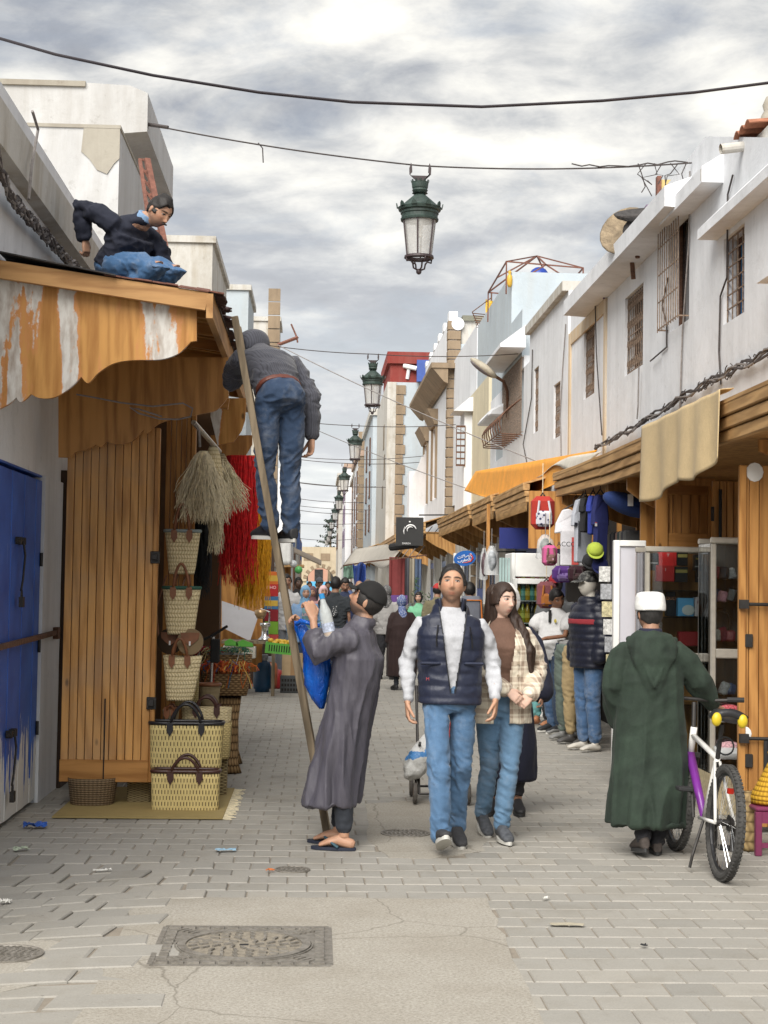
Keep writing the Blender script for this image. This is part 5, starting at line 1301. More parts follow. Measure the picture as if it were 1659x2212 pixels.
 for si,z in enumerate(sv):
  hb=.26 if si else .20
  for k in range(8):
   ci=(k*3+si*2) % 6 if si<2 else [2,3,2,4,2,2,3,5][k] if si==2 else [0,3,1,0,2,4,1,0][k]
   p=V(x0+.10+k*(x1-x0-.2)/7,Yf+.10,z+.001)
   lb=('red cola bottle in the drinks fridge','green soda bottle in the drinks fridge','orange juice bottle in the drinks fridge','yellow soda bottle in the drinks fridge','dark cola bottle in the drinks fridge','mint soda bottle in the drinks fridge')[ci]
   if ci not in proto:
    t=thing('bottle',lb,'bottle',p,group=lb); m=MB(); m.lathe([(.030,0),(.034,.02),(.034,.13),(.028,.17),(.014,.21),(.012,.24)],(0,0,0),12); o=m.build('glass_body',plain('drink %d' % ci,bc[ci],.15,.2),t,local=True,smooth=True)
    MB().lathe([(.014,.24),(.014,.258),(.001,.258)],(0,0,0),10).build('cap',white_pl,t,local=True); MB().lathe([(.0345,.06),(.0345,.12)],(0,0,0),12,cap=False).build('label_band',plain('bottle label %d' % ci,tuple(min(1,x*1.6+.08) for x in bc[ci]),.5),t,local=True); proto[ci]=t
   else:dup(proto[ci],None,p,lb,lb)
 t=thing('grey_shutter_leaf','pale turquoise shutter leaf beside the drinks fridge','shutter',P(1085,1400,20)); a=P(1076,1400,19.7); b=P(1103,1205,19.7)
 for k in range(4):w=(b.x-a.x)/4; MB().box(a.x+k*w+.004,a.x+(k+1)*w-.004,19.7,19.73,0.05,b.z).build('slat',plain('turquoise grey paint',(.33,.45,.44),.5,.12),t)
 # hanging bags in film, oval sign, black sign
 for px,py,w,h,Y,c,lb in ((1062,1212,26,60,21.0,(.62,.66,.70),'clear plastic bag of goods hanging before the turquoise shutter'),(1178,1182,34,50,17.2,(.45,.48,.46),'clear wrapped backpack hanging under the red one'),(1045,1220,14,66,21.3,(.20,.12,.14),'dark wrapped garment hanging next to the oval sign')):
  p=P(px,py,Y); s=Y/F0; t=thing('wrapped_goods',lb,'wrapped goods',p)
  MB().ellips(p,(w*s*.42,.09,h*s*.42),14,10).build('goods',plain('goods '+lb[:14],tuple(x*.45 for x in c),.7,.6,14),t,smooth=True)
  rr=random.Random(px); m=MB(); m.lathe([(w*s*.15,h*s*.55),(w*s*.5,h*s*.3),(w*s*.56,0),(w*s*.6,-h*s*.45),(w*s*.55,-h*s*.5)],p,18,sy=.6,cap=False)
  m.v=[(x+rr.uniform(-.015,.015),y+rr.uniform(-.015,.015),z) for x,y,z in m.v]; m.build('film',film_mat('clear film',(.85,.87,.88),.38),t,smooth=True)
  MB().cyl(p+V(0,0,h*s*.5),p+V(0,0,h*s*.5+.25),.005,n=4).build('cord',cable_l,t)
 p=P(1004,1206,24.0); t=thing('oval_sign','blue oval sign with white Arabic lettering and a red swoosh','sign',p); s=24/F0
 Msg=Matrix.Translation(p) @ Matrix.Rotation(math.radians(-11),4,'Y')
 MB().lathe([(.001,-.03),(1,-.03),(1,.03),(.001,.03)],(0,0,0),40,M=Msg @ Matrix.Rotation(math.pi/2,4,'X') @ Matrix.Diagonal((24*s,16.5*s,1,1))).build('panel',plain('sign blue',(.018,.12,.42),.35,.08),t)
 ara1='\uFE95\uFEFB\uFE8E\uFEBC\uFE97\uFE8D'; ara2='\uFE8F\uFEAE\uFED0\uFEE4\uFEDF\uFE8D'; wi=plain('sign white',(.85,.85,.85),.5)
 for tx,dz,dx in ((ara1,4.5,-1),(ara2,-4,-2)):
  q=p+V(dx*s,-.034,dz*s); text(tx,9.5*s,q,wi,t,ry=math.radians(-11),bold=True)
 m=MB(); m.tube([p+V(x*s,-.033,z*s) for x,z in ((9,10),(15,6),(17,0),(13,-6),(4,-9),(-6,-10))],[.004,.010,.014,.012,.008,.003],6); m.build('swoosh',plain('sign red',(.55,.04,.02),.4),t)
 q=p+V(15*s,-.035,4*s); MB().prism([(-2.2*s,0),(0,2.2*s),(2.2*s,0),(0,-2.2*s)],q,(1,0,0),(0,0,1),(0,.004,0)).build('diamond',wi,t)
 MB().bar(p+V(.1,.02,.1),V(3.2,24.1,p.z+.12),.02).build('bracket',iron,t)
 # black square sign with arc emblem
 a=P(855,1178,36.2); b=P(915,1118,36.2); t=thing('square_sign','black square sign with a white arc emblem and small lettering','sign',(a.x,36.2,a.z)); s=36.2/F0
 MB().box(a.x,b.x,36.2,36.26,a.z,b.z).build('panel',plain('sign black',(.028,.028,.028),.5),t)
 c=P(887,1142,36.19)
 for r0,w,s0,s1 in ((12,1.8,.2,2.9),(7.5,1.6,.9,3.6)):
  pts=[c+V(math.cos(q)*r0*s,-.01,math.sin(q)*r0*s*.9-.03) for q in [s0+(s1-s0)*k/12 for k in range(13)]]; MB().tube(pts,[w*s*(.4+.6*math.sin(math.pi*k/12)) for k in range(13)],6).build('emblem_arc',wi,t)
 MB().tube([c+V(-13*s,-.01,4*s),c+V(-15*s,-.01,-6*s),c+V(-14*s,-.01,-12*s)],[.004,.014,.004],6).build('emblem_arc',wi,t)
 MB().ellips(c+V(-2*s,-.01,15*s),(2.2*s,.006,1.6*s),8,6).build('emblem_dot',wi,t)
 text('DARGA',5.5*s,P(878,1174,36.18),wi,t)
 MB().bar(V(b.x-.1,36.3,b.z+.06),V(3.9,36.4,b.z+.1),.03).build('bracket',iron,t)
 p=P(858,1180,37); t=thing('rolled_blind','dark rolled-up shop blind under the black square sign','blind',p); MB().tube([P(845,1182,37),P(900,1176,36.4)],.09,10).build('roll',black_rub,t)
right_goods()

def tee(name,label,px0,px1,py0,py1,Y,mat,collar=None,stripe=None,yaw=0.0,sl=.34,cat='shirt',front=None,th=.06):
 a=P(px0,py1,Y); b=P(px1,py0,Y); w=b.x-a.x; h=b.z-a.z; cx=(a.x+b.x)/2
 t=thing(name,label,cat,(cx,Y,b.z)); bw=.34; out=[(-bw,-1),(bw,-1),(bw,-.42),(.5,-.44),(.47,-.26),(.30,-.02),(.12,0),(0,-.05),(-.12,0),(-.30,-.02),(-.47,-.26),(-.5,-.44),(-bw,-.42)]
 def uvp(x,z,d):return V(cx+w*x*math.cos(yaw)-d*math.sin(yaw),Y+w*x*math.sin(yaw)+d*math.cos(yaw),b.z+z*h)
 m=MB(); n=len(out)
 fr=[uvp(x,z,-th/2+.012*math.sin(x*20+z*5)) for x,z in out]; bk=[uvp(x,z,th/2) for x,z in out]
 m.faces(fr+bk,[tuple(range(n)),tuple(range(2*n-1,n-1,-1))]+[(i,(i+1) % n,n+(i+1) % n,n+i) for i in range(n)]); m.build('cloth',mat,t,bevel=.012)
 for nm,x0,x1,z0,z1,mt in (front or []):
  MB().prism([(x0*w,z0*h),(x1*w,z0*h),(x1*w,z1*h),(x0*w,z1*h)],uvp(0,0,-th/2-.016),(math.cos(yaw),math.sin(yaw),0),(0,0,1),(0,.004,0)).build(nm,mt,t)
 m=MB(); p=uvp(0,0,0); m.tube([uvp(-.28,-.02,0),p+V(0,0,.05),uvp(.28,-.02,0)],.008,5); m.tube([p+V(0,0,.05),p+V(0,0,.11),p+V(.03,0,.14),p+V(.02,0,.17)],.005,5); m.build('hanger',iron,t)
 return t
def hanging_clothes():
 w=cloth('white jersey',(.68,.67,.70),rough=.75); r=cloth('coral print',(.58,.09,.08)); nv=cloth('navy jersey',(.012,.018,.11)); bk=cloth('black knit',(.016,.016,.018)); gy=cloth('grey jersey',(.40,.42,.47)); bl=cloth('blue jersey',(.025,.045,.30))
 ink=plain('black ink',(.02,.02,.03),.6)
 t=tee('football_jersey','white jersey with a coral chest panel hanging foremost',1197,1280,1100,1222,16.6,w,front=[('coral_panel',-.06,.12,-.98,-.50,r)])
 text('ACCOR',.07,P(1228,1176,16.5),ink,t)
 tee('football_jersey','white jersey with three dark side stripes and a black cuff',1228,1290,1078,1215,16.2,gy,yaw=.5,front=[('side_stripe',-.33,-.31,-.75,-.35,ink),('side_stripe',-.29,-.27,-.75,-.35,ink),('side_stripe',-.25,-.23,-.75,-.35,ink),('cuff',-.5,-.36,-.43,-.38,ink)])
 tee('football_jersey','black shirt bunched on its hanger between white and blue ones',1243,1285,1075,1150,16.0,bk,yaw=.9)
 tee('football_jersey','mottled blue shirt with white flecks on the eave rail',1262,1300,1070,1155,15.8,bl,yaw=.7)
 tee('football_jersey','navy jersey with white and red cuff hanging last on the rail',1272,1320,1068,1223,15.6,nv,yaw=.55,front=[('cuff',-.5,-.36,-.45,-.41,w),('cuff',-.49,-.37,-.405,-.395,r)])
 def cap(label,px,py,Y,mat,s=1.0):
  p=P(px,py,Y); t=thing('cap',label,'cap',p); s=s*.85; Mx=Matrix.Translation(p) @ Matrix.Rotation(.35,4,'X')
  MB().lathe([(.10*s,0),(.10*s,.04*s),(.085*s,.09*s),(.05*s,.12*s),(.001,.13*s)],(0,0,0),16,M=Mx).build('crown',mat,t,smooth=True); MB().prism([(math.cos(a)*.095*s,-.05*s-math.sin(a)*.10*s) for a in [k*math.pi/10 for k in range(11)]],p+V(0,-.02,.05),(1,0,0),(0,.55,.83),(0,.008,-.004)).build('peak',mat,t)
 cap('lime green cap hanging between the jerseys',1285,1195,15.5,cloth('lime twill',(.42,.52,.06)))
 cap('black cap hanging behind the lime one',1275,1218,15.7,bk)
 cap('dark cap hanging below the navy jersey',1296,1228,15.6,nv)
 def pack(label,px,py,w,h,Y,cols):
  p=P(px,py,Y); s=Y/F0; t=thing('backpack',label,'backpack',p); rx,rz=w*s/2,h*s/2
  MB().box(p.x-rx,p.x+rx,p.y-.10,p.y+.10,p.z-rz,p.z+rz).build('main_pouch',cloth('pack '+label[:16],cols[0]),t,bevel=rx*.45)
  MB().box(p.x-rx*.7,p.x+rx*.7,p.y-.15,p.y-.09,p.z-rz*.85,p.z+rz*.1).build('front_pocket',print_scarf('pack print '+label[:16],cols[1],cols[2],22),t,bevel=.03)
  for sx in (-1,1):MB().tube([p+V(sx*rx*.4,-.10,rz*.7),p+V(sx*rx*.55,-.13,0),p+V(sx*rx*.45,-.1,-rz*.8)],.012,5).build('piping',cloth('pack trim '+label[:16],cols[2]),t)
  MB().tube([p+V(-.03,0,rz*.95),p+V(0,0,rz*1.2),p+V(.03,0,rz*.95)],.010,5).build('grab_loop',bk,t); MB().cyl(p+V(0,0,rz*1.1),p+V(0,0,rz*1.1+.35),.005,n=4).build('cord',straw,t)
 pack('scarlet and navy backpack hanging highest by the jerseys',1172,1108,50,72,17.4,[(.42,.03,.02),(.02,.025,.09),(.55,.55,.6)])
 pack('pink flowered backpack under the wrapped one',1187,1200,30,44,17.0,[(.55,.10,.26),(.62,.35,.48),(.16,.08,.07)])
 pack('purple backpack behind the caps',1215,1240,44,36,17.6,[(.14,.05,.30),(.10,.03,.22),(.3,.2,.5)])
 pack('child backpack with a red and blue hero print colouring beside the fridge',1180,1285,40,58,18.2,[(.20,.06,.07),(.03,.07,.20),(.35,.12,.02)])
 pack('dark sequinned bag hanging above the red-capped mannequin',1246,1240,36,36,17.4,[(.06,.02,.03),(.10,.04,.05),(.08,.05,.05)])
 p=P(1355,1090,14.9); t=thing('blue_bolster','rolled royal blue awning cloth with a white tag under the eave','cloth roll',p)
 MB().ellips(p,(.25,.12,.10),16,10,M=Matrix.Rotation(.35,4,'Y')).build('roll',cloth('royal blue canvas',(.015,.04,.16)),t,smooth=True); MB().box(p.x-.02,p.x+.03,p.y-.135,p.y-.12,p.z-.02,p.z+.09).build('tag',white_pl,t)
 # rail of small things at the shop edge
 for k in range(6):
  p=P(1306+k*3,1240+k*38,14.4); t=thing('packet_strip',('topmost','second','third','fourth','fifth','lowest')[k]+' of the small packet cards hanging at the jersey shop edge','packets',p,group='packet strips at the shop edge'); MB().box(p.x-.05,p.x+.05,p.y-.01,p.y+.01,p.z-.07,p.z+.07).build('card',plain('packet card %d' % (k % 3),((.6,.6,.58),(.35,.36,.38),(.55,.5,.3))[k % 3],.6,.5,40),t)
hanging_clothes()
# ---------------------------------------------------------------- people
def np_noise(Q,f,seed,oct=3):
 r=np.random.RandomState(seed); out=np.zeros(len(Q)); a=1.0; f=np.array(f,float)
 Q=Q*f
 for o in range(oct):
  D=r.normal(size=(5,3)); D /= np.linalg.norm(D,axis=1)[:,None]; ph=r.uniform(0,6.28,5)
  w=np.sin(Q @ D.T*1.0+ph)
  W=Q+0.8*np.stack([w[:,1],w[:,2],w[:,3]],1)
  out += a*np.sin(W @ D.T+ph*1.7).mean(1)*1.6; a *= .5; Q=Q*2.1
 return out
class Body:
 """closed lofts that a voxel remesh fuses into one skin"""
 def __init__(s):s.v=[]; s.f=[]; s.n=0
 def add(s,vs,fs):s.v += [tuple(p) for p in vs]; s.f += [tuple(i+s.n for i in f) for f in fs]; s.n=len(s.v)
 def loft(s,rings,n=16,power=2.0):
  """rings: (centre, side vector, front vector, rx, ry)"""
  vs=[]
  for c,sx,fy,rx,ry in rings:
   for j in range(n):
    a=2*math.pi*j/n; ca,sa=math.cos(a),math.sin(a)
    vs.append(c+sx*(math.copysign(abs(ca)**(2/power),ca)*rx)+fy*(math.copysign(abs(sa)**(2/power),sa)*ry))
  fs=[]
  for i in range(len(rings)-1):
   for j in range(n):fs.append((i*n+j,i*n+(j+1) % n,(i+1)*n+(j+1) % n,(i+1)*n+j))
  k=len(rings)-1; a=len(vs); vs.append(rings[0][0]); vs.append(rings[-1][0])
  for j in range(n):fs.append((a,(j+1) % n,j)); fs.append((a+1,k*n+j,k*n+(j+1) % n))
  s.add(vs,fs)
 def limb(s,pts,rs,n=12,flat=None,ref=None,cap=True):
  pts=[Vector(p) for p in pts]; rings=[]; prev=Vector(ref) if ref is not None else None
  for i,p in enumerate(pts):
   t=(pts[min(i+1,len(pts)-1)]-pts[max(i-1,0)]).normalized()
   if prev is None:prev=t.orthogonal()
   x=prev-t*prev.dot(t); x=x.normalized() if x.length>1e-5 else t.orthogonal().normalized(); prev=x; y=t.cross(x)
   r=rs[i] if isinstance(rs[i],tuple) else (rs[i],rs[i]); rings.append((p,x,y,r[0],r[1]))
  if cap:
   t0=(pts[0]-pts[1]).normalized(); t1=(pts[-1]-pts[-2]).normalized(); c,x,y,a,b=rings[0]; c2,x2,y2,a2,b2=rings[-1]
   rings=[(c+t0*min(a,b)*.55,x,y,a*.62,b*.62)]+rings+[(c2+t1*min(a2,b2)*.55,x2,y2,a2*.62,b2*.62)]
  s.loft(rings,n)
 def ball(s,c,r,n=14,m=10,M=None):
  b=MB(); b.ellips((0,0,0),r,n,m,M); vs=[Vector(p)+Vector(c) for p in b.v]; s.add(vs,b.f)
 def fuse(s,vox,smooth=2,fold=None,name='body'):
  me=bpy.data.meshes.new(name); me.from_pydata([tuple(p) for p in s.v],[],s.f)
  bm=bmesh.new(); bm.from_mesh(me); bmesh.ops.recalc_face_normals(bm,faces=bm.faces[:]); bm.to_mesh(me); bm.free()
  o=bpy.data.objects.new('tmp',me); C.objects.link(o)
  md=o.modifiers.new('r','REMESH'); md.mode='VOXEL'; md.voxel_size=vox; md.use_smooth_shade=True
  if smooth:m2=o.modifiers.new('s','SMOOTH'); m2.factor=.5; m2.iterations=smooth
  dg=bpy.context.evaluated_depsgraph_get(); out=bpy.data.meshes.new_from_object(o.evaluated_get(dg)); bpy.data.objects.remove(o); out.name=name
  if fold is not None:
   n=len(out.vertices); co=np.empty(n*3); out.vertices.foreach_get('co',co); co=co.reshape(-1,3)
   no=np.empty(n*3); out.vertices.foreach_get('normal',no); no=no.reshape(-1,3)
   d=fold(co,no)
   if d.ndim==1:co=co+no*d[:,None]
   else:co=co+d
   out.vertices.foreach_set('co',co.ravel()); out.update()
  out.shade_smooth(); return out

# head: a deformed sphere; local frame, face towards -Y, chin at -0.115, crown at +0.115
def head_points(nu=44,nv=34,fem=0.0,s=1.0,grow=None):
 u=np.linspace(0,2*np.pi,nu,endpoint=False); v=np.linspace(0,np.pi,nv); U,Vv=np.meshgrid(u,v)
 X=np.sin(Vv)*np.cos(U); Y=np.sin(Vv)*np.sin(U); Z=np.cos(Vv)
 x=X*.077; y=Y*.097; z=Z*.118
 low=np.clip(-z/.118,0,1); up=np.clip(z/.118,0,1); fr=np.clip(-Y,0,1); bk=np.clip(Y,0,1)
 x=x*(1-(.30+.06*fem)*low**1.8)*(1+.03*up)
 y=y-.010*low*fr+.0 # chin forward
 y=np.where(Y>0,y*(1-.45*low**1.2)+.012*up*bk,y)
 jaw=np.exp(-((z+.075)/.03)**2)*np.exp(-((np.abs(X)-.62)/.28)**2)*fr; x=x+np.sign(x)*.006*(1-fem)*jaw
 def bump(cx,cz,wx,wz,a):
  return a*np.exp(-((x-cx)/wx)**2-((z-cz)/wz)**2)*(Y<.1)
 d=np.zeros_like(x)
 d += bump(0,-.030,.0105,.013,.020)+bump(0,-.012,.0085,.022,.011)+bump(0,.008,.009,.02,.005) # nose
 d += bump(.011,-.034,.007,.008,.008)+bump(-.011,-.034,.007,.008,.008)
 for sx in (-1,1):d += bump(sx*.031,.012,.017,.011,-.0095)+bump(sx*.028,.034,.024,.008,.0045*(1-.5*fem))+bump(sx*.047,-.018,.018,.018,.004)
 d += bump(0,-.060,.021,.006,.0055)+bump(0,-.072,.018,.006,.0065)+bump(0,-.0655,.022,.003,-.003)+bump(0,-.086,.016,.007,-.003)+bump(0,-.104,.018,.013,.007)
 y=y-d
 return np.stack([x,y,z],-1)*s,nu,nv
def grid_faces(nu,nv):
 return [(i*nu+j,i*nu+(j+1) % nu,(i+1)*nu+(j+1) % nu,(i+1)*nu+j) for i in range(nv-1) for j in range(nu)]

def skin_mat():
 t=NT('skin'); a=t.N.new('ShaderNodeAttribute'); a.attribute_name='Col'; co=t.tc()
 k=t.mix(.25,a.outputs['Color'],t.ramp(t.noise(co,38,4,.6),[(.3,.72),(.7,1.1)]),'MULTIPLY')
 t.col(k).set(rough=.52,sss=.10,spec=.4); t.p.inputs['Subsurface Radius'].default_value=(.012,.005,.003); t.p.inputs['Subsurface Scale'].default_value=.5
 t.bump(t.noise(co,320,3),.12,.0008); return t.m
skinm=skin_mat()
def face_cols(L,skin,brow,lip,stub,gaze=0.0,closed=.0,hairline=None):
 """colours in head-local coordinates L (n,3)"""
 n=len(L); col=np.tile(np.array(skin,float),(n,1)); x,y,z=L[:,0],L[:,1],L[:,2]; fr=y<-.03; ax=np.abs(x)
 def mixc(m,c,a=1.0):
  m=np.clip(m*a,0,1)[:,None]; col[:]=col*(1-m)+np.array(c)*m
 if hairline is not None:
  fw=np.clip((-y-.042)/.03,0,1); bw=np.clip((y-.01)/.05,0,1); lim=fw*(hairline[0]+.012*np.clip((ax-.025)/.03,0,1))+(1-fw)*((1-bw)*hairline[1]+bw*hairline[2]); mixc(np.clip((z-lim)/.022+.5,0,1)*(ax<.0765),brow,.9)
 mixc(np.exp(-((ax-.045)/.02)**2-((z+.02)/.02)**2)*fr,(skin[0]*1.02,skin[1]*.80,skin[2]*.76),.4)
 mixc(np.exp(-((x)/.014)**2-((z+.033)/.012)**2)*fr,(skin[0],skin[1]*.82,skin[2]*.78),.4)
 st=(np.clip((-.038-z)/.02,0,1)*np.clip((.06+.0-y)/.05,0,1)*np.clip((z+.16)/.03,0,1)); st=np.maximum(st,np.exp(-((x)/.028)**2-((z+.050)/.006)**2)*fr)
 mixc(st,(brow[0]*1.5+.02,brow[1]*1.5+.02,brow[2]*1.5+.02),stub)
 lp=np.exp(-((x)/.021)**4-((z+.066)/.0105)**4)*(y<-.05); mixc(lp,lip,.65); mixc(np.exp(-((x)/.021)**4-((z+.0662)/.0024)**2)*(y<-.05),(.09,.03,.03),.65)
 ar=.0275+.0055*np.cos((ax-.03)/.02*1.2); mixc(np.exp(-((z-ar)/.0058)**4)*np.exp(-((ax-.031)/.023)**6)*fr,brow,.95)
 ex=(ax-.031)/.0140; ez=(z-.0115)/.0056
 eye=((ex**2+np.abs(ez)**2)<1)*fr; lidd=(((ex/1.18)**2+(np.abs(ez)/1.55)**2)<1)*fr
 mixc(lidd*1.0,(skin[0]*.34,skin[1]*.27,skin[2]*.25),.75); mixc(eye*1.0,(.46,.42,.40)); sgn=np.sign(x); ix=(x-sgn*.031-gaze)/.0068
 mixc(eye*((ix**2+((z-.012)/.0075)**2)<1),(.025,.014,.010)); mixc(eye*(ez>.45-closed),(.03,.02,.018),.9)
 return col
def hand(b,w,d,nrm,thumb,curl=.35,s=1.0,spread=1.0,fist=False):
 """w wrist, d pointing direction, nrm palm normal (palm faces it), thumb side direction"""
 d=Vector(d).normalized(); nrm=Vector(nrm); nrm=(nrm-d*nrm.dot(d)).normalized(); sd=d.cross(nrm).normalized()
 if sd.dot(Vector(thumb))<0:sd=-sd
 w=Vector(w)
 b.loft([(w-d*.02*s,sd,nrm,.026*s,.020*s),(w+d*.02*s,sd,nrm,.033*s,.017*s),(w+d*.055*s,sd,nrm,.041*s,.015*s),(w+d*.090*s,sd,nrm,.041*s,.0125*s),(w+d*.097*s,sd,nrm,.030*s,.009*s)],14,2.6)
 for k,(off,ln) in enumerate(((.031,.070),(.0105,.078),(-.0105,.072),(-.030,.056))):
  p=w+d*.086*s+sd*off*s; c=curl*(1+.12*k); dd=(d+sd*(.06*(1.5-k))*spread).normalized(); pts=[p]; rs=[.0095*s]
  for j,f in enumerate((.42,.32,.26)):
   c2=c*(.6,1.25,.9)[j]; ax=sd; q=Quaternion(sd,0)
   ang=c2 if nrm.dot(Matrix.Rotation(.1,3,sd) @ d-d)>0 else-c2
   dd=(Matrix.Rotation(ang,3,sd) @ dd).normalized(); pts.append(pts[-1]+dd*ln*f*s); rs.append((.0092,.0084,.0070)[j]*s)
  b.limb(pts,rs,8)
 p=w+d*.025*s+sd*.030*s; dd=(d*.75+sd*.62+nrm*.25).normalized(); q=p+dd*.038*s; d2=(d*.95+sd*.15+nrm*(.3+curl*.4)).normalized(); q2=q+d2*.030*s; b.limb([p-dd*.01*s,p+dd*.015*s,q,q2,q2+d2*.022*s],[.014*s,.013*s,.0105*s,.0098*s,.008*s],8)

class Person:
 """joints in metres, feet on z = 0, facing -Y, +X is the person's left"""
 def __init__(s,label,loc,rot=0.0,H=1.75,skin=(.42,.24,.15),hairc=(.012,.009,.008),fem=0.0,detail=1,pose=None,cat='person',name='person',group=None):
  s.t=thing(name,label,cat,loc,rot,group); s.k=H/1.75; s.skin=skin; s.hairc=hairc; s.fem=fem; s.det=detail
  k=s.k; J=dict(pelvis=(0,0,.96),chest=(0,0,1.28),neck=(0,.01,1.49),head=(0,-.015,1.635),shL=(.185,0,1.435),shR=(-.185,0,1.435),elL=(.225,.02,1.14),elR=(-.225,.02,1.14),wrL=(.23,-.04,.89),wrR=(-.23,-.04,.89),
    hiL=(.088,0,.92),hiR=(-.088,0,.92),knL=(.095,-.01,.49),knR=(-.095,-.01,.49),anL=(.10,.02,.075),anR=(-.10,.02,.075),toL=(.115,-.155,.03),toR=(-.115,-.155,.03))
  if fem:
   for q in ('shL','shR'):J[q]=(J[q][0]*.88,J[q][1],J[q][2])
  if pose:J.update(pose)
  s.J={q:Vector(v)*k for q,v in J.items()}
  s.hr=Euler((0,0,0)).to_matrix(); s.vox={2:.0045,1:.009,0:.016}[detail]
 def frame(s,up=None):
  J=s.J; sx=(J['shL']-J['shR']).normalized(); u=(J['neck']-J['pelvis']).normalized(); fy=u.cross(sx).normalized(); return sx,fy,u
 def body(s,head_rot=(0,0,0),brow=None,lip=None,stub=.0,gaze=0,closed=0,hands=None,feet=False,seed=1,hairline=None):
  J=s.J; k=s.k; b=Body(); s.hr=Euler(head_rot,'ZYX').to_matrix() if not isinstance(head_rot,Matrix) else head_rot
  pts,nu,nv=head_points(*({2:(72,60),1:(40,32),0:(24,18)}[s.det]),fem=s.fem,s=k*(.97 if s.fem else 1.0))
  HM=s.hr; hc=J['head']; s.hs=k*(.97 if s.fem else 1.0)
  vs=[HM @ Vector(p)+hc for p in pts.reshape(-1,3)]; b.add(vs,grid_faces(nu,nv))
  for sx in (-1,1): # ears
   M=HM @ Euler((.15,0,sx*.35)).to_matrix(); b.ball(HM @ Vector((sx*.076,.012,-.004))*k+hc,(.010*k,.019*k,.031*k),10,8,M)
  if s.det==2:
   for sx in (-1,1):b.ball(HM @ Vector((sx*.031,-.0775,.0115))*s.hs+hc,(.0135*k,.011*k,.0105*k),12,8,HM)
  sx_,fy_,up_=s.frame()
  nb=HM @ Vector((0,.018,-.075))*k+hc; nk=J['neck']; rn=(.053 if s.fem else .060)*k
  b.limb([nb+(nb-nk)*.3,nb,nk.lerp(nb,.4),nk,nk.lerp(J['chest'],.35)],[rn*.9,rn*.92,rn,rn*1.02,rn*.95],16)
  b.loft([(J['neck']-up_*.03*k,sx_,fy_,.08*k,.05*k),(J['chest']+up_*.06*k,sx_,fy_,.10*k,.05*k),(J['chest'],sx_,fy_,.10*k,.05*k),(J['chest'].lerp(J['pelvis'],.6),sx_,fy_,.09*k,.05*k),(J['pelvis'],sx_,fy_,.10*k,.06*k)],14)
  f=.86 if s.fem else 1.0
  for q in 'LR':
   sh,el,wr=J['sh'+q],J['el'+q],J['wr'+q]
   b.limb([J['chest'].lerp(sh,.55),sh.lerp(J['chest'],.22),sh.lerp(el,.5),el,el.lerp(wr,.3),wr],[.03*k,.034*k*f,.032*k*f,.027*k*f,.0245*k*f,.0235*k*f],12)
   h=(hands or {}).get(q)
   if h:hand(b,wr,h['d'],h['n'],h['t'],h.get('curl',.35),k*f*h.get('s',1.0),h.get('spread',1))
   hi,kn,an,to=J['hi'+q],J['kn'+q],J['an'+q],J['to'+q]
   b.limb([J['pelvis'].lerp(hi,.7),hi,hi.lerp(kn,.5),kn,kn.lerp(an,.35),an],[.05*k,.055*k,.05*k,.042*k,.040*k,.032*k],12)
   if feet:
    d=(to-an); fl=Vector((d.x,d.y,d.z)); hl=an-Vector((d.x,d.y,0)).normalized()*.05*k; hl.z=max(.03*k,an.z-.045*k); toe=to
    b.limb([hl,an.lerp(toe,.25)+V(0,0,-.01*k),an.lerp(toe,.6)+V(0,0,0),toe],[(.032*k,.032*k),(.036*k,.036*k),(.044*k,.024*k),(.040*k,.014*k)],12,ref=(1,0,0))
   else:b.limb([an,an.lerp(to,.5)],[.034*k,.03*k],10)
  me=b.fuse(s.vox,1 if s.det else 0)
  n=len(me.vertices); co=np.empty(n*3); me.vertices.foreach_get('co',co); co=co.reshape(-1,3)
  Li=(co-np.array(hc)) @ np.array(HM)/s.hs
  col=face_cols(Li,s.skin,brow or s.hairc,lip or (s.skin[0]*.85,s.skin[1]*.60,s.skin[2]*.58),stub,gaze,closed,hairline)
  far=(Li[:,2]<-.19)[:,None]; col=np.where(far,np.array(s.skin),col)
  at=me.color_attributes.new('Col','FLOAT_COLOR','POINT'); at.data.foreach_set('color',np.concatenate([col,np.ones((n,1))],1).ravel())
  obj('body',me,skinm,s.t,local=True); return s
 def hair(s,c=None,thick=.010,line=.055,side=-.02,back=-.07,mat=None,name='hair',rough=.6,seed=1,fringe=None,noise=.004):
  """a cap of hair grown from the head surface where the mask says hair"""
  nu,nv=(72,60) if s.det==2 else (36,28); pts,nu,nv=head_points(nu,nv,fem=s.fem); Q=pts.reshape(-1,3); x,y,z=Q[:,0],Q[:,1],Q[:,2]
  fwd=np.clip((-y-.042)/.03,0,1); bkw=np.clip((y-.01)/.05,0,1); lim=fwd*line+(1-fwd)*((1-bkw)*side+bkw*back)
  lim=lim+.012*np.clip((np.abs(x)-.025)/.03,0,1)*fwd+np_noise(Q,(160,160,160),seed+9,1)*.004; m=np.clip((z-lim)/.010+.5,0,1); nz=np_noise(Q,(60,60,60),seed,2)*noise
  nrm=Q/np.linalg.norm(Q,axis=1)[:,None]; Q=Q+nrm*((thick+nz)*m-(1-m)*.012)[:,None]
  vs=[s.hr @ Vector(p)*s.hs+s.J['head'] for p in Q]; me=bpy.data.meshes.new(name); me.from_pydata([tuple(p) for p in vs],[],grid_faces(nu,nv))
  if mat is None:
   key='hair %.3f' % (sum((c or s.hairc)))
   if key not in MATS:
    t=NT(key); cc=c or s.hairc; co=t.tc(); t.col(t.ramp(t.noise(t.map(co,(1,1,.25)),170,3),[(.3,tuple(v*.4 for v in cc)),(.7,tuple(v*1.15 for v in cc))])).set(rough=rough); t.bump(t.noise(co,260,3),.6,.003); MATS[key]=t.m
   mat=MATS[key]
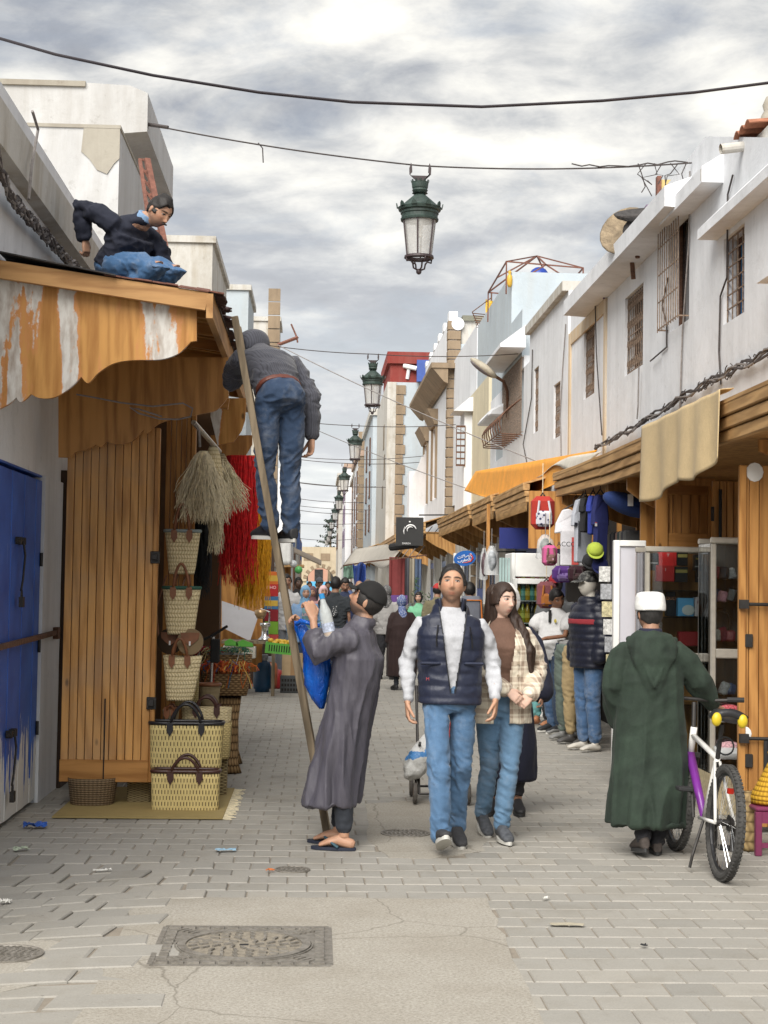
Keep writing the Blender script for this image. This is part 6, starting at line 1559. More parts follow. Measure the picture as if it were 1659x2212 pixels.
  return obj(name,me,mat,s.t,local=True,smooth=True)
 def cap_shape(s,name,mat,thick=.014,zlim=.02,top=None,flat=None):
  return s.hair(thick=thick,line=zlim,side=zlim,back=zlim,mat=mat,name=name,noise=.0008)
 def piece(s,name,mat,b,fold=None,smooth=3,vox=None):
  me=b.fuse(vox or {2:.0085,1:.014,0:.022}[s.det],smooth,fold,name); return obj(name,me,mat,s.t,local=True)
 def legs(s,name,mat,r=(.10,.088,.068,.062,.060),hem=.06,folds=.006,seed=1,waist=(.155,.105),top=.06,feet=True):
  J=s.J; k=s.k; b=Body(); sx=(J['hiL']-J['hiR']).normalized(); up=(J['chest']-J['pelvis']).normalized(); fy=up.cross(sx).normalized(); P0=J['pelvis']
  b.loft([(P0+up*top*k,sx,fy,waist[0]*k,waist[1]*k),(P0+up*.01*k,sx,fy,waist[0]*1.06*k,waist[1]*1.08*k),(P0-up*.06*k,sx,fy,waist[0]*1.10*k,waist[1]*1.12*k),(P0-up*.12*k,sx,fy,waist[0]*.80*k,waist[1]*.8*k)],20,2.3)
  for q in 'LR':
   hi,kn,an=J['hi'+q],J['kn'+q],J['an'+q]; e=an.lerp(kn,hem)
   b.limb([hi+up*.02*k,hi.lerp(kn,.3),hi.lerp(kn,.7),kn,kn.lerp(e,.45),kn.lerp(e,.85),e],[r[0]*k,r[0]*.95*k,r[1]*k,r[2]*1.04*k,r[2]*1.02*k,r[3]*k,r[4]*k],16)
  kz=(J['knL'].z+J['knR'].z)/2; az=(J['anL'].z+J['anR'].z)/2; hz=J['hiL'].z
  def fold(co,no):
   z=co[:,2]; w=np.exp(-((z-kz)/(.13*k))**2)*.9+np.exp(-((z-az-.07*k)/(.08*k))**2)*1.1+np.exp(-((z-hz+.05*k)/(.10*k))**2)*.7+.25
   q=co.copy(); q[:,2] += .55*co[:,0]+.3*np.abs(co[:,1]); n1=np_noise(q,(34,34,60),seed,2); n2=np_noise(q,(16,16,22),seed+5,2)
   return folds*w*(.55-np.abs(n1)*1.6)+folds*.5*n2
  return s.piece(name,mat,b,fold)
 def torso(s,name,mat,rx=(.20,.205,.185,.175,.18),ry=(.11,.125,.115,.115,.12),hem=-.10,sleeve=1.0,sr=(.075,.062,.056,.046),collar=.062,drop=0.0,folds=.006,seed=1,fx=None,power=2.3,belly=0.0,sides='LR',open_=None,arms=True,quilt=0.0,shr=1.0):
  J=s.J; k=s.k; b=Body(); sx,fy,up=s.frame(); nk,ch,pe=J['neck'],J['chest'],J['pelvis']; sl=(J['shL']+J['shR'])/2; wsh=(J['shL']-J['shR']).length/2
  b.loft([(nk+up*(.03-drop)*k,sx,fy,collar*k,collar*k),(nk-up*(.005+drop*.7)*k,sx,fy,collar*1.25*k,collar*1.1*k),(sl+up*.022*k,sx,fy,wsh*.60*shr,ry[0]*.72*k),(sl-up*.012*k,sx,fy,wsh*.92*shr,ry[0]*.85*k),(sl-up*.06*k,sx,fy,max(rx[0]*k*.95,wsh*1.02*shr),ry[0]*.98*k),(ch+up*.03*k-fy*.01*k,sx,fy,rx[1]*k,ry[1]*k),(ch.lerp(pe,.45)-fy*belly*.5*k,sx,fy,rx[2]*k,(ry[2]+belly*.5)*k),(pe+up*.09*k-fy*belly*k,sx,fy,rx[3]*k,(ry[3]+belly*.6)*k),(pe+up*hem*k,sx,fy,rx[4]*k,ry[4]*k)],28,power)
  if arms:
   for q in sides:
    sh,el,wr=J['sh'+q],J['el'+q],J['wr'+q]; pts=[sh.lerp(sl,.40)-up*.065*k,sh.lerp(sl,.06)-up*.045*k,sh.lerp(el,.45),el,el.lerp(wr,.5),wr.lerp(el,.05)]; rr=[sr[0]*.8*k,sr[0]*.92*k,sr[1]*1.03*k,sr[1]*k,sr[2]*k,sr[3]*k]
    if sleeve<1:pts=[sh.lerp(sl,.40)-up*.065*k,sh.lerp(sl,.06)-up*.045*k,sh.lerp(el,sleeve*.55),sh.lerp(el,sleeve)]; rr=[sr[0]*.8*k,sr[0]*.92*k,sr[1]*1.08*k,sr[1]*1.1*k]
    b.limb(pts,rr,14)
  el=np.array([J['elL'],J['elR']]); wz=pe.z
  def fold(co,no):
   de=np.minimum(np.linalg.norm(co-el[0],axis=1),np.linalg.norm(co-el[1],axis=1)); w=.35+.9*np.exp(-(de/(.13*k))**2)+.7*np.exp(-((co[:,2]-wz-.1*k)/(.13*k))**2)
   n1=np_noise(co,(32,32,46),seed,2); n2=np_noise(co,(60,60,70),seed+3,2); d=folds*w*((1-np.abs(n1)*1.8)+.4*n2)
   if quilt:
    ph=(co[:,2]/(.072*k))*np.pi; d=d*.6+quilt*(np.abs(np.sin(ph))**.45-.6)
   if fx is not None:d=d+fx(co,no)
   return d
  return s.piece(name,mat,b,fold)
 def shoes(s,mat,sole,hgt=.055,w=.046,name='shoe',pitchL=0,pitchR=0):
  J=s.J; k=s.k
  for q in 'LR':
   an,to=J['an'+q],J['to'+q]; d=(to-an); fl=Vector((d.x,d.y,0)).normalized(); pit=math.atan2(d.z+.045*k,Vector((d.x,d.y)).length)
   dv=Vector((d.x,d.y,d.z+.045*k)).normalized(); sd=fl.cross(V(0,0,1)).normalized(); up=sd.cross(dv).normalized()*1.0
   if up.z<0:up=-up
   heel=an-dv*.055*k-up*.035*k; L=.285*k; b=Body()
   b.loft([(heel+dv*.0*L+up*.018*k,sd,up,.026*k,.035*k),(heel+dv*.06*L+up*.025*k,sd,up,.034*k,.045*k),(heel+dv*.28*L+up*.035*k,sd,up,.036*k,.050*k),(heel+dv*.48*L+up*.022*k,sd,up,.040*k,.042*k),(heel+dv*.72*L+up*.008*k,sd,up,w*k,.030*k),(heel+dv*.92*L,sd,up,.038*k,.022*k),(heel+dv*1.0*L-up*.002*k,sd,up,.02*k,.014*k)],18,2.4)
   o=s.piece(name,mat,b,None,2,.006 if s.det==2 else .012); m=MB()
   ou=[]
   for j in range(24):
    a=2*math.pi*j/24; u=.5-.5*math.cos(a); ww=(.033+.013*math.sin(min(1,u*1.25)*math.pi*.62)**2)*k*(1 if abs(math.cos(a))<.98 else .6); ou.append(heel-dv*.006*k+dv*(u*(L+.012*k))+sd*math.sin(a)*ww*1.02)
   lo=[p-up*.034*k for p in ou]; hi=[p-up*.010*k for p in ou]; n=24
   m.faces(lo+hi,[tuple(range(n)),tuple(range(2*n-1,n-1,-1))]+[(i,(i+1) % n,n+(i+1) % n,n+i) for i in range(n)]); me=m.mesh('sole'); oo=obj('sole',me,sole,None); oo.parent=o
 def robe(s,name,mat,rings,sleeve=1.0,sr=(.085,.078,.075,.07),collar=.062,folds=.010,seed=1,sides='LR',vert=(22,22,3.0),n=36,power=2.2,extra=None,hang=1.0):
  """rings: (z, cx, cy, rx, ry) from shoulder to hem"""
  J=s.J; k=s.k; b=Body(); sx,fy,up=s.frame(); nk=J['neck']; sl=(J['shL']+J['shR'])/2; wsh=(J['shL']-J['shR']).length/2; X=V(1,0,0); Yv=V(0,1,0)
  rg=[(nk+up*.03*k,sx,fy,collar*k,collar*k),(nk-up*.005*k,sx,fy,collar*1.3*k,collar*1.15*k),(sl+up*.025*k,sx,fy,wsh*.62,.080*k),(sl-up*.012*k,sx,fy,wsh*.95,.10*k),(sl-up*.07*k,sx,fy,wsh*1.06,.125*k)]
  sxx=Vector((sx.x,sx.y,0)).normalized(); fyy=V(0,0,1).cross(sxx)
  rg += [(V(cx*k,cy*k,z*k),sxx,fyy,rx*k,ry*k) for z,cx,cy,rx,ry in rings]; b.loft(rg,n,power)
  for q in sides:
   sh,el,wr=J['sh'+q],J['el'+q],J['wr'+q]; pts=[sh.lerp(sl,.42)-up*.075*k,sh.lerp(sl,.06)-up*.058*k,sh.lerp(el,.45),el,el.lerp(wr,.5),wr]; rr=[sr[0]*.8*k,sr[0]*.9*k,sr[1]*k,sr[1]*k,sr[2]*k,sr[3]*k]
   if sleeve<1:f=sleeve; pts=pts[:4]+[el.lerp(wr,f)]; rr=rr[:4]+[sr[3]*k]
   b.limb(pts,rr,16)
  if extra:extra(b)
  zt=sl.z; zb=rings[-1][0]*k
  def fold(co,no):
   t=np.clip((zt-co[:,2])/(zt-zb),0,1); n1=np_noise(co,vert,seed,2); n2=np_noise(co,(18,18,22),seed+2,2); n3=np_noise(co,(40,40,12),seed+4,2)
   return folds*((.3+1.2*t)*(1-2.6*np.abs(n1))+.30*(1-t*.8)*(1-np.abs(n2)*2)+.3*n3)
  return s.piece(name,mat,b,fold)
def cut_mesh(o,pred):
 bm=bmesh.new(); bm.from_mesh(o.data); fs=[f for f in bm.faces if pred(f.calc_center_median(),f.normal)]
 bmesh.ops.delete(bm,geom=fs,context='FACES'); bm.to_mesh(o.data); bm.free()
def denim(name,c,fade=.5,seed=0):
 if name in MATS:return MATS[name]
 t=NT(name); co=t.tc(); s=t.sep(co)
 n=t.noise(t.map(co,(1,1,.4),loc=(seed,seed,0)),9,4,.6); w=t.noise(t.map(co,(1,1,1.5),(.5,.4,0)),15,5,.65,.8); g=t.noise(co,420,2)
 f=t.math('ADD',t.math('MULTIPLY',n,.6),t.math('MULTIPLY',w,.4))
 k=t.ramp(f,[(.22,tuple(x*.66 for x in c)),(.5,c),(.80,tuple(min(1,x+(.55-x)*fade) for x in c))])
 k=t.mix(.35,k,t.ramp(g,[(.3,.4),(.7,1.2)]),'MULTIPLY'); t.col(k).set(rough=.85,sheen=.1)
 b=t.bump(w,.25,.008); t.bump(g,.25,.001,b); MATS[name]=t.m; return t.m
def plaid():
 t=NT('cream plaid flannel'); co=t.tc(); s=t.sep(co)
 def band(v,f,w,ph=0):return t.math('GREATER_THAN',t.math('SINE',t.math('ADD',t.math('MULTIPLY',v,f),ph)),w)
 h=t.math('ADD',t.math('MULTIPLY',band(s[2],62,.55),.5),t.math('MULTIPLY',band(s[2],62,.90,2.2),.35)); dg=t.math('ADD',s[0],t.math('MULTIPLY',s[1],.8))
 v=t.math('ADD',t.math('MULTIPLY',band(dg,66,.55),.5),t.math('MULTIPLY',band(dg,66,.90,2.2),.35))
 f=t.math('MINIMUM',t.math('ADD',h,v),1.0); k=t.ramp(f,[(0,(.74,.67,.54)),(.5,(.55,.46,.36)),(1,(.32,.24,.18))])
 k=t.mix(.3,k,t.ramp(t.noise(co,200,3),[(.3,.6),(.7,1.1)]),'MULTIPLY'); t.col(k).set(rough=.95,sheen=.25); b=t.bump(t.noise(co,13,4),.4,.014); t.bump(t.noise(co,240,2),.3,.0015,b); return t.m
def knit(name,c):
 t=NT(name); co=t.tc(); s=t.sep(co); d=t.math('ADD',s[0],t.math('MULTIPLY',s[1],.5))
 r=t.math('ABSOLUTE',t.math('SINE',t.math('MULTIPLY',d,220))); k=t.ramp(r,[(0,tuple(x*.45 for x in c)),(.6,c)])
 k=t.mix(.3,k,t.ramp(t.noise(co,30,4),[(.3,.6),(.7,1.2)]),'MULTIPLY'); t.col(k).set(rough=.95,sheen=.2); t.bump(r,.5,.004); return t.m
HL=dict(d=(0,-.18,-1),n=(-1,0,0),t=(0,-1,0)); HR=dict(d=(0,-.18,-1),n=(1,0,0),t=(0,-1,0))
shoe_d=plain('charcoal knit shoe',(.035,.035,.038),.8,.25,60,.3,200); sole_w=plain('pale sole',(.55,.54,.50),.7,.1); sole_d=plain('dark sole',(.03,.03,.03),.7,.1); shoe_b=plain('black trainer',(.018,.018,.02),.6,.25,50,.3,150)
jean_blue=denim('mid blue denim',(.085,.175,.31),.22); jean_light=denim('light blue denim',(.125,.235,.37),.28,3); jean_dark=denim('dark blue denim',(.018,.042,.092),.22,7); jean_mid=denim('worn blue denim',(.055,.12,.24),.35,11)

def man_in_vest():
 g=G(967,1836)
 p=Person('man in a navy quilted vest over a white sweater walking in blue jeans',(g.x,g.y,0),0.02,1.765,(.50,.285,.185),detail=2,pose=dict(
  hiR=(-.09,0,.925),knR=(-.075,-.15,.50),anR=(-.062,-.17,.105),toR=(-.055,-.325,.125),hiL=(.09,.01,.92),knL=(.075,.06,.495),anL=(.070,.22,.10),toL=(.085,.06,.03),
  elR=(-.262,.03,1.15),wrR=(-.262,-.04,.905),elL=(.268,.05,1.15),wrL=(.275,-.07,.925),shL=(.195,0,1.42),shR=(-.195,0,1.43),head=(.005,-.02,1.625)))
 p.body((-.16,.06,-.10),stub=.42,hairline=(.078,-.015,-.085),closed=.25,hands=dict(L=dict(HL,curl=.45,d=(-.08,-.25,-1),n=(-1,.3,0)),R=dict(HR,curl=.5,d=(.02,-.15,-1))))
 p.hair(thick=.012,line=.082,side=-.008,back=-.05,noise=.007)
 p.torso('sweater',cloth('white knit cotton',(.50,.51,.54),var=.05),rx=(.19,.185,.165,.16,.165),ry=(.10,.115,.105,.10,.105),sr=(.056,.048,.043,.036),collar=.072,drop=.035,folds=.007,seed=3,hem=-.02)
 puff=cloth('navy quilted nylon',(.012,.017,.040),rough=.5,var=.2,sheen=.05)
 o=p.torso('vest',puff,rx=(.205,.212,.20,.195,.195),ry=(.118,.138,.132,.132,.135),hem=-.065,collar=.088,arms=False,quilt=.0065,folds=.006,seed=5,shr=1.02)
 k=p.k
 def pred(c,n):
  if c.z>1.535*k:return True
  w=.012+.072*max(0,(c.z/k-.985)/.50)**.9; return c.y<.0 and abs(c.x-.004)<w*k and c.z>.965*k and n.y<.35
 cut_mesh(o,pred)
 m=MB(); zf=plain('black zip tape',(.01,.01,.012),.5)
 for sx in (-1,1):
  pts=[]
  for i in range(14):
   z=(.97+.52*i/13)*k; w=.014+.072*max(0,(z/k-.985)/.50)**.9; y=-.138*k*(1-.35*max(0,(z/k-1.25)/.25)**2)-.006; pts.append(V(sx*w*k+.004,y,z))
  MB().tube(pts,.0035,5).build('zip_edge',zf,p.t,local=True)
 for sx in (-1,1):
  MB().box(sx*.135-.065,sx*.135+.065,-.143*k,-.118*k,1.135*k,1.155*k,None).build('pocket_flap',puff,p.t,local=True,bevel=.010)
 MB().tube([V(.105,-.137,1.37)*k,V(.118,-.140,1.28)*k,V(.12,-.141,1.24)*k],.005,5).build('drawcord',zf,p.t,local=True); MB().tube([V(-.09,-.137,1.38)*k,V(-.10,-.141,1.30)*k,V(-.098,-.142,1.25)*k],.005,5).build('drawcord',zf,p.t,local=True)
 text('ESP',.022,V(.113,-.150,1.345),plain('navy stitching',(.005,.006,.02),.6),p.t).matrix_parent_inverse=Matrix.Identity(4)
 e=text('M',.028,V(-.152,-.147,1.06),plain('coral embroidery',(.35,.05,.06),.6),p.t); e.matrix_parent_inverse=Matrix.Identity(4)
 b=Body(); sx,fy,up=p.frame(); nk=p.J['neck']
 rings=[]; col=MB()
 col.grid(lambda u,v:nk+V(math.sin((u-.5)*4.6)*(.080+.012*v),math.cos((u-.5)*4.6)*(.075+.010*v)-.004,-.035+.075*v-.02*math.cos((u-.5)*4.6)*v)*k,30,6); col.build('vest_collar',puff,p.t,local=True,smooth=True,solid=.016)
 p.legs('jeans',jean_blue,r=(.085,.075,.066,.062,.066),hem=.0,folds=.010,seed=7,waist=(.138,.105)); p.shoes(shoe_d,sole_w)
man_in_vest()

def woman_in_plaid():
 g=G(1078,1815)
 p=Person('long-haired woman in an open cream plaid shirt beside the man in the vest',(g.x,g.y,0),0.10,1.65,(.60,.40,.31),(.040,.020,.012),fem=1,detail=2,pose=dict(
  elL=(.265,.05,1.17),wrL=(.16,-.20,.99),elR=(-.23,.02,1.15),wrR=(.0,-.22,1.03),hiL=(.085,0,.92),hiR=(-.085,0,.92),knR=(-.05,.10,.50),anR=(-.06,.30,.12),toR=(-.05,.14,.03),knL=(.045,-.10,.50),anL=(.0,-.05,.085),toL=(.01,-.21,.035)))
 p.body((.0,.04,.50),brow=(.02,.012,.008),lip=(.42,.15,.13),gaze=.003,hands=dict(L=dict(d=(-.75,-.35,-.55),n=(.2,.9,-.2),t=(-.1,-.4,.8),curl=.9),R=dict(d=(.75,-.3,-.6),n=(-.2,.8,0),t=(.3,-.5,.8),curl=.5)))
 p.hair(thick=.016,line=.066,side=-.03,back=-.11,noise=.003)
 p.torso('sweater',cloth('brown fine knit',(.15,.082,.056),var=.08),rx=(.165,.165,.15,.15,.155),ry=(.105,.125,.10,.10,.11),collar=.060,sr=(.055,.05,.046,.04),folds=.004,seed=4,hem=-.02)
 o=p.torso('overshirt',plaid(),rx=(.195,.20,.20,.205,.215),ry=(.12,.142,.138,.14,.145),collar=.075,sr=(.082,.072,.066,.052),folds=.008,seed=8,hem=-.16); k=p.k
 def pred(c,n):
  if c.z>1.50*k:return True
  w=.055+.05*max(0,(c.z/k-1.15)/.3); return c.y<-.02 and abs(c.x+.02)<w*k and n.y<.3 and not (c.z>.9*k and c.y<-.165*k) and abs(c.x+.02)<.16
 cut_mesh(o,pred)
 p.legs('jeans',jean_light,r=(.094,.080,.064,.057,.056),hem=.05,folds=.007,seed=9,waist=(.15,.105)); p.shoes(plain('grey running shoe',(.07,.075,.085),.7,.4,40,.3,150),sole_w)
 hm=[m for n_,m in MATS.items() if n_.startswith('hair 0.0') and abs(float(n_[5:])-sum(p.hairc))<.002][0]; rr=random.Random(4); h=p.J['head']
 b=Body(); hp=lambda x,y,z:h+(Matrix.Rotation(.3,3,'Z') @ V(x,y,z))*p.hs
 b.limb([hp(0,.04,.06),hp(0,.06,-.06),hp(.0,.085,-.2),hp(.02,.09,-.34)],[.088,.088,.08,.04],16); b.limb([hp(.05,.03,-.02),hp(.08,.0,-.12),hp(.12,-.06,-.24),hp(.15,-.12,-.36),hp(.165,-.13,-.50)],[.05,.05,.05,.042,.012],14)
 p.piece('hair_mass',hm,b,lambda co,no:.007*np_noise(co,(90,90,10),3,2)+.004*np_noise(co,(190,190,14),4,1),1,.007)
 for i in range(4):pp=V(.085,-.150,1.30-.085*i)*k; MB().lathe([(.001,0),(.008,0),(.008,.004),(.001,.004)],(0,0,0),10,M=Matrix.Translation(pp) @ Matrix.Rotation(math.pi/2,4,'X')).build('button',plain('horn button',(.35,.28,.2),.4),p.t,local=True)
woman_in_plaid()

def scarf(p,mat,thick=.02,drape=.16,zl=.05,name='headscarf',seed=2,wide=.12):
 p.hair(thick=thick,line=zl,side=-.09,back=-.12,mat=mat,name=name,noise=.003)
 J=p.J; k=p.k; b=Body(); h=J['head']; sx,fy,up=p.frame(); nk=J['neck']; c0=p.hr @ Vector((0,.012,-.085))*k+h
 b.loft([(c0+V(0,0,.015),sx,fy,.075*k,.082*k),(c0.lerp(nk,.5),sx,fy,.082*k,.085*k),(nk-up*.02*k,sx,fy,.10*k,.10*k),(nk-up*.07*k,sx,fy,wide*k,.125*k),(nk-up*drape*k,sx,fy,wide*.9*k,.135*k)],22)
 p.piece(name+'_drape',mat,b,lambda co,no:.008*np_noise(co,(26,26,14),seed,2))
def woman_in_navy():
 g=G(1090,1757)
 p=Person('woman in a long navy coat and white headscarf pushing the loaded stroller',(g.x,g.y,0),-.10,1.64,(.38,.21,.14),fem=1,detail=1,pose=dict(elL=(.25,-.02,1.15),wrL=(.27,-.12,.93),elR=(-.24,-.06,1.13),wrR=(-.24,-.30,.98)))
 p.body((.1,0,.35),hands=dict(L=dict(HL,curl=.6),R=dict(d=(0,-.9,-.3),n=(0,0,-1),t=(1,0,0),curl=.9)))
 scarf(p,cloth('white headscarf',(.72,.71,.69),var=.05),.026,.10)
 p.robe('coat',cloth('navy wool coat',(.009,.011,.028)),[(1.25,0,0,.18,.14),(1.0,0,0,.18,.145),(.75,.03,.02,.18,.16),(.5,.05,.04,.185,.17),(.26,.06,.06,.18,.16)],sr=(.085,.08,.085,.09),folds=.010,seed=6); p.legs('trousers',cloth('black trouser',(.02,.02,.024)),r=(.08,.07,.06,.055,.055),hem=.2)
 p.shoes(shoe_b,sole_d)
woman_in_navy()

def man_in_gandoura():
 g=G(752,1832)
 p=Person('bearded man in a grey gandoura and sandals looking up with a bottle raised',(g.x,g.y,0),-1.88,1.74,(.48,.27,.175),(.02,.016,.014),detail=2,pose=dict(
  pelvis=(0,-.02,.95),chest=(0,.04,1.22),neck=(0,.08,1.41),head=(0,.10,1.535),shL=(.19,.05,1.355),shR=(-.19,.05,1.355),elL=(.24,-.15,1.22),wrL=(.17,-.20,1.43),elR=(-.22,-.20,1.22),wrR=(-.12,-.36,1.34),
  hiL=(.09,-.02,.91),hiR=(-.09,-.02,.91),knL=(.09,-.01,.48),knR=(-.09,-.04,.48),anL=(.09,.0,.085),anR=(-.10,-.10,.085),toL=(.10,-.15,.03),toR=(-.12,-.25,.03)))
 p.body((-.55,.0,.05),stub=.8,hands=dict(L=dict(d=(-.2,-.35,.9),n=(-.6,-.7,0),t=(0,.6,.6),curl=.75),R=dict(d=(.2,-.5,.8),n=(.8,-.5,0),t=(0,.5,.7),curl=.8)),feet=True)
 p.hair(thick=.006,line=.05,side=-.035,back=-.06,noise=.002)
 capm=cloth('black cotton cap',(.007,.0065,.0065))
 o=p.cap_shape('cap',capm,.020,.030); m=MB()
 HM=p.hr; h=p.J['head']
 m.grid(lambda u,v:HM @ V((u-.5)*.15*(1-.25*v*v),-.085-.075*v*(1-((u-.5)*1.7)**2*.6),.048-.018*v-.03*(u-.5)**2*4*.3)*p.hs+h,14,6); m.build('cap_peak',capm,p.t,local=True,smooth=True,solid=.006)
 t=NT('grey linen gandoura'); co=t.tc(); n=t.noise(t.map(co,(1,1,.15)),30,4,.6); t.col(t.ramp(n,[(.3,(.058,.054,.070)),(.7,(.100,.094,.116))])).set(rough=.55,sheen=.05); b1=t.bump(t.noise(t.map(co,(1,1,.35)),9,4,.6,.5),.5,.02); t.bump(t.noise(co,300,2),.2,.001,b1)
 p.robe('gandoura',t.m,[(1.18,0,.05,.215,.150),(1.02,0,.03,.205,.145),(.86,0,.0,.20,.142),(.66,0,-.045,.21,.150),(.45,0,-.085,.22,.160),(.27,0,-.115,.23,.170)],sleeve=.42,sr=(.088,.086,.085,.082),folds=.013,seed=12,vert=(34,34,4.0),collar=.066)
 p.legs('trousers',cloth('dark trouser',(.03,.035,.045)),r=(.085,.075,.06,.055,.050),hem=.12,folds=.004,seed=3)
 for q in 'LR': # flip-flops
  an,to=p.J['an'+q],p.J['to'+q]; d=Vector((to.x-an.x,to.y-an.y,0)).normalized(); sd=d.cross(V(0,0,1)); c=an-d*.075; c.z=.0; L=.285; ou=[]
  for j in range(22):
   a=2*math.pi*j/22; u=.5-.5*math.cos(a); ou.append(c+d*u*L+sd*math.sin(a)*(.036+.012*u))
  m=MB(); nn=22; m.faces([v+V(0,0,.002) for v in ou]+[v+V(0,0,.020) for v in ou],[tuple(range(nn)),tuple(range(2*nn-1,nn-1,-1))]+[(i,(i+1) % nn,nn+(i+1) % nn,nn+i) for i in range(nn)]); so=m.build('flip_flop',plain('navy foam sandal',(.02,.025,.045),.7),p.t,local=True)
  tp=c+d*L*.78+V(0,0,.030)
  for s_ in (-1,1):m=MB(); m.tube([tp,c+d*L*.55+sd*s_*.030+V(0,0,.055),c+d*L*.36+sd*s_*.046+V(0,0,.022)],[.006,.010,.010],6); oo=m.build('thong_strap',plain('teal strap',(.02,.07,.10),.6),None); oo.parent=so
 # things in his hands
 M=p.t.matrix_world
 wl=Matrix.Translation(p.t.location) @ Matrix.Rotation(-1.88,4,'Z')
 c=P(706,1340,g.y-.22)+V(0,0,.0); t=thing('soda_bottle','plastic bottle of yellow soda with a blue cap held beside the gandoura','bottle',c)
 Mb=Matrix.Translation(c) @ Euler((0,-.22,0)).to_matrix().to_4x4()
 MB().lathe([(.03,-.14),(.038,-.12),(.038,.03),(.034,.06),(.018,.11),(.014,.135)],(0,0,0),16,M=Mb).build('bottle_body',film_mat('clear bottle plastic',(.8,.85,.85),.45),t,smooth=True)
 MB().lathe([(.001,-.137),(.035,-.12),(.035,-.03),(.001,-.03)],(0,0,0),16,M=Mb).build('drink',plain('yellow soda',(.62,.27,.015),.2),t,smooth=True); MB().lathe([(.0385,-.07),(.0385,-.015)],(0,0,0),16,M=Mb,cap=False).build('label_band',plain('bottle wrap',(.45,.5,.62),.5,.5,60),t); MB().lathe([(.017,.135),(.017,.165),(.001,.167)],(0,0,0),12,M=Mb).build('bottle_cap',plain('sky blue cap',(.03,.25,.55),.4),t)
 # blue bag
 t=thing('blue_plastic_bag','crinkled royal blue plastic bag held beside the gandoura','plastic bag',P(680,1440,g.y+.1)); Yb=g.y-.02
 prof=[(1342,636,656),(1360,638,668),(1390,648,690),(1420,654,712),(1450,657,716),(1480,660,712),(1510,672,706),(1532,690,700)]
 rr=random.Random(6); m=MB(); n=26; vs=[]
 for py,x0,x1 in prof:
  a,b_=P(x0,py,Yb),P(x1,py,Yb); cx,rx=(a.x+b_.x)/2,(b_.x-a.x)/2
  for j in range(n):
   q=2*math.pi*j/n; w=1+.10*math.sin(3*q+py*.05)+.06*math.sin(7*q+py*.11); vs.append(V(cx+math.cos(q)*rx*w,Yb+.05+math.sin(q)*min(.09,rx*.8)*w,a.z+rr.uniform(-.004,.004)))
 m.faces(vs,[(i*n+j,i*n+(j+1) % n,(i+1)*n+(j+1) % n,(i+1)*n+j) for i in range(len(prof)-1) for j in range(n)]+[tuple((len(prof)-1)*n+j for j in range(n)),tuple(range(n))])
 bt=NT('blue polythene'); co=bt.tc(); bt.col(bt.ramp(bt.noise(co,6,3),[(.3,(.003,.045,.36)),(.7,(.008,.15,.66))])).set(rough=.22,spec=.6); bt.p.inputs['Transmission Weight'].default_value=.08; b1=bt.bump(bt.noise(bt.map(co,(1,1,.25)),24,4,.6,1.2),1.0,.02)
 m.build('bag_film',bt.m,t,smooth=True)
 MB().tube([P(640,1350,Yb),P(650,1341,Yb-.02),P(668,1346,Yb-.05),P(690,1352,Yb-.08)],[.012,.016,.014,.010],8).build('bag_handle',bt.m,t,smooth=True)
man_in_gandoura()

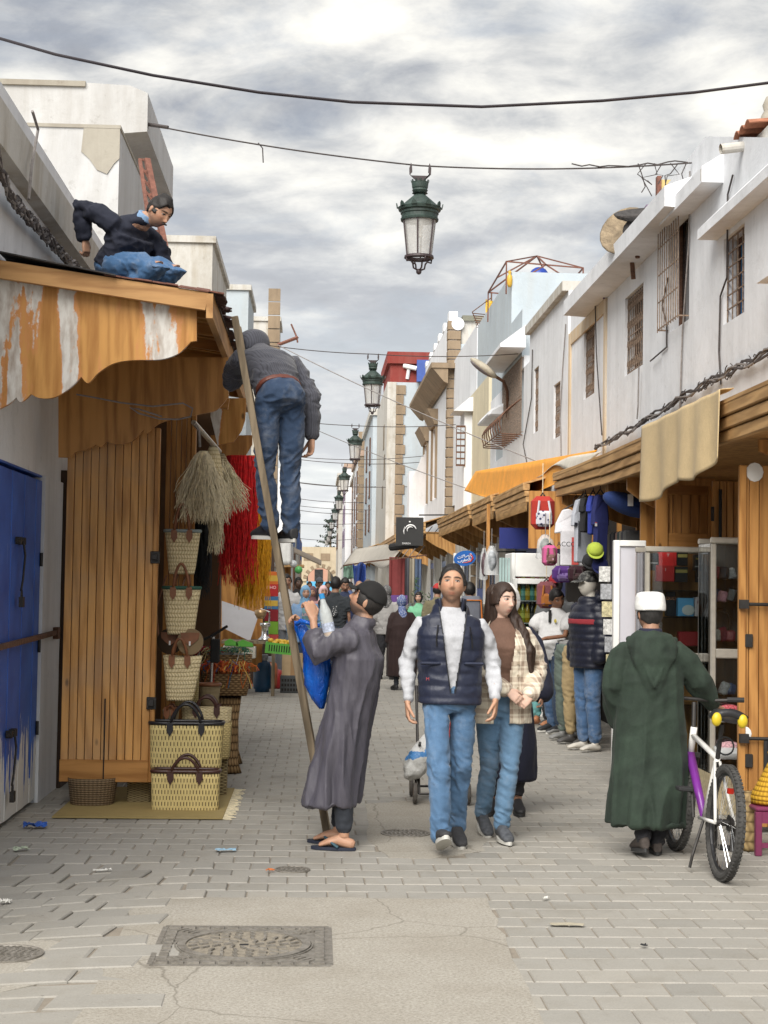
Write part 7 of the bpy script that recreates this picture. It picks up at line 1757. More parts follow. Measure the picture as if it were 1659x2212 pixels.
def man_in_green():
 g=G(1402,1848)
 p=Person('man in a dark green hooded djellaba and white cap walking away with the bicycle',(g.x,g.y,0),math.pi-.05,1.60,(.36,.20,.13),(.03,.028,.026),detail=2,pose=dict(
  elR=(-.33,-.02,1.16),wrR=(-.445,-.13,1.0),shL=(.185,0,1.41),shR=(-.185,0,1.41),elL=(.245,.0,1.13),wrL=(.21,-.12,.88),anL=(.055,.10,.11),toL=(.075,-.05,.045),anR=(-.055,-.02,.075),toR=(-.065,-.17,.03),knL=(.07,.0,.49),head=(.0,-.03,1.61),neck=(0,-.005,1.47)))
 p.body((.05,0,.22),stub=.2,hands=dict(R=dict(d=(-.75,-.55,-.3),n=(.1,.1,-1),t=(.6,-.6,0),curl=.6),L=dict(HL)))
 p.hair(thick=.006,line=.05,side=-.03,back=-.07,noise=.002)
 wm=cloth('white crocheted cap',(.78,.78,.76),var=.04,weave=.6,scale=120); b=Body(); h=p.J['head']; up=p.hr @ V(0,-.05,1).normalized(); sx=p.hr @ V(1,0,0); fy=p.hr @ V(0,1,0)
 c=h+p.hr @ V(0,.005,.035); b.loft([(c-up*.012,sx,fy,.092,.112),(c+up*.02,sx,fy,.094,.113),(c+up*.075,sx,fy,.088,.104),(c+up*.098,sx,fy,.078,.092),(c+up*.106,sx,fy,.05,.06)],28); p.piece('prayer_cap',wm,b,None,2,.006)
 gm=cloth('dark green wool',(.013,.025,.016),var=.25,c2=(.020,.036,.023))
 def hood(b):
  rg=[]; k=p.k
  for z,rx,ry,y in ((1.50,.095,.075,.03),(1.47,.135,.10,.05),(1.40,.165,.085,.085),(1.32,.145,.055,.125),(1.22,.10,.045,.140),(1.12,.055,.035,.145),(1.05,.02,.02,.145)):rg.append((V(.0,y,z)*k,V(1,0,0),V(0,1,0),rx*k,ry*k))
  b.loft(rg,26)
  for s_ in (-1,1):b.limb([V(s_*.155,.03,1.45)*k,V(s_*.12,.11,1.36)*k,V(s_*.05,.17,1.25)*k,V(0,.185,1.13)*k],[.018*k,.020*k,.020*k,.014*k],8)
  b.limb([V(-.10,.08,1.47)*k,V(-.05,.135,1.41)*k,V(.05,.135,1.41)*k,V(.10,.08,1.47)*k],[.015*k]*4,8); b.limb([V(-.12,.09,1.42)*k,V(-.05,.155,1.34)*k,V(.05,.155,1.34)*k,V(.12,.09,1.42)*k],[.014*k]*4,8)
 p.robe('djellaba',gm,[(1.22,0,.0,.215,.155),(1.0,0,.0,.225,.16),(.8,.0,.0,.235,.165),(.6,.01,.01,.25,.175),(.4,.02,.02,.265,.185),(.215,.025,.03,.27,.19)],sr=(.095,.092,.080,.060),folds=.013,seed=21,vert=(26,26,3.0),extra=hood,collar=.07)
 b=Body(); nk=p.J['neck']; b.loft([(nk+V(0,0,.0),V(1,0,0),V(0,1,0),.078,.08),(nk+V(0,-.002,.045),V(1,0,0),V(0,1,0),.070,.072)],22); p.piece('navy_collar',cloth('navy fleece',(.012,.014,.035)),b,None,1,.008)
 p.legs('trousers',cloth('black trouser',(.02,.02,.024)),r=(.085,.07,.06,.056,.054),hem=.04); p.shoes(plain('brown slipper',(.06,.048,.042),.8,.3,40),sole_d)
man_in_green()

def man_on_ladder():
 q=P(598,1160,10.36)
 p=Person('man in a grey striped jumper and blue jeans bending from the ladder over the canopy',(q.x,10.36,q.z-.05),-2.70,1.77,(.46,.26,.17),(.015,.012,.011),detail=2,pose=dict(
  pelvis=(0,.02,.97),chest=(0,-.16,1.18),neck=(0,-.33,1.29),head=(.02,-.45,1.33),shL=(.19,-.27,1.25),shR=(-.19,-.24,1.24),elR=(-.265,-.08,.98),wrR=(-.26,-.05,.71),elL=(.14,-.46,1.10),wrL=(.06,-.62,1.22),hiL=(.09,.02,.92),hiR=(-.09,.02,.92),knL=(.085,-.02,.50),knR=(-.085,.0,.49),anL=(.06,.02,.10),anR=(-.08,.05,.085),toL=(.07,-.14,.06),toR=(-.09,-.12,.04)))
 p.body((.75,.0,.0),hands=dict(R=dict(HR,d=(0,-.1,-1),curl=.55),L=dict(d=(0,-1,-.2),n=(0,0,-1),t=(-1,0,0),curl=.5)))
 p.hair(thick=.012,line=.05,side=-.04,back=-.075)
 jm=knit('striped grey knit',(.060,.062,.078)); p.torso('jumper',jm,rx=(.175,.178,.16,.15,.15),ry=(.11,.125,.12,.115,.115),hem=.05,sr=(.075,.066,.062,.05),folds=.006,seed=9,belly=.02)
 b=Body(); h=p.J['head']; b.ball(h+V(0,.06,.02),(.115,.10,.115),18,12); p.piece('hood',jm,b,lambda co,no:.008*np_noise(co,(20,20,20),4,2))
 p.legs('jeans',jean_dark,r=(.088,.080,.064,.058,.056),hem=.02,folds=.009,seed=13,waist=(.138,.112))
 b=Body(); J=p.J; sx=V(1,0,0); up=(J['chest']-J['pelvis']).normalized(); fy=up.cross(sx).normalized(); P0=J['pelvis']+up*.055; b.loft([(P0-up*.018,sx,fy,.155,.122),(P0+up*.018,sx,fy,.154,.121)],26,2.3); p.piece('belt',plain('reddish leather belt',(.12,.035,.022),.5,.2),b,None,0,.008)
 p.shoes(shoe_b,sole_w)
man_on_ladder()

def man_on_roof():
 q=P(266,700,11.6); z0=zroof(q.x)+.02
 p=Person('moustached man in a navy jumper kneeling on the canopy roof and looking down',(q.x,11.6,z0),1.02,1.74,(.46,.26,.17),(.018,.014,.012),detail=2,pose=dict(
  pelvis=(0,.06,.40),chest=(0,-.05,.60),neck=(0,-.18,.72),head=(.02,-.295,.765),shL=(.18,-.09,.68),shR=(-.18,-.05,.69),elR=(-.23,.24,.79),wrR=(-.20,.21,.56),elL=(.24,-.16,.46),wrL=(.22,-.18,.22),hiL=(.09,.04,.36),hiR=(-.09,.04,.36),knL=(.13,-.37,.36),knR=(-.10,-.39,.34),anL=(.1,.02,.07),anR=(-.1,.02,.07),toL=(.1,.16,.04),toR=(-.1,.16,.04)))
 p.body((.62,.0,-.12),stub=.35,closed=.6,hands=dict(R=dict(d=(.1,-.1,-1),n=(0,1,0),t=(1,0,0),curl=.8),L=dict(d=(0,-.3,-1),n=(0,1,0),t=(-1,0,0),curl=.4)))
 p.hair(thick=.012,line=.068,side=-.015,back=-.06,noise=.009)
 m=MB(); m.ellips(p.hr @ V(0,-.112,-.050)*p.hs+p.J['head'],(.026,.008,.007),10,6,M=p.hr.to_4x4()); m.build('moustache',plain('dark whisker',(.02,.015,.012),.8),p.t,local=True,smooth=True)
 p.torso('jumper',cloth('navy wool jumper',(.010,.013,.028),weave=.5,scale=150),rx=(.195,.20,.19,.185,.185),ry=(.115,.13,.125,.125,.125),hem=-.04,sr=(.082,.074,.066,.05),folds=.010,seed=15,belly=.02)
 b=Body(); nk=p.J['neck']; sx,fy,up=p.frame(); b.loft([(nk-up*.01,sx,fy,.075,.075),(nk+up*.035,sx,fy,.066,.068)],20); p.piece('shirt_collar',cloth('light blue shirt',(.20,.32,.50)),b,None,1,.007)
 p.legs('jeans',denim('bright blue denim',(.05,.13,.27),.35,5),r=(.115,.10,.085,.075,.07),hem=.1,folds=.004,seed=16,waist=(.165,.125)); p.shoes(shoe_b,sole_d)
man_on_roof()

def man_in_polo():
 g=G(1200,1584)
 p=Person('man in a white polo shirt leaning among the mannequins',(g.x,g.y,0),-.75,1.70,(.22,.105,.06),detail=1,pose=dict(
  pelvis=(0,-.03,.94),chest=(0,.02,1.24),neck=(0,.0,1.42),head=(.02,-.03,1.55),shL=(.19,0,1.37),shR=(-.19,0,1.37),elL=(.25,-.20,1.13),wrL=(.10,-.38,1.10),elR=(-.26,-.16,1.16),wrR=(-.20,-.40,1.05),anL=(.10,-.03,.075),toL=(.06,-.2,.03),anR=(-.12,.12,.075),toR=(-.16,-.04,.03)))
 p.body((.40,.1,1.05),hands=dict(L=dict(d=(-.6,-.7,-.3),n=(0,0,-1),t=(-.5,.5,0),curl=.4),R=dict(d=(-.2,-.6,-.8),n=(.5,.6,-.3),t=(.3,-.6,0),curl=.4)),closed=.4)
 p.hair(thick=.012,line=.055,side=.0,back=-.05)
 o=p.torso('polo_shirt',cloth('white pique',(.58,.58,.58),var=.05),rx=(.20,.205,.20,.20,.20),ry=(.115,.135,.14,.14,.135),hem=-.10,sleeve=.62,sr=(.085,.078,.07,.06),folds=.006,seed=4,belly=.045)
 MB().box(-.012,.012,-.145,-.12,1.24,1.38).build('placket',plain('black trim',(.015,.015,.015),.6),p.t,local=True); MB().ellips(V(.085,-.15,1.26),(.018,.006,.022),8,6).build('chest_emblem',plain('gold thread',(.5,.40,.06),.5),p.t,local=True)
 p.legs('jeans',jean_mid,r=(.105,.094,.076,.066,.064),hem=.02,folds=.008,seed=18,waist=(.17,.125)); p.shoes(shoe_b,sole_w)
man_in_polo()

def robed(label,px,py,rot,H,c,sc,skin=(.38,.21,.14),det=1,hem=.16,w=1.0,seed=1,sleeves=None,Y=None):
 g=G(px,py); p=Person(label,(g.x,g.y,0),rot,H,skin,fem=1,detail=det); p.body((0,0,0),hands=dict(L=HL,R=HR)); scarf(p,sc,.018,.16)
 p.robe('robe',c,[(1.22,0,0,.21*w,.16*w),(1.0,0,0,.22*w,.18*w),(.75,0,0,.235*w,.19*w),(.45,0,0,.24*w,.19*w),(hem,0,0,.235*w,.185*w)],folds=.009,seed=seed,sr=(.095,.09,.085,.08)); p.legs('trousers',cloth('dark trouser',(.03,.035,.045)),r=(.08,.07,.06,.05,.05),hem=.1); p.shoes(shoe_b,sole_d); return p
robed('stout woman in a dark brown robe and blue-flowered headscarf seen from behind',866,1491,math.pi+.25,1.47,cloth('dark brown velour',(.024,.010,.009)),print_scarf('blue flower print',(.60,.62,.68),(.08,.12,.28)),w=1.18,hem=.26,seed=3)

def casual(label,px,Y,rot,H,top_c,leg_m,skin=(.34,.19,.125),hairc=(.012,.01,.009),fem=0,short=False,hairy=True,capc=None,scarf_m=None,det=1,pose=None,head=(0,0,0),stub=0.0,top_name='shirt',jacket=None,emblem=None):
 x=P(px,1262,Y).x; p=Person(label,(x,Y,0),rot,H,skin,hairc,fem=fem,detail=det,pose=pose); p.body(head,stub=stub,hands=dict(L=HL,R=HR))
 if scarf_m:scarf(p,scarf_m,.018,.15)
 elif hairy:p.hair(thick=.014 if not fem else .02,line=.06,side=-.01 if not fem else-.09,back=-.06 if not fem else-.14)
 if capc:
  p.cap_shape('cap',cloth('cap %.2f%.2f%.2f' % capc,capc),.02,.03); m=MB(); m.grid(lambda u,v:p.hr @ V((u-.5)*.15*(1-.25*v*v),-.085-.075*v,.045-.02*v)*p.hs+p.J['head'],8,4); m.build('cap_peak',MATS['cap %.2f%.2f%.2f' % capc],p.t,local=True,solid=.006)
 p.torso(top_name,cloth('top %.3f%.3f%.3f' % top_c,top_c),sleeve=.6 if short else 1.0,sr=(.085,.076,.066,.055),folds=.008,seed=px,rx=(.20,.205,.195,.19,.20) if not fem else (.18,.18,.17,.18,.19),hem=-.12)
 if jacket:
  o=p.torso('jacket',jacket,rx=(.215,.225,.22,.22,.225),ry=(.13,.15,.145,.145,.15),sr=(.095,.086,.078,.062),folds=.009,seed=px+1,hem=-.14); k=p.k; cut_mesh(o,lambda c,n:c.z>1.51*k or (c.y<-.02 and abs(c.x)<.07*k and n.y<.2 and c.z<1.5*k))
 if emblem:text(emblem[0],emblem[1],V(emblem[2],emblem[4],emblem[3]),plain('print '+emblem[0],emblem[5],.6),p.t,rz=emblem[6]).matrix_parent_inverse=Matrix.Identity(4)
 p.legs('trousers',leg_m,folds=.008,seed=px+2); p.shoes(shoe_b,sole_w if px % 2 else sole_d); return p
def crowd():
 blk=cloth('black trouser',(.02,.02,.024))
 casual('girl in a sky blue hijab and denim jacket facing the market lane',660,24.0,.15,1.60,(.16,.30,.34),jean_dark,(.50,.31,.23),fem=1,scarf_m=cloth('sky blue hijab',(.20,.40,.62)),jacket=denim('pale denim jacket',(.17,.30,.50),.5,9),emblem=('Lifers',.06,0,1.17,-.16,(.70,.35,.40),0))
 p=casual('man in a dark grey printed T-shirt walking away',725,24.8,math.pi-.2,1.74,(.028,.034,.040),jean_dark,short=True)
 MB().ellips(V(-.02,.150,1.22),(.05,.006,.09),10,8).build('back_print',print_scarf('splash print',(.6,.6,.6),(.03,.035,.04),40),p.t,local=True)
 casual('man in a navy jacket looking down beside the grey T-shirt',745,27.0,.1,1.74,(.02,.03,.07),blk,head=(.35,0,0),jacket=cloth('navy jacket',(.015,.025,.075)))
 casual('slim youth in a white T-shirt behind the ladder',618,26.5,.25,1.78,(.62,.62,.62),cloth('grey trouser',(.25,.27,.30)),short=True)
 casual('woman in a pale pink hijab behind the bottle',698,28.5,.3,1.60,(.35,.18,.18),blk,fem=1,scarf_m=cloth('pale pink hijab',(.62,.42,.42)))
 casual('woman in a maroon headscarf behind the sky blue hijab',676,29.5,-.2,1.58,(.05,.02,.025),blk,fem=1,scarf_m=cloth('maroon headscarf',(.12,.06,.07)))
 casual('man in a grey cap and black top further down the lane',690,38.0,.1,1.78,(.016,.016,.018),blk,capc=(.10,.11,.13))
 casual('man with dark face in shadow by the left stalls',644,33.0,.3,1.76,(.018,.016,.018),blk,(.12,.07,.05))  # skin colour darkened to hold the shadow on his face
 casual('bald man in a beige shirt walking away past the blue sheet',776,29.0,math.pi,1.70,(.38,.32,.24),blk,hairy=False)
 casual('person in an olive jacket and brown cap beyond the grey gandoura',795,31.0,math.pi+.3,1.72,(.14,.12,.07),blk,capc=(.10,.075,.06))
 casual('shopper in a striped black and white top behind the brown robe',836,27.5,math.pi-.1,1.62,(.35,.34,.33),blk,fem=1,scarf_m=print_scarf('grey speckle',(.4,.38,.38),(.1,.1,.1)))
 casual('woman with glasses in a mint green jumper by the plant pots',905,30.0,-.25,1.50,(.16,.42,.25),blk,(.50,.31,.23),fem=1,hairc=(.02,.012,.01))
 casual('man in an olive coat and red cap behind the navy vest',945,28.0,math.pi-.3,1.66,(.16,.14,.08),blk,capc=(.40,.03,.03))
 p=casual('walker with a grey backpack trimmed in orange behind the plaid shirt',1015,22.0,math.pi,1.68,(.30,.27,.20),blk)
 MB().box(-.16,.16,.13,.27,1.08,1.50).build('backpack',cloth('grey backpack',(.13,.14,.17)),p.t,local=True,bevel=.05); MB().tube([V(-.15,.28,1.12),V(-.13,.28,1.44),V(.13,.28,1.44),V(.15,.28,1.12)],.012,5).build('orange_piping',plain('orange piping',(.60,.18,.03),.6),p.t,local=True)
 for i,(px,Y,c,lb) in enumerate(((708,46,(.10,.04,.05),'distant stroller in a wine red top near the gate'),(668,50,(.03,.03,.04),'distant figure in black near the gate'),(756,44,(.08,.12,.26),'distant figure in a blue top'),(722,55,(.30,.28,.25),'distant figure in a pale top'),(738,62,(.05,.08,.06),'distant figure in dark green'),(686,60,(.28,.10,.06),'distant figure in rust brown'))):
  casual(lb,px,Y,.3*i,1.70,c,blk,det=0)
crowd()

def mannequins():
 grey=plain('grey mannequin shell',(.22,.22,.215),.45,.08); pale=plain('pale mannequin shell',(.55,.52,.46),.45,.08); peach=plain('peach mannequin shell',(.46,.20,.10),.5,.08); dk=plain('dark mannequin shell',(.085,.082,.08),.45,.08)
 def shell(p,mat,feet=True,head=True,hr=(0,0,0)):
  b=Body(); J=p.J; k=p.k; p.hr=Euler(hr).to_matrix(); p.hs=k
  if head:
   pts,nu,nv=head_points(40,32); b.add([p.hr @ Vector(q)*k+J['head'] for q in pts.reshape(-1,3)],grid_faces(nu,nv)); b.limb([J['head']+V(0,.02,-.07),J['neck'],J['chest']],[.055*k,.06*k,.09*k],14)
  for q in 'LR':
   b.limb([J['pelvis'].lerp(J['hi'+q],.7),J['hi'+q],J['kn'+q],J['an'+q]],[.07*k,.075*k,.052*k,.036*k],12)
   if feet:an,to=J['an'+q],J['to'+q]; b.limb([an+V(0,.04,-.035),an.lerp(to,.3)+V(0,0,-.015),an.lerp(to,.65),to],[(.03,.03),(.035,.035),(.042,.024),(.036,.016)],12,ref=(1,0,0))
  b.loft([(J['pelvis']+V(0,0,.09)*k,V(1,0,0),V(0,1,0),.125*k,.09*k),(J['pelvis']-V(0,0,.08)*k,V(1,0,0),V(0,1,0),.14*k,.10*k)],16); p.piece('shell',mat,b,None,1,.010)
 def cap_on(p,c,name='cap'):
  m_=c if not isinstance(c,tuple) else cloth('cap %.2f%.2f%.2f' % c,c); p.cap_shape(name,m_,.022,.028); m=MB(); m.grid(lambda u,v:p.hr @ V((u-.5)*.16*(1-.25*v*v),-.09-.08*v,.045-.022*v)*p.hs+p.J['head'],10,5); m.build(name+'_peak',m_,p.t,local=True,solid=.007)
 def camo():
  t=NT('grey camouflage twill'); t.col(t.ramp(t.noise(t.tc(),22,3,.6),[(.38,(.03,.03,.03)),(.48,(.10,.10,.095)),(.58,(.22,.22,.20)),(.66,(.35,.35,.33))],'CONSTANT')).set(rough=.85); return t.m
 g=G(1270,1622)
 p=Person('mannequin in a navy puffer jacket with a red stripe, jeans and camouflage cap',(g.x,g.y,0),-1.15,1.78,name='mannequin',cat='mannequin',detail=1); shell(p,pale); cap_on(p,camo())
 o=p.torso('puffer_jacket',cloth('navy puffer nylon',(.007,.009,.022),rough=.5),rx=(.22,.235,.23,.225,.22),ry=(.14,.165,.16,.155,.15),hem=-.14,sr=(.10,.09,.085,.065),quilt=.012,folds=.006,seed=3,collar=.10)
 b=Body(); k=p.k; b.loft([(V(0,0,z)*k,V(1,0,0),V(0,1,0),.243*k,.178*k) for z in (1.245,1.30)],26,2.3); p.piece('red_stripe',cloth('red nylon',(.26,.02,.03)),b,None,1,.012)
 b=Body(); b.limb([V(-.12,.04,1.50)*k,V(0,.12,1.53)*k,V(.12,.04,1.50)*k],[.05*k,.065*k,.05*k],12); p.piece('jacket_hood',MATS['navy puffer nylon'],b,None)
 p.legs('jeans',jean_mid,r=(.098,.086,.07,.062,.060),hem=.10,folds=.008,seed=30)
 g2=P(1202,1262,18.6); p=Person('mannequin in a grey and black zip jacket wearing a red cap',(g2.x,18.6,0),-.5,1.78,name='mannequin',cat='mannequin',detail=1); shell(p,dk); cap_on(p,(.30,.012,.02))
 p.torso('zip_jacket',cloth('two-tone fleece',(.13,.135,.14)),rx=(.215,.22,.21,.2,.2),ry=(.13,.14,.135,.13,.13),collar=.085,seed=6); b=Body(); k=p.k; b.loft([(V(0,0,z)*k,V(1,0,0),V(0,1,0),.235*k,.155*k) for z in (1.04,1.22)],24,2.3); p.piece('black_panel',cloth('black fleece',(.018,.018,.02)),b,None); p.legs('trousers',cloth('black trouser',(.02,.02,.024)),seed=4)
 for px,py,rot,c,sh,lb,fold in ((1172,1568,-.8,(.16,.40,.40),peach,'legs-only mannequin in mint green joggers with a dark drawstring',.010),(1246,1608,-.9,(.36,.27,.14),dk,'legs-only mannequin in khaki chinos on a dark foot',.008),(1228,1600,-.9,(.10,.13,.11),grey,'legs-only mannequin in grey green striped trousers',.008),(1220,1588,-.9,(.03,.05,.09),grey,'legs-only mannequin in ripped dark jeans on a grey foot',.009)):
  g=G(px,py); p=Person(lb,(g.x,g.y,0),rot,1.76,name='legs_mannequin',cat='mannequin',detail=1); shell(p,sh,head=False); p.legs('trousers',cloth('mannequin cloth %d' % px,c),r=(.10,.088,.07,.058,.052),hem=.12,folds=fold,seed=px)
  if px==1172:
   for s_ in (-1,1):MB().tube([V(s_*.02,-.118,1.03),V(s_*.03,-.128,.96),V(s_*.025,-.13,.88)],.005,5).build('drawstring',black_rub,p.t,local=True)
mannequins()
# ---------------------------------------------------------------- street lanterns and wires
def sag(a,b,s,n=14,wob=0.0,seed=0):
 rr=random.Random(seed); a=Vector(a); b=Vector(b)
 return [a.lerp(b,k/n)+V(rr.uniform(-wob,wob),rr.uniform(-wob,wob),-4*s*(k/n)*(1-k/n)+rr.uniform(-wob,wob)) for k in range(n+1)]
def lanterns():
 gm=plain('verdigris green paint',(.030,.050,.042),.55,.4,14,.3,60,.003); gd=plain('bronze purple iron',(.045,.030,.032),.55,.3,14)
 pg=film_mat('frosted lantern glass',(.62,.61,.58),.55)
 loc0=P(908,352,16.75)
 t=thing('street_lantern','green lantern hanging from the wire, first along the street','street lantern',loc0,group='lanterns hung over the street'); L=dict(local=True)
 m=MB(); m.prism([(-.10,-.14),(.10,-.14),(.10,-.10),(.03,-.20),(-.03,-.20),(-.10,-.10)][:2]+[(.11,-.10),(.105,-.135),(.03,-.205),(-.03,-.205),(-.105,-.135),(-.11,-.10)],(0,-.012,0),(1,0,0),(0,0,1),(0,.024,0))
 for s in (-1,1):m.prism([(s*.085,-.10),(s*.115,-.13),(s*.118,-.06),(s*.10,.0),(s*.09,-.03)],(0,-.014,0),(1,0,0),(0,0,1),(0,.028,0))
 m.cyl((0,0,-.2),(0,0,-.24),.022,n=8); m.build('hook',gd,t,**L)
 m=MB(); m.lathe([(.07,-.335),(.085,-.33),(.06,-.34),(.075,-.315),(.085,-.30),(.078,-.285),(.085,-.27),(.092,-.21),(.088,-.21),(.078,-.27)],(0,0,0),24)
 for k in range(12):a=k*math.pi/6; m.bar((math.cos(a)*.09,math.sin(a)*.09,-.215),(math.cos(a)*.098,math.sin(a)*.098,-.19),.022,.006)
 m.build('crown',gm,t,smooth=False,**L)
 m=MB(); m.lathe([(.05,-.335),(.058,-.345),(.20,-.47),(.21,-.50)],(0,0,0),28,cap=False); m.build('roof',gm,t,smooth=True,**L)
 m=MB(); m.lathe([(.20,-.47),(.235,-.49),(.225,-.52),(.205,-.53),(.205,-.555),(.195,-.565),(.195,-.60),(.205,-.61),(.20,-.63),(.18,-.63)],(0,0,0),32)
 for k in range(10):
  a=k*math.pi/5; c,s=math.cos(a),math.sin(a); m.prism([(-.03,0),(.03,0),(.022,.035),(0,.055),(-.022,.035)],(c*.232,s*.232,-.495),(-s,c,0),(c*.2,s*.2,.96),(c*.012,s*.012,0))
 m.build('rim',gm,t,**L)
 MB().lathe([(.178,-.628),(.136,-1.0)],(0,0,0),28,cap=False).build('glass',pg,t,smooth=True,**L)
 for k in range(6):
  a=k*math.pi/3+.35; MB().bar((math.cos(a)*.184,math.sin(a)*.184,-.625),(math.cos(a)*.140,math.sin(a)*.140,-1.005),.016).build('glazing_bar',gd,t,**L)
 m=MB(); m.lathe([(.13,-1.0),(.155,-1.005),(.16,-1.03),(.135,-1.045),(.125,-1.03),(.125,-1.0)],(0,0,0),28,cap=False)
 m.build('lower_ring',gd,t,**L); m=MB()
 for k in range(4):
  a=k*math.pi/2+.4; m.tube([(math.cos(a)*r,math.sin(a)*r,z) for r,z in ((.15,-1.03),(.145,-1.07),(.10,-1.06),(.075,-1.09),(.065,-1.14),(.03,-1.155),(0,-1.155))],.010,5)
 m.ellips((0,0,-1.175),(.03,.03,.032),10,8); m.build('finial',gd,t,smooth=True,**L)
 MB().cyl((0,0,-.63),(0,0,-.80),.035,n=10).build('bulb',plain('milky bulb',(.7,.7,.66),.4),t,**L)
 ords=('second','third','fourth','fifth','sixth','seventh','eighth','ninth','tenth')
 for i in range(9):
  Y=16.75+14*(i+1); dup(t,None,V(loc0.x+.02*math.sin(i*2.1)-.015*i,Y,loc0.z+.05*math.sin(i*1.7)),'green lantern hanging from its own wire, %s along the street' % ords[i],'lanterns hung over the street')
 def wire(label,pts,r=.008,mat=cable_m,sags=None,cat='wire'):
  o=MB().tube(pts,r,5).build('overhead_wire',mat,None); tag(o,label,cat); return o
 a=P(300,268,YL(292)+.1); a.x=XL+.03; tp=loc0+V(0,0,-.03); b=V(XR-.01,YR(1492),PX(1492,357,XR).z)
 m=MB(); m.tube([a,a.lerp(tp,.05),a.lerp(tp,.08)],.022,6); m.tube(sag(a,tp,.04)+sag(tp,b,.05)[1:],.009,5); rr=random.Random(3)
 for k in range(7):q=b.lerp(tp,.02+.03*k); m.tube([q,q+V(rr.uniform(-.1,.1),0,-.12),q+V(rr.uniform(-.15,.1),0,rr.uniform(-.35,-.1)),q+V(rr.uniform(-.2,.1),0,rr.uniform(-.45,-.15))],.006,4)
 m.tube(sag(b.lerp(tp,.02)+V(0,0,.03),b.lerp(tp,.45),.03,12,.02,2),.008,5); q=a.lerp(tp,.42)+V(0,0,-.02); m.tube([q,q+V(.05,0,-.06),q+V(.06,0,-.22)],.007,5)
 o=m.build('overhead_wire',cable_m,None); tag(o,'turnbuckle wire carrying the first lantern with tangled ends at the right wall','wire')
 wire('thick black cable sagging across the sky above everything',[P(-40,72,11),*[P(px,py,11+.0*px) for px,py in ((120,118),(330,163),(560,200),(760,221),(1040,231),(1300,218),(1500,200),(1700,174),(2100,110))],V(6.2,11.3,6.3)],.0115,plain('black cable',(.022,.016,.020),.5,.2))
 for i in range(6):
  Y=16.75+14*(i+1); l=V(-1.6,Y+.4,loc0.z+.25); r=V(3.95,Y+.5,loc0.z+.12); m_=V(loc0.x-.015*i,Y,loc0.z-.02)
  wire('thin wire carrying the %s lantern' % ords[i],sag(l,m_,.05)+sag(m_,r,.05)[1:],.009+.002*i)
 for i,(p0,p1,y0,y1,lb) in enumerate((((600,745),(1490,1120),26,20,'long slanting wire from the ladder top to the orange tarp'),((630,905),(1400,1185),40,24,'second slanting wire below the long one'),((625,985),(915,985),52,50,'level wire behind the ladder man'),((630,1040),(905,1050),60,60,'faint level wire under the fourth lantern'),((625,1090),(860,1100),75,75,'faint level wire under the sixth lantern'),((628,1130),(850,1125),85,85,'faint far wire over the gate'),((625,1160),(760,1165),95,95,'lowest faint wire over the gate'))):
  wire(lb,sag(P(*p0,y0),P(*p1,y1),.12),.008+.0012*i,cable_m if i>1 else cable_l)
 # twisted cable bundles on the walls
 def bundle(label,pts,n,r,seed,tangles=20):
  rr=random.Random(seed); t=thing('cable_bundle',label,'cables',pts[0]); pts=[Vector(p) for p in pts]
  for s in range(n):
   q=[]; ph=rr.uniform(0,6); N_=46
   for k in range(N_+1):
    u=k/N_*(len(pts)-1); i=min(int(u),len(pts)-2); p=pts[i].lerp(pts[i+1],u-i); q.append(p+V(.0,math.cos(ph+k*.9)*r,math.sin(ph+k*.9)*r)+V(rr.uniform(-.01,.01),0,rr.uniform(-.012,.012)))
   MB().tube(q,.012,5).build('cable',cable_m if s % 3 else cable_l,t)
  m=MB()
  for k in range(tangles):
   u=rr.uniform(0,len(pts)-1.001); i=int(u); p=pts[i].lerp(pts[i+1],u-i); a0=rr.uniform(0,6); R0=rr.uniform(.03,.09); m.tube([p+V(0,math.cos(a0+j*.8)*R0,math.sin(a0+j*.8)*R0*.8) for j in range(6)],.006,4)
  o=m.build('tangle',cable_m,t); o['kind']='stuff'
 bundle('fat grey bundle of cables sagging along the upper left wall',[PX(px,py,XL+.09) for px,py in ((-12,315),(20,420),(60,468),(95,505),(135,548),(175,590))],7,.035,4,30)
 bundle('twisted black cables strung along the right wall above the eaves',[PX(px,py,XR-.06) for px,py in ((1700,742),(1600,790),(1520,830),(1430,885),(1350,935),(1285,968))],5,.03,6,34)
 for i,(pts,lb) in enumerate(((((1583,378),(1572,420),(1570,600),(1556,640),(1553,760),(1557,830)),'cable dropping past the blue-shuttered window'),(((1490,370),(1488,520),(1474,720),(1468,900)),'cable dropping between the caged windows'),(((1303,560),(1285,630),(1288,760),(1300,940)),'cable dropping down the ochre strip'),(((1380,792),(1378,880),(1376,905)),'short cable under the scrolled window'),(((1443,600),(1430,660),(1440,700),(1440,750),(1405,780)),'looped cable beside the caged window'),(((1222,700),(1215,800),(1210,900),(1212,1000)),'cables beside the second ochre strip'),(((1150,755),(1148,860),(1130,960),(1140,1010)),'cable below the far lantern bracket'),(((70,240),(82,280),(68,360),(62,430)),'brown cord looped over the left coping'))):
  X=XR-.02 if i<7 else XL+.13; wire(lb,[PX(px,py,X) for px,py in pts],.010,cable_l if i % 2 else cable_m,cat='cable')
 # arm street light
 p=P(1032,788,32.2); t=thing('arm_street_light','old cobra-head street light on a bent arm under the caged window','street light',p)
 Mh=Matrix.Translation(P(1045,795,32.2)) @ Euler((0,.62,0)).to_matrix().to_4x4(); m=MB(); m.ellips((0,0,0),(.34,.13,.09),16,10); m.v=[tuple(Mh @ Vector(v)) for v in m.v]; m.build('lamp_head',plain('dusty lamp housing',(.42,.38,.30),.7,.3,10),t,smooth=True)
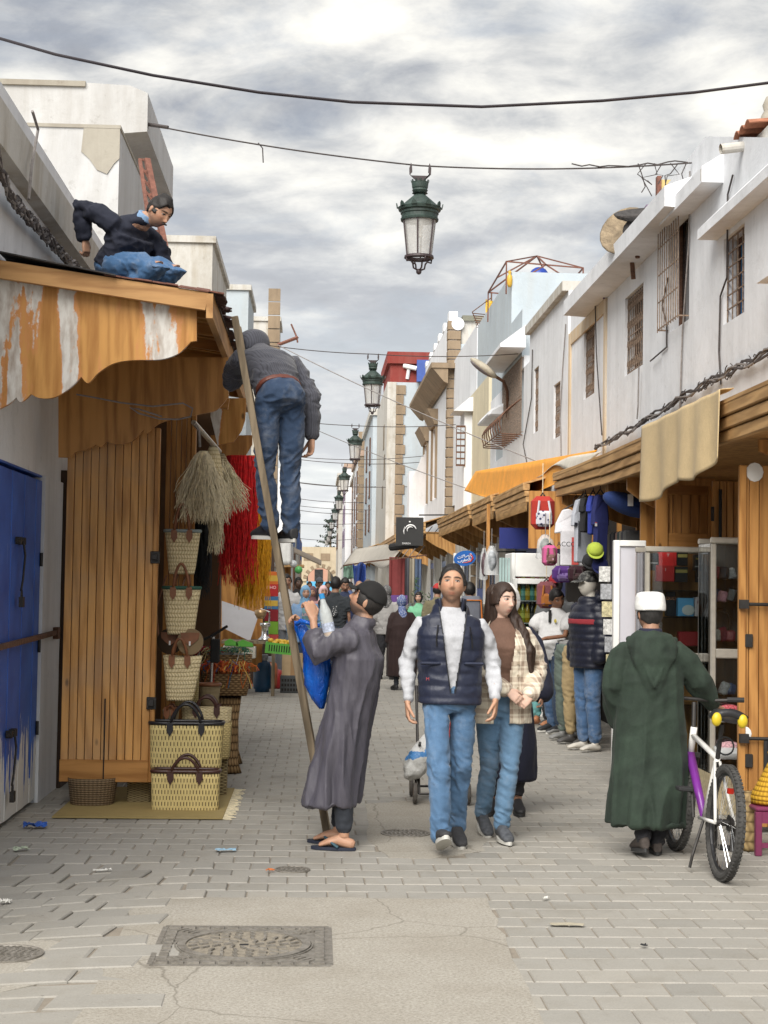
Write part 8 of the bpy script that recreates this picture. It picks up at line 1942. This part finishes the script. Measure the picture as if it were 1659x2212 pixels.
 m=MB(); m.ellips((-.02,0,-.045),(.29,.10,.06),16,8); m.v=[tuple(Mh @ Vector(v)) for v in m.v]; m.build('lens',plain('lamp lens',(.16,.14,.15),.3),t,smooth=True)
 MB().tube([P(1070,813,32.2),P(1088,824,32.3),P(1096,845,32.6),V(3.99,33.2,P(1097,905,33.2).z)],.034,7).build('arm',rust,t)
lanterns()

def roof_things():
 p=P(1378,462,19.2); t=thing('satellite_dish','satellite dish wrapped in dark cloth on the right roof','satellite dish',p)
 prof=[(.02,-.10),(.12,-.09),(.26,-.03),(.30,.02),(.28,.03),(.02,-.06)]
 MB().lathe(prof,p,20,M=Euler((.35,-.15,0)).to_matrix().to_4x4()).build('dish',plain('dark wrapped cloth',(.055,.05,.048),.85,.4,16,.9,18,.03),t,smooth=True); MB().cyl(p+V(0,0,-.55),p+V(0,0,-.05),.03,n=8).build('mast',rust,t); MB().ellips(p+V(-.02,0,-.22),(.17,.15,.16),12,8).build('wrap',MATS['dark wrapped cloth'],t,smooth=True)
 p=P(1352,500,19.6); t=thing('satellite_dish','rusty satellite dish half covered with tan cloth next to the dark one','satellite dish',p); MB().lathe(prof,p,20,M=Euler((1.2,0,-.6)).to_matrix().to_4x4() @ Matrix.Scale(1.15,4)).build('dish',plain('tan wrapped cloth',(.26,.20,.13),.85,.4,12,.9,16,.03),t,smooth=True); MB().ellips(p+V(.14,-.05,-.08),(.16,.12,.22),12,8).build('wrap',MATS['tan wrapped cloth'],t,smooth=True); MB().cyl(p+V(.1,0,-.6),p+V(.05,0,0),.03,n=8).build('mast',rust,t)
 t=thing('roof_railing','mauve iron railing behind the wrapped dishes','railing',P(1325,560,20)); a,b=P(1305,570,22),P(1400,445,19.5)
 MB().bar(a,b,.04).build('top_rail',plain('mauve iron',(.20,.13,.22),.6),t)
 for k in range(7):q=a.lerp(b,k/6); MB().bar(q,q-V(0,0,.5),.025).build('baluster',MATS['mauve iron'],t)
 a=P(1428,420,18.6); t=thing('yellow_hatch','yellow panel with a red edge on the right roof','panel',a); MB().box(a.x,a.x+.5,18.6,18.66,a.z-.4,a.z+.18).build('sheet',plain('pale yellow panel',(.55,.42,.16),.6),t); MB().box(a.x-.05,a.x,18.58,18.68,a.z-.5,a.z+.22).build('edge',rust_red,t)
 p=P(1655,262,15); t=thing('roof_ornament','mottled stone ornament on the tiled roof corner','ornament',p); MB().lathe([(.10,-.16),(.12,-.05),(.10,.05),(.07,.10),(.085,.16),(.05,.24),(.001,.26)],p+V(.05,0,0),14).build('urn',pl_grey,t,smooth=True)
roof_things()

# ---------------------------------------------------------------- bicycle and stroller
def bicycle():
 g=G(1557,1903); t=thing('bicycle','white and purple mountain bike wheeled by the man in green','bicycle',g,math.radians(1.5)); L=dict(local=True); lean=Matrix.Rotation(math.radians(4),4,'Y')
 wp=plain('white frame enamel',(.72,.71,.68),.3,.1); pp=plain('purple frame enamel',(.18,.03,.26),.3,.1); tyre=plain('dusty tyre',(.055,.053,.050),.9,.4,30,.8,90,.006)
 def fin(m):m.v=[tuple(lean @ Vector(v)) for v in m.v]; return m
 R0=.322; WB=1.03
 for cy in (0,WB):
  c=V(0,cy,R0+.004); m=MB(); m.tube([c+V(0,math.cos(a)*(R0-.024),math.sin(a)*(R0-.024)) for a in [2*math.pi*k/48 for k in range(48)]],.026,10,closed=True)
  for k in range(72):
   a=2*math.pi*k/72; rr_=R0-.002
   for s in (-1,1):q=c+V(s*.014,math.cos(a)*rr_,math.sin(a)*rr_); m.box(-.007,.007,-.006,.006,-.004,.005,Matrix.Translation(q) @ Matrix.Rotation(-math.pi/2+a,4,'X'))
  w=fin(m).build('wheel',tyre,t,**L)
  m=MB(); m.tube([c+V(0,math.cos(a)*(R0-.052),math.sin(a)*(R0-.052)) for a in [2*math.pi*k/40 for k in range(40)]],.011,6,closed=True); r=fin(m).build('rim',plain('dark rim',(.03,.03,.032),.35,.1,metal=.5),None,**L); r.parent=w
  m=MB()
  for k in range(28):a=2*math.pi*k/28; b=a+(.35 if k % 2 else-.35); s=.03 if k % 4<2 else-.03; m.tube([c+V(s,math.cos(b)*.02,math.sin(b)*.02),c+V(0,math.cos(a)*(R0-.055),math.sin(a)*(R0-.055))],.0016,3)
  s_=fin(m).build('spoke',chrome,None,**L); s_.parent=w; s_['kind']='stuff'
  m=MB(); m.cyl(c+V(-.05,0,0),c+V(.05,0,0),.02,n=10); h=fin(m).build('hub',iron,None,**L); h.parent=w
 A=V(0,0,R0); BB=V(0,.42,.29); ST=V(0,.24,.66); HD=V(0,.80,.74); HL_=V(0,.83,.62); FK=V(0,WB,R0)
 m=MB(); m.tube([ST,BB],.018,8); m.tube([ST,HD],.017,8)
 for s in (-1,1):m.tube([A+V(s*.055,0,0),ST+V(s*.015,0,-.02)],.010,6); m.tube([A+V(s*.055,0,0),BB+V(s*.03,0,0)],.011,6)
 m.tube([HD+V(0,-.01,.05),HL_],.021,8); fin(m).build('frame',wp,t,**L,smooth=True)
 fin(MB().tube([HL_,BB],[.030,.024],8)).build('down_tube',pp,t,**L,smooth=True)
 m=MB()
 for s in (-1,1):m.tube([HL_+V(s*.05,.01,.0),FK+V(s*.055,0,0)],.015,6)
 m.bar(HL_+V(-.06,.01,.0),HL_+V(.06,.01,0),.03); fin(m).build('fork',iron,t,**L)
 fin(MB().tube([ST+V(0,.01,-.05),ST+V(0,-.04,.20)],.014,8)).build('seat_post',iron,t,**L)
 m=MB(); c=ST+V(0,-.06,.23); vs=[]
 def sad(u,v):
  y=-.13+.27*u; w=.075*(1-u)**.6+.022; x=(v-.5)*2*w; return c+V(x,y,.03-.018*(2*v-1)**2*2+.02*(1-u)**3)
 m.grid(sad,14,8); fin(m).build('saddle',plain('black saddle vinyl',(.02,.02,.022),.4),t,**L,smooth=True,solid=.045)
 for s in (-1,1):fin(MB().ellips(c+V(s*.075,-.125,.005),(.030,.022,.04),10,8)).build('saddle_bumper',plain('yellow vinyl',(.60,.44,.02),.4),t,**L,smooth=True)
 fin(MB().tube([HD+V(0,0,.04),HD+V(0,.03,.20)],.015,8)).build('stem',iron,t,**L)
 m=MB(); q=HD+V(0,.03,.22); m.tube([q+V(-.30,-.04,.02),q+V(-.12,0,0),q+V(.12,0,0),q+V(.30,-.04,.02)],.011,8); hb=fin(m).build('handlebar',iron,t,**L)
 for s in (-1,1):o=fin(MB().tube([q+V(s*.20,-.02,.012),q+V(s*.30,-.04,.02)],.016,8)).build('grip',black_rub,None,**L); o.parent=hb
 m=MB(); c=BB; m.lathe([(.085,-.004),(.085,.004)],(0,0,0),26,M=Matrix.Translation(c+V(.055,0,0)) @ Matrix.Rotation(math.pi/2,4,'Y')); m.tube([c+V(.065,0,0),c+V(.07,-.06,-.155)],.010,6); m.tube([c+V(-.065,0,0),c+V(-.07,.06,.155)],.010,6); fin(m).build('crankset',iron,t,**L)
 for s,e in ((1,V(.115,-.06,-.155)),(-1,V(-.115,.06,.155))):fin(MB().box(e.x-.045,e.x+.045,c.y+e.y-.045,c.y+e.y+.045,c.z+e.z-.012,c.z+e.z+.012)).build('pedal',black_rub,t,**L,bevel=.006)
 fin(MB().tube([ST+V(.02,-.05,.08)+V(math.cos(a)*.05,math.sin(a)*.012-.02,math.sin(a)*.05) for a in [k*.5 for k in range(26)]],.005,5)).build('cable_lock',black_rub,t,**L)
 fin(MB().cyl(A+V(.02,0,0),A+V(.045,0,0),.05,.03,16)).build('sprocket',iron,t,**L); fin(MB().tube([A+V(.06,.02,-.02),A+V(.065,.05,-.09),A+V(.06,.03,-.16)],.014,6)).build('derailleur',iron,t,**L)
 fin(MB().tube([BB+V(-.04,-.12,.0),BB+V(-.10,-.16,-.2),BB+V(-.11,-.16,-.27)],.009,6)).build('kickstand',iron,t,**L)
 fin(MB().box(-.03,.03,-.12,-.09,.50,.53)).build('rear_reflector',plain('red reflector',(.4,.02,.01),.2),t,**L)
bicycle()

def stroller():
 g=G(905,1738); t=thing('stroller','small folding stroller loaded with a white and blue flour sack','stroller',g); x0=g.x; y0=g.y
 m=MB()
 for s in (0,.34):m.tube([V(x0+s,y0,.08),V(x0+s,y0+.25,.42),V(x0+s,y0+.5,.85)],.011,6); m.tube([V(x0+s,y0+.45,.08),V(x0+s,y0+.1,.40),V(x0+s,y0-.02,.46)],.011,6)
 for q in ((0,.08),(.45,.08),(.25,.42)):m.tube([V(x0,y0+q[0],q[1]),V(x0+.34,y0+q[0],q[1])],.009,6)
 m.build('frame',iron,t)
 for sx in (-.03,.37):
  for yy in (0,.45):MB().tube([V(x0+sx,y0+yy+math.cos(a)*.065,.083+math.sin(a)*.065) for a in [k*.4 for k in range(16)]],.016,6,closed=True).build('wheel',plain('worn grey tyre',(.10,.09,.08),.8,.3,20),t); MB().lathe([(.055,-.012),(.055,.012)],(0,0,0),14,M=Matrix.Translation(V(x0+sx,y0+yy,.083)) @ Matrix.Rotation(math.pi/2,4,'Y')).build('hub_cap',plain('brown hub',(.16,.11,.08),.6),t)
 t=thing('flour_sack','white plastic sack with a blue flash lying in the stroller','sack',V(x0+.17,y0+.2,.45)); mm=NT('printed sack'); co=mm.tc(); s=mm.sep(co); k=mm.ramp(mm.math('ADD',s[2],mm.math('MULTIPLY',mm.noise(co,9,3),.16)),[(.405,(.50,.50,.48)),(.42,(.06,.20,.45)),(.48,(.58,.58,.57))],'CONSTANT'); mm.col(k).set(rough=.3); mm.bump(mm.noise(co,18,4,.6,1),.8,.02)
 b=Body(); b.limb([V(x0-.07,y0,.22),V(x0-.02,y0+.05,.29),V(x0+.07,y0+.12,.38),V(x0+.18,y0+.2,.43),V(x0+.26,y0+.25,.44)],[.05,.085,.12,.11,.07],16); me=b.fuse(.014,3,lambda co_,no:.020*np_noise(co_,(24,24,24),3,3),'sack'); obj('film',me,mm.m,t)
 t=thing('red_net_bag','red and clear bag of goods on the stroller seat','bag',V(x0+.3,y0+.2,.5)); b=Body(); b.limb([V(x0+.30,y0+.1,.36),V(x0+.32,y0+.15,.52),V(x0+.30,y0+.2,.70)],[.08,.10,.05],14); me=b.fuse(.014,2,lambda co_,no:.012*np_noise(co_,(20,20,20),5,2),'bag'); obj('film',me,plain('red net',(.36,.05,.05),.5,.6,14),t)
stroller()

# ---------------------------------------------------------------- juice and grocery stall on the left, further along
def left_far_stall():
 Y=23.0; t=thing('juice_stall','wooden juice stall table cluttered with a chrome press','stall',P(545,1480,Y)); a=P(478,1384,Y); b=P(602,1384,Y)
 MB().box(a.x,b.x,Y,Y+.8,a.z-.04,a.z).build('tabletop',old_wood,t)
 for x in (a.x+.05,b.x-.1):MB().box(x,x+.05,Y+.05,Y+.1,0,a.z-.04).build('leg',old_wood,t)
 p=P(478,1300,Y+.9); q=P(570,1200,Y+.9); MB().box(p.x,q.x,Y+.9,Y+.95,.3,2.6).build('back_board',pine_z,t); MB().box(P(470,1,22).x,P(478,1,22).x,22,22.08,0,2.7).build('post',pine_z,t)
 m=MB(); m.prism([(P(x,y,Y+.5).x,P(x,y,Y+.5).z) for x,y in ((479,1298),(560,1325),(540,1385),(479,1355))],(0,Y+.5,0),(1,0,0),(0,0,1),(0,.02,0)); m.build('white_screen',plain('white plastic sheet',(.66,.66,.70),.4,.06),t)
 c=P(572,1384,Y+.2); t=thing('citrus_press','chrome lever citrus press on the juice stall','juicer',c); MB().lathe([(.09,0),(.10,.02),(.07,.05),(.05,.08),(.05,.2),(.075,.22),(.075,.26)],c,16).build('press_body',chrome,t,smooth=True); MB().lathe([(.05,.32),(.085,.38),(.09,.44),(.03,.46)],c+V(-.07,0,0),14).build('press_cup',plain('brass cup',(.45,.30,.16),.35,metal=.6),t,smooth=True); MB().tube([c+V(.06,0,.2),c+V(.06,0,.42),c+V(-.07,0,.46)],.015,6).build('lever_arm',chrome,t)
 for i,(px,py,w,cc,lb) in enumerate(((500,1408,36,(.50,.48,.42),'pale crate with green fruit tray on top'),(529,1410,46,(.45,.43,.38),'second pale crate beside it on the juice stall'))):
  c=P(px,py,Y-.1); s=Y/F0; t=thing('fruit_crate',lb,'crate',c); MB().box(c.x-w*s/2,c.x+w*s/2,Y-.15,Y+.15,c.z-.08,c.z+.09).build('crate_body',plain('pale crate',cc,.6),t,bevel=.01); MB().prism([(-w*s*.4,.09),(w*s*.4,.09),(w*s*.35,.14),(-w*s*.1,.19),(-w*s*.4,.15)],V(c.x,Y-.16,c.z),(1,0,0),(0,0,1),(0,.03,0)).build('green_tray',plain('green plastic',(.10,.36,.05),.4),t)
 c=P(603,1398,22.5); t=thing('fruit_crate','bright green slotted crate of lemons tilted by the ladder','crate',c); s=22.5/F0; W=58*s/2
 M=Matrix.Translation(c) @ Euler((0,.08,0)).to_matrix().to_4x4(); gm=MATS['green plastic']; m=MB(); m.box(-W,W,-.15,-.13,-.09,.06,M); m.box(-W,W,.13,.15,-.09,.06,M); m.box(-W,-W+.02,-.13,.13,-.09,.06,M); m.box(W-.02,W,-.13,.13,-.09,.06,M); m.box(-W,W,-.13,.13,-.09,-.08,M); m.build('crate_wall',gm,t)
 for k in range(9):MB().box(-W+.05+k*.035,-W+.065+k*.035,-.153,-.1501,-.06,.03,M).build('slot',dark_in,t)
 rr=random.Random(3)
 for k in range(12):
  q=M @ V(rr.uniform(-W+.06,W-.06),rr.uniform(-.09,.09),.05+.03*(k % 2)); l=thing('lemon','yellow lemon in the bright green slotted crate','lemon',q,group='lemons in the green crate'); MB().ellips(q,(.042,.038,.036),12,8).build('rind',plain('lemon skin',(.62,.38,.03),.45,.15,20),l,smooth=True)
 for px,py,Yb,h,r,cc,lb in ((566,1493,24.0,.56,.135,(.012,.055,.12),'dark blue gas bottle with a grey collar'),(585,1489,24.7,.50,.10,(.40,.13,.055),'orange gas bottle half hidden by the blue one')):
  c=P(px,py,Yb); c.z=0; t=thing('gas_bottle',lb,'gas bottle',c); MB().lathe([(r*.8,0),(r*.8,.03),(r*.95,.05),(r,.08),(r,h*.66),(r*.85,h*.78),(r*.45,h*.84),(r*.4,h*.86)],c,24).build('cylinder',plain('gas '+lb[:8],cc,.4,.2,8),t,smooth=True); MB().lathe([(r*.6,h*.84),(r*.62,h*.99),(r*.5,h),(r*.45,h*.9)],c,20).build('collar',plain('grey collar',(.28,.30,.33),.5),t)
 c=G(597,1487); t=thing('red_bottle','small red gas canister beside the milk crate','gas bottle',c); MB().lathe([(.11,0),(.12,.03),(.12,.22),(.08,.28),(.03,.30)],c,20).build('cylinder',plain('red canister',(.36,.03,.03),.4),t,smooth=True)
 a=G(612,1497); t=thing('milk_crate','dark grey plastic crate under the cardboard box','crate',a); M=Matrix.Translation(a+V(.12,.15,0)); m=MB(); m.box(-.17,.17,-.15,.15,0,.26,M); m.build('crate_body',plain('charcoal plastic',(.05,.055,.058),.6),t,bevel=.008)
 for r_ in range(3):
  for k in range(7):MB().box(-.15+k*.043,-.12+k*.043,-.153,-.1501,.03+r_*.07,.07+r_*.07,M).build('slot',dark_in,t)
 t=thing('cardboard_box','brown cardboard box with tape standing on the dark crate','box',a+V(.1,.1,.262)); M=Matrix.Translation(a+V(.12,.15,.262)); MB().box(-.15,.16,-.14,.14,0,.33,M).build('carton',plain('corrugated card',(.40,.29,.17),.85,.12),t); MB().box(-.02,.05,-.143,-.1401,0,.33,M).build('tape',plain('brown tape',(.32,.19,.09),.4),t)
 # stacked coloured cartons
 for i,(py0,py1,cc,lb,tx) in enumerate(((1235,1262,(.55,.13,.02),'orange snack carton at the top of the left pile',''),(1262,1288,(.42,.02,.02),'red snack carton below the orange one','OHO'),(1289,1316,(.05,.16,.32),'blue carton with a yellow picture',''),(1317,1342,(.22,.012,.02),'plain crimson carton under the blue one',''),(1343,1370,(.16,.34,.03),'green carton near the bottom of the pile',''),(1371,1392,(.45,.06,.05),'red carton at the very bottom of the pile',''))):
  prod(lb,570+i*.5,601,py0,py1,25.2,cc,.3,tx or None,(.8,.5,.5),.3,(.25,.7,(.55,.36,.05)) if i in (0,2) else None)
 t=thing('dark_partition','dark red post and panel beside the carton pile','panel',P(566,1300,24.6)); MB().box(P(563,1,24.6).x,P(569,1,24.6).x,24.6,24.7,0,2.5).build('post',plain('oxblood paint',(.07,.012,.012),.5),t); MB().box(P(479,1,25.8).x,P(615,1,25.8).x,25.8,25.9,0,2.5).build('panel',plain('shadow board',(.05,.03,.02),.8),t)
 # parked bike hidden behind the baskets
 c=P(455,1375,13.4); t=thing('parked_bicycle','parked bicycle whose handlebar shows between baskets and juice stall','bicycle',V(c.x,13.4,0)); MB().tube([c+V(-.14,0,-.06),c+V(0,0,0),c+V(.14,-.02,.09)],.012,7).build('handlebar',iron,t); MB().tube([c+V(.02,0,.0),V(c.x,13.5,.6),V(c.x-.1,13.6,.35)],.015,7).build('stem',chrome,t); MB().box(c.x,c.x+.08,13.38,13.42,c.z-.22,c.z-.02).build('bag',cloth('black pouch',(.02,.02,.02)),t,bevel=.01); MB().tube([V(c.x-.1,13.6+math.cos(q)*.3,.33+math.sin(q)*.3) for q in [k*.3 for k in range(21)]],.02,6,closed=True).build('wheel',black_rub,t)
 # far stall canopy, white sheet, balloons, blue sheet
 t=thing('white_sheet','white cloth sheet hanging behind the ladder feet','sheet',P(600,1180,27)); m=MB(); m.grid(lambda u,v:P(572+58*u,1165+62*v-8*u,27)+V(0,.05*math.sin(u*12),0),16,6); m.build('cloth',cloth('white sheet cloth',(.66,.66,.64)),t,smooth=True,solid=.006)
 t=thing('far_canopy','tilted grey stall awning before the gate arch','awning',P(680,1195,45)); m=MB(); m.grid(lambda u,v:P(634+60*u,1183+28*u+10*v,45-4*v),6,3); m.build('sheet',cloth('brown awning',(.20,.16,.12)),t,solid=.03); p=P(636,1190,44); MB().cyl(V(p.x,44,0),p,.04,n=6).build('pole',rust,t)
 t=thing('far_stall','pine market stall by the green ball','stall',P(620,1280,36)); a,b=P(598,1225,36),P(628,1225,36); MB().box(a.x,b.x,36,36.5,0,a.z).build('side_board',pine_z,t); MB().box(a.x-.4,b.x+.3,35.5,37,a.z,a.z+.06).build('roof',eave_wood,t)
 for px,py,r,cc,lb,Y in ((645,1231,8.5,(.10,.42,.12),'bright green ball hanging at the far stall',34),(634,1218,8,(.62,.64,.66),'clear white ball hanging above the green one',34.3)):
  c=P(px,py,Y); t=thing('toy_ball',lb,'ball',c); MB().ellips(c,(r*Y/F0,)*3,18,12).build('shell',plain('ball '+lb[:6],cc,.3),t,smooth=True); MB().cyl(c,c+V(0,0,.35),.01,n=4).build('cord',cable_l,t)
 t=thing('blue_sheet','rumpled royal blue tarpaulin hanging over a far right stall','tarp',P(777,1250,34)); m=MB(); m.grid(lambda u,v:P(762+28*u+5*v-6*u*v,1218+58*v+4*math.sin(u*7),34)+V(0,.12*math.sin(u*9+v*3),0),14,10); m.build('sheet',cloth('royal blue tarp',(.02,.055,.25),rough=.5),t,smooth=True,solid=.01); p=P(776,1216,34.1); MB().bar(p,V(2.4,34.5,p.z+.2),.03).build('rail',rust,t)
 t=thing('green_sheet','faded green cloth hanging beside the blue tarpaulin','cloth',P(752,1240,35)); m=MB(); m.grid(lambda u,v:P(742+22*u,1222+32*v-5*u,35)+V(0,.1*math.sin(u*8+v*2),0),10,6); m.build('sheet',cloth('faded green cloth',(.22,.36,.28)),t,smooth=True,solid=.01); MB().bar(P(742,1222,35),P(775,1217,34.5),.03).build('rail',rust,t)
 for i,(px,cc) in enumerate(((858,(.25,.05,.05)),(868,(.10,.10,.12)),(880,(.42,.38,.30)),(895,(.16,.22,.35)))):
  c=P(px,1250,37+i); t=thing('hanging_goods',('striped red','dark grey','cream','slate blue')[i]+' woven goods hanging in front of the far right doors','goods',c); m=MB(); m.grid(lambda u,v:c+V((u-.5)*.35,.05*math.sin(u*9),.5-1.1*v),6,8); m.build('cloth',cloth('goods cloth %d' % i,cc),t,solid=.05); MB().cyl(c+V(0,0,.5),c+V(.6,0,1.3),.01,n=4).build('cord',cable_l,t)
 t=thing('purple_banner','purple shop banner with white letters behind the brown robe','banner',P(868,1300,33)); a,b=P(842,1306,33),P(880,1286,33); MB().box(a.x,b.x,33,33.03,a.z,b.z).build('board',plain('purple vinyl',(.12,.05,.22),.5),t); text('EN',.14,P(866,1296,32.98),white_pl,t); MB().box(a.x+.1,a.x+.13,33.0,33.03,0,a.z).box(b.x-.13,b.x-.1,33,33.03,0,a.z).build('leg',iron,t)
 for i,px in enumerate((890,918,898)):
  c=P(px,1330,31+i); t=thing('potted_plant',('spiky','bushy','tall twiggy')[i]+' green plant in a pot by the seated woman','plant',V(c.x,c.y,0)); MB().lathe([(.12,0),(.17,.3),(.15,.3)],(c.x,c.y,0),14).build('pot',plain('clay pot',(.25,.12,.07),.8),t); rr=random.Random(i); m=MB()
  for k in range(160):a=rr.uniform(0,6.28); z=.3+rr.random()*(.9+.3*i); r=.22*math.sin((z-.2)*2.2)*rr.random()**.5+.03; q=V(c.x+math.cos(a)*r,c.y+math.sin(a)*r,z); d=V(rr.uniform(-1,1),rr.uniform(-1,1),rr.uniform(-.2,1)).normalized()*.05; e=d.orthogonal().normalized()*.014; m.quad(q-e,q+e,q+d+e*.5,q+d-e*.5)
  o=m.build('foliage',plain('leaf green',(.035,.075,.025),.6,.5,20),t,fix=False); o['kind']='stuff'; MB().cyl((c.x,c.y,.28),(c.x,c.y,1.0),.02,n=5).build('stem',rust,t)
 # tree beyond the gate
 c=P(712,1190,165); t=thing('pine_tree','sparse dark araucaria rising behind the gate','tree',V(c.x,165,0)); MB().tube([V(c.x,165,0),V(c.x+.1,165,8.2)],[.25,.05],7).build('trunk',old_wood,t); rr=random.Random(2); m=MB()
 for k in range(9):
  z=3.6+k*.55; R1=2.3*(1-k/11)
  for j in range(9):
   a=rr.uniform(0,6.28)
   for u in range(14):f=u/14; q=V(c.x+math.cos(a)*R1*f,165+math.sin(a)*R1*f,z+.3*f+rr.uniform(-.1,.1)); d=V(rr.uniform(-1,1),rr.uniform(-1,1),rr.uniform(-.5,.8))*.16; e=V(.05,0,.05); m.quad(q-e,q+e,q+d+e,q+d-e)
 o=m.build('crown',plain('dark conifer',(.03,.045,.028),.8,.4,4),t,fix=False); o['kind']='stuff'
left_far_stall()

def small_right():
 c=P(1648,1740,10.2); g=G(1650,1850); t=thing('plastic_stool','magenta plastic stool carrying the yellow straw tajine','stool',V(g.x,g.y+.1,0)); x,y=g.x,g.y
 pm=plain('magenta plastic',(.16,.022,.07),.45,.1); MB().box(x-.05,x+.26,y,y+.30,.27,.30).build('seat',pm,t,bevel=.01)
 for sx in (-.05,.22):
  for sy in (0,.26):MB().box(x+sx,x+sx+.04,y+sy,y+sy+.04,0,.27).build('leg',pm,t,bevel=.004)
 MB().box(x-.01,x+.22,y+.005,y+.02,.2,.27).box(x-.01,x+.22,y+.005,y+.02,.05,.08).build('apron',pm,t)
 c=V(x+.10,y+.15,.302); t=thing('straw_tajine','yellow coiled straw tajine-shaped basket on the magenta stool','basket',c); weave('coiled_cone',[(1,0),(1.02,.05),(.8,.10),(.5,.18),(.22,.26),(.2,.29),(.26,.32),(.1,.34)],c,.14,.14,woven('golden coil',(.62,.36,.03),(.25,.12,.01),30,12,'coil'),t)
 g=G(1621,1838); t=thing('palm_roll','rolled palm-leaf mat upright beside the magenta stool','mat',g); weave('roll',[(.9,0),(1,.03),(1,.34),(.9,.37)],g+V(0,0,0),.062,.05,woven('coarse palm roll',(.42,.30,.14),(.14,.09,.04),8,6,'plait'),t)
 def litter(label,px,py,w,l,mat,rot,crumple=.012):
  c=G(px,py); rr=random.Random(px); t=MB(); M=Matrix.Translation(c+V(0,0,.012)) @ Matrix.Rotation(rot,4,'Z')
  t.grid(lambda u,v:M @ V((u-.5)*l+rr.uniform(-.006,.006),(v-.5)*w+rr.uniform(-.006,.006),rr.uniform(0,crumple)),7,4); o=t.build('litter_wrapper',mat,None,solid=.002); tag(o,label,'litter')
 fo=plain('blue foil',(.03,.10,.40),.3,.6,40); pb=plain('pale blue plastic',(.30,.48,.62),.4,.3,40); wp=plain('white scrap',(.62,.61,.57),.6,.2)
 litter('crumpled blue foil wrapper at the foot of the blue door',75,1790,.09,.15,fo,.2,.035); litter('flat pale blue wrapper on the uneven pavers',488,1841,.05,.13,pb,.15); litter('orange peel scrap on the pavers before the ladder',585,1885,.02,.05,plain('orange peel',(.5,.14,.03),.6),.1)
 litter('green and cream string scrap below the blue door',45,1840,.05,.09,plain('green cream scrap',(.42,.48,.36),.6,.5,60),.4,.02); litter('white paper scrap on the sunken pavers',220,1885,.02,.10,wp,.3); litter('pale worn paper strip on the right pavers',1225,2002,.05,.16,plain('beige paper',(.40,.36,.27),.8),-.1,.003); litter('small white scrap by the concrete edge',1178,1946,.02,.04,wp,.8)
 litter('black pebble of rubbish on the right pavers',1392,2048,.02,.025,black_rub,.3,.01); litter('white bottle-top at the left frame edge pavers',12,1955,.04,.05,wp,.1,.02)
small_right()
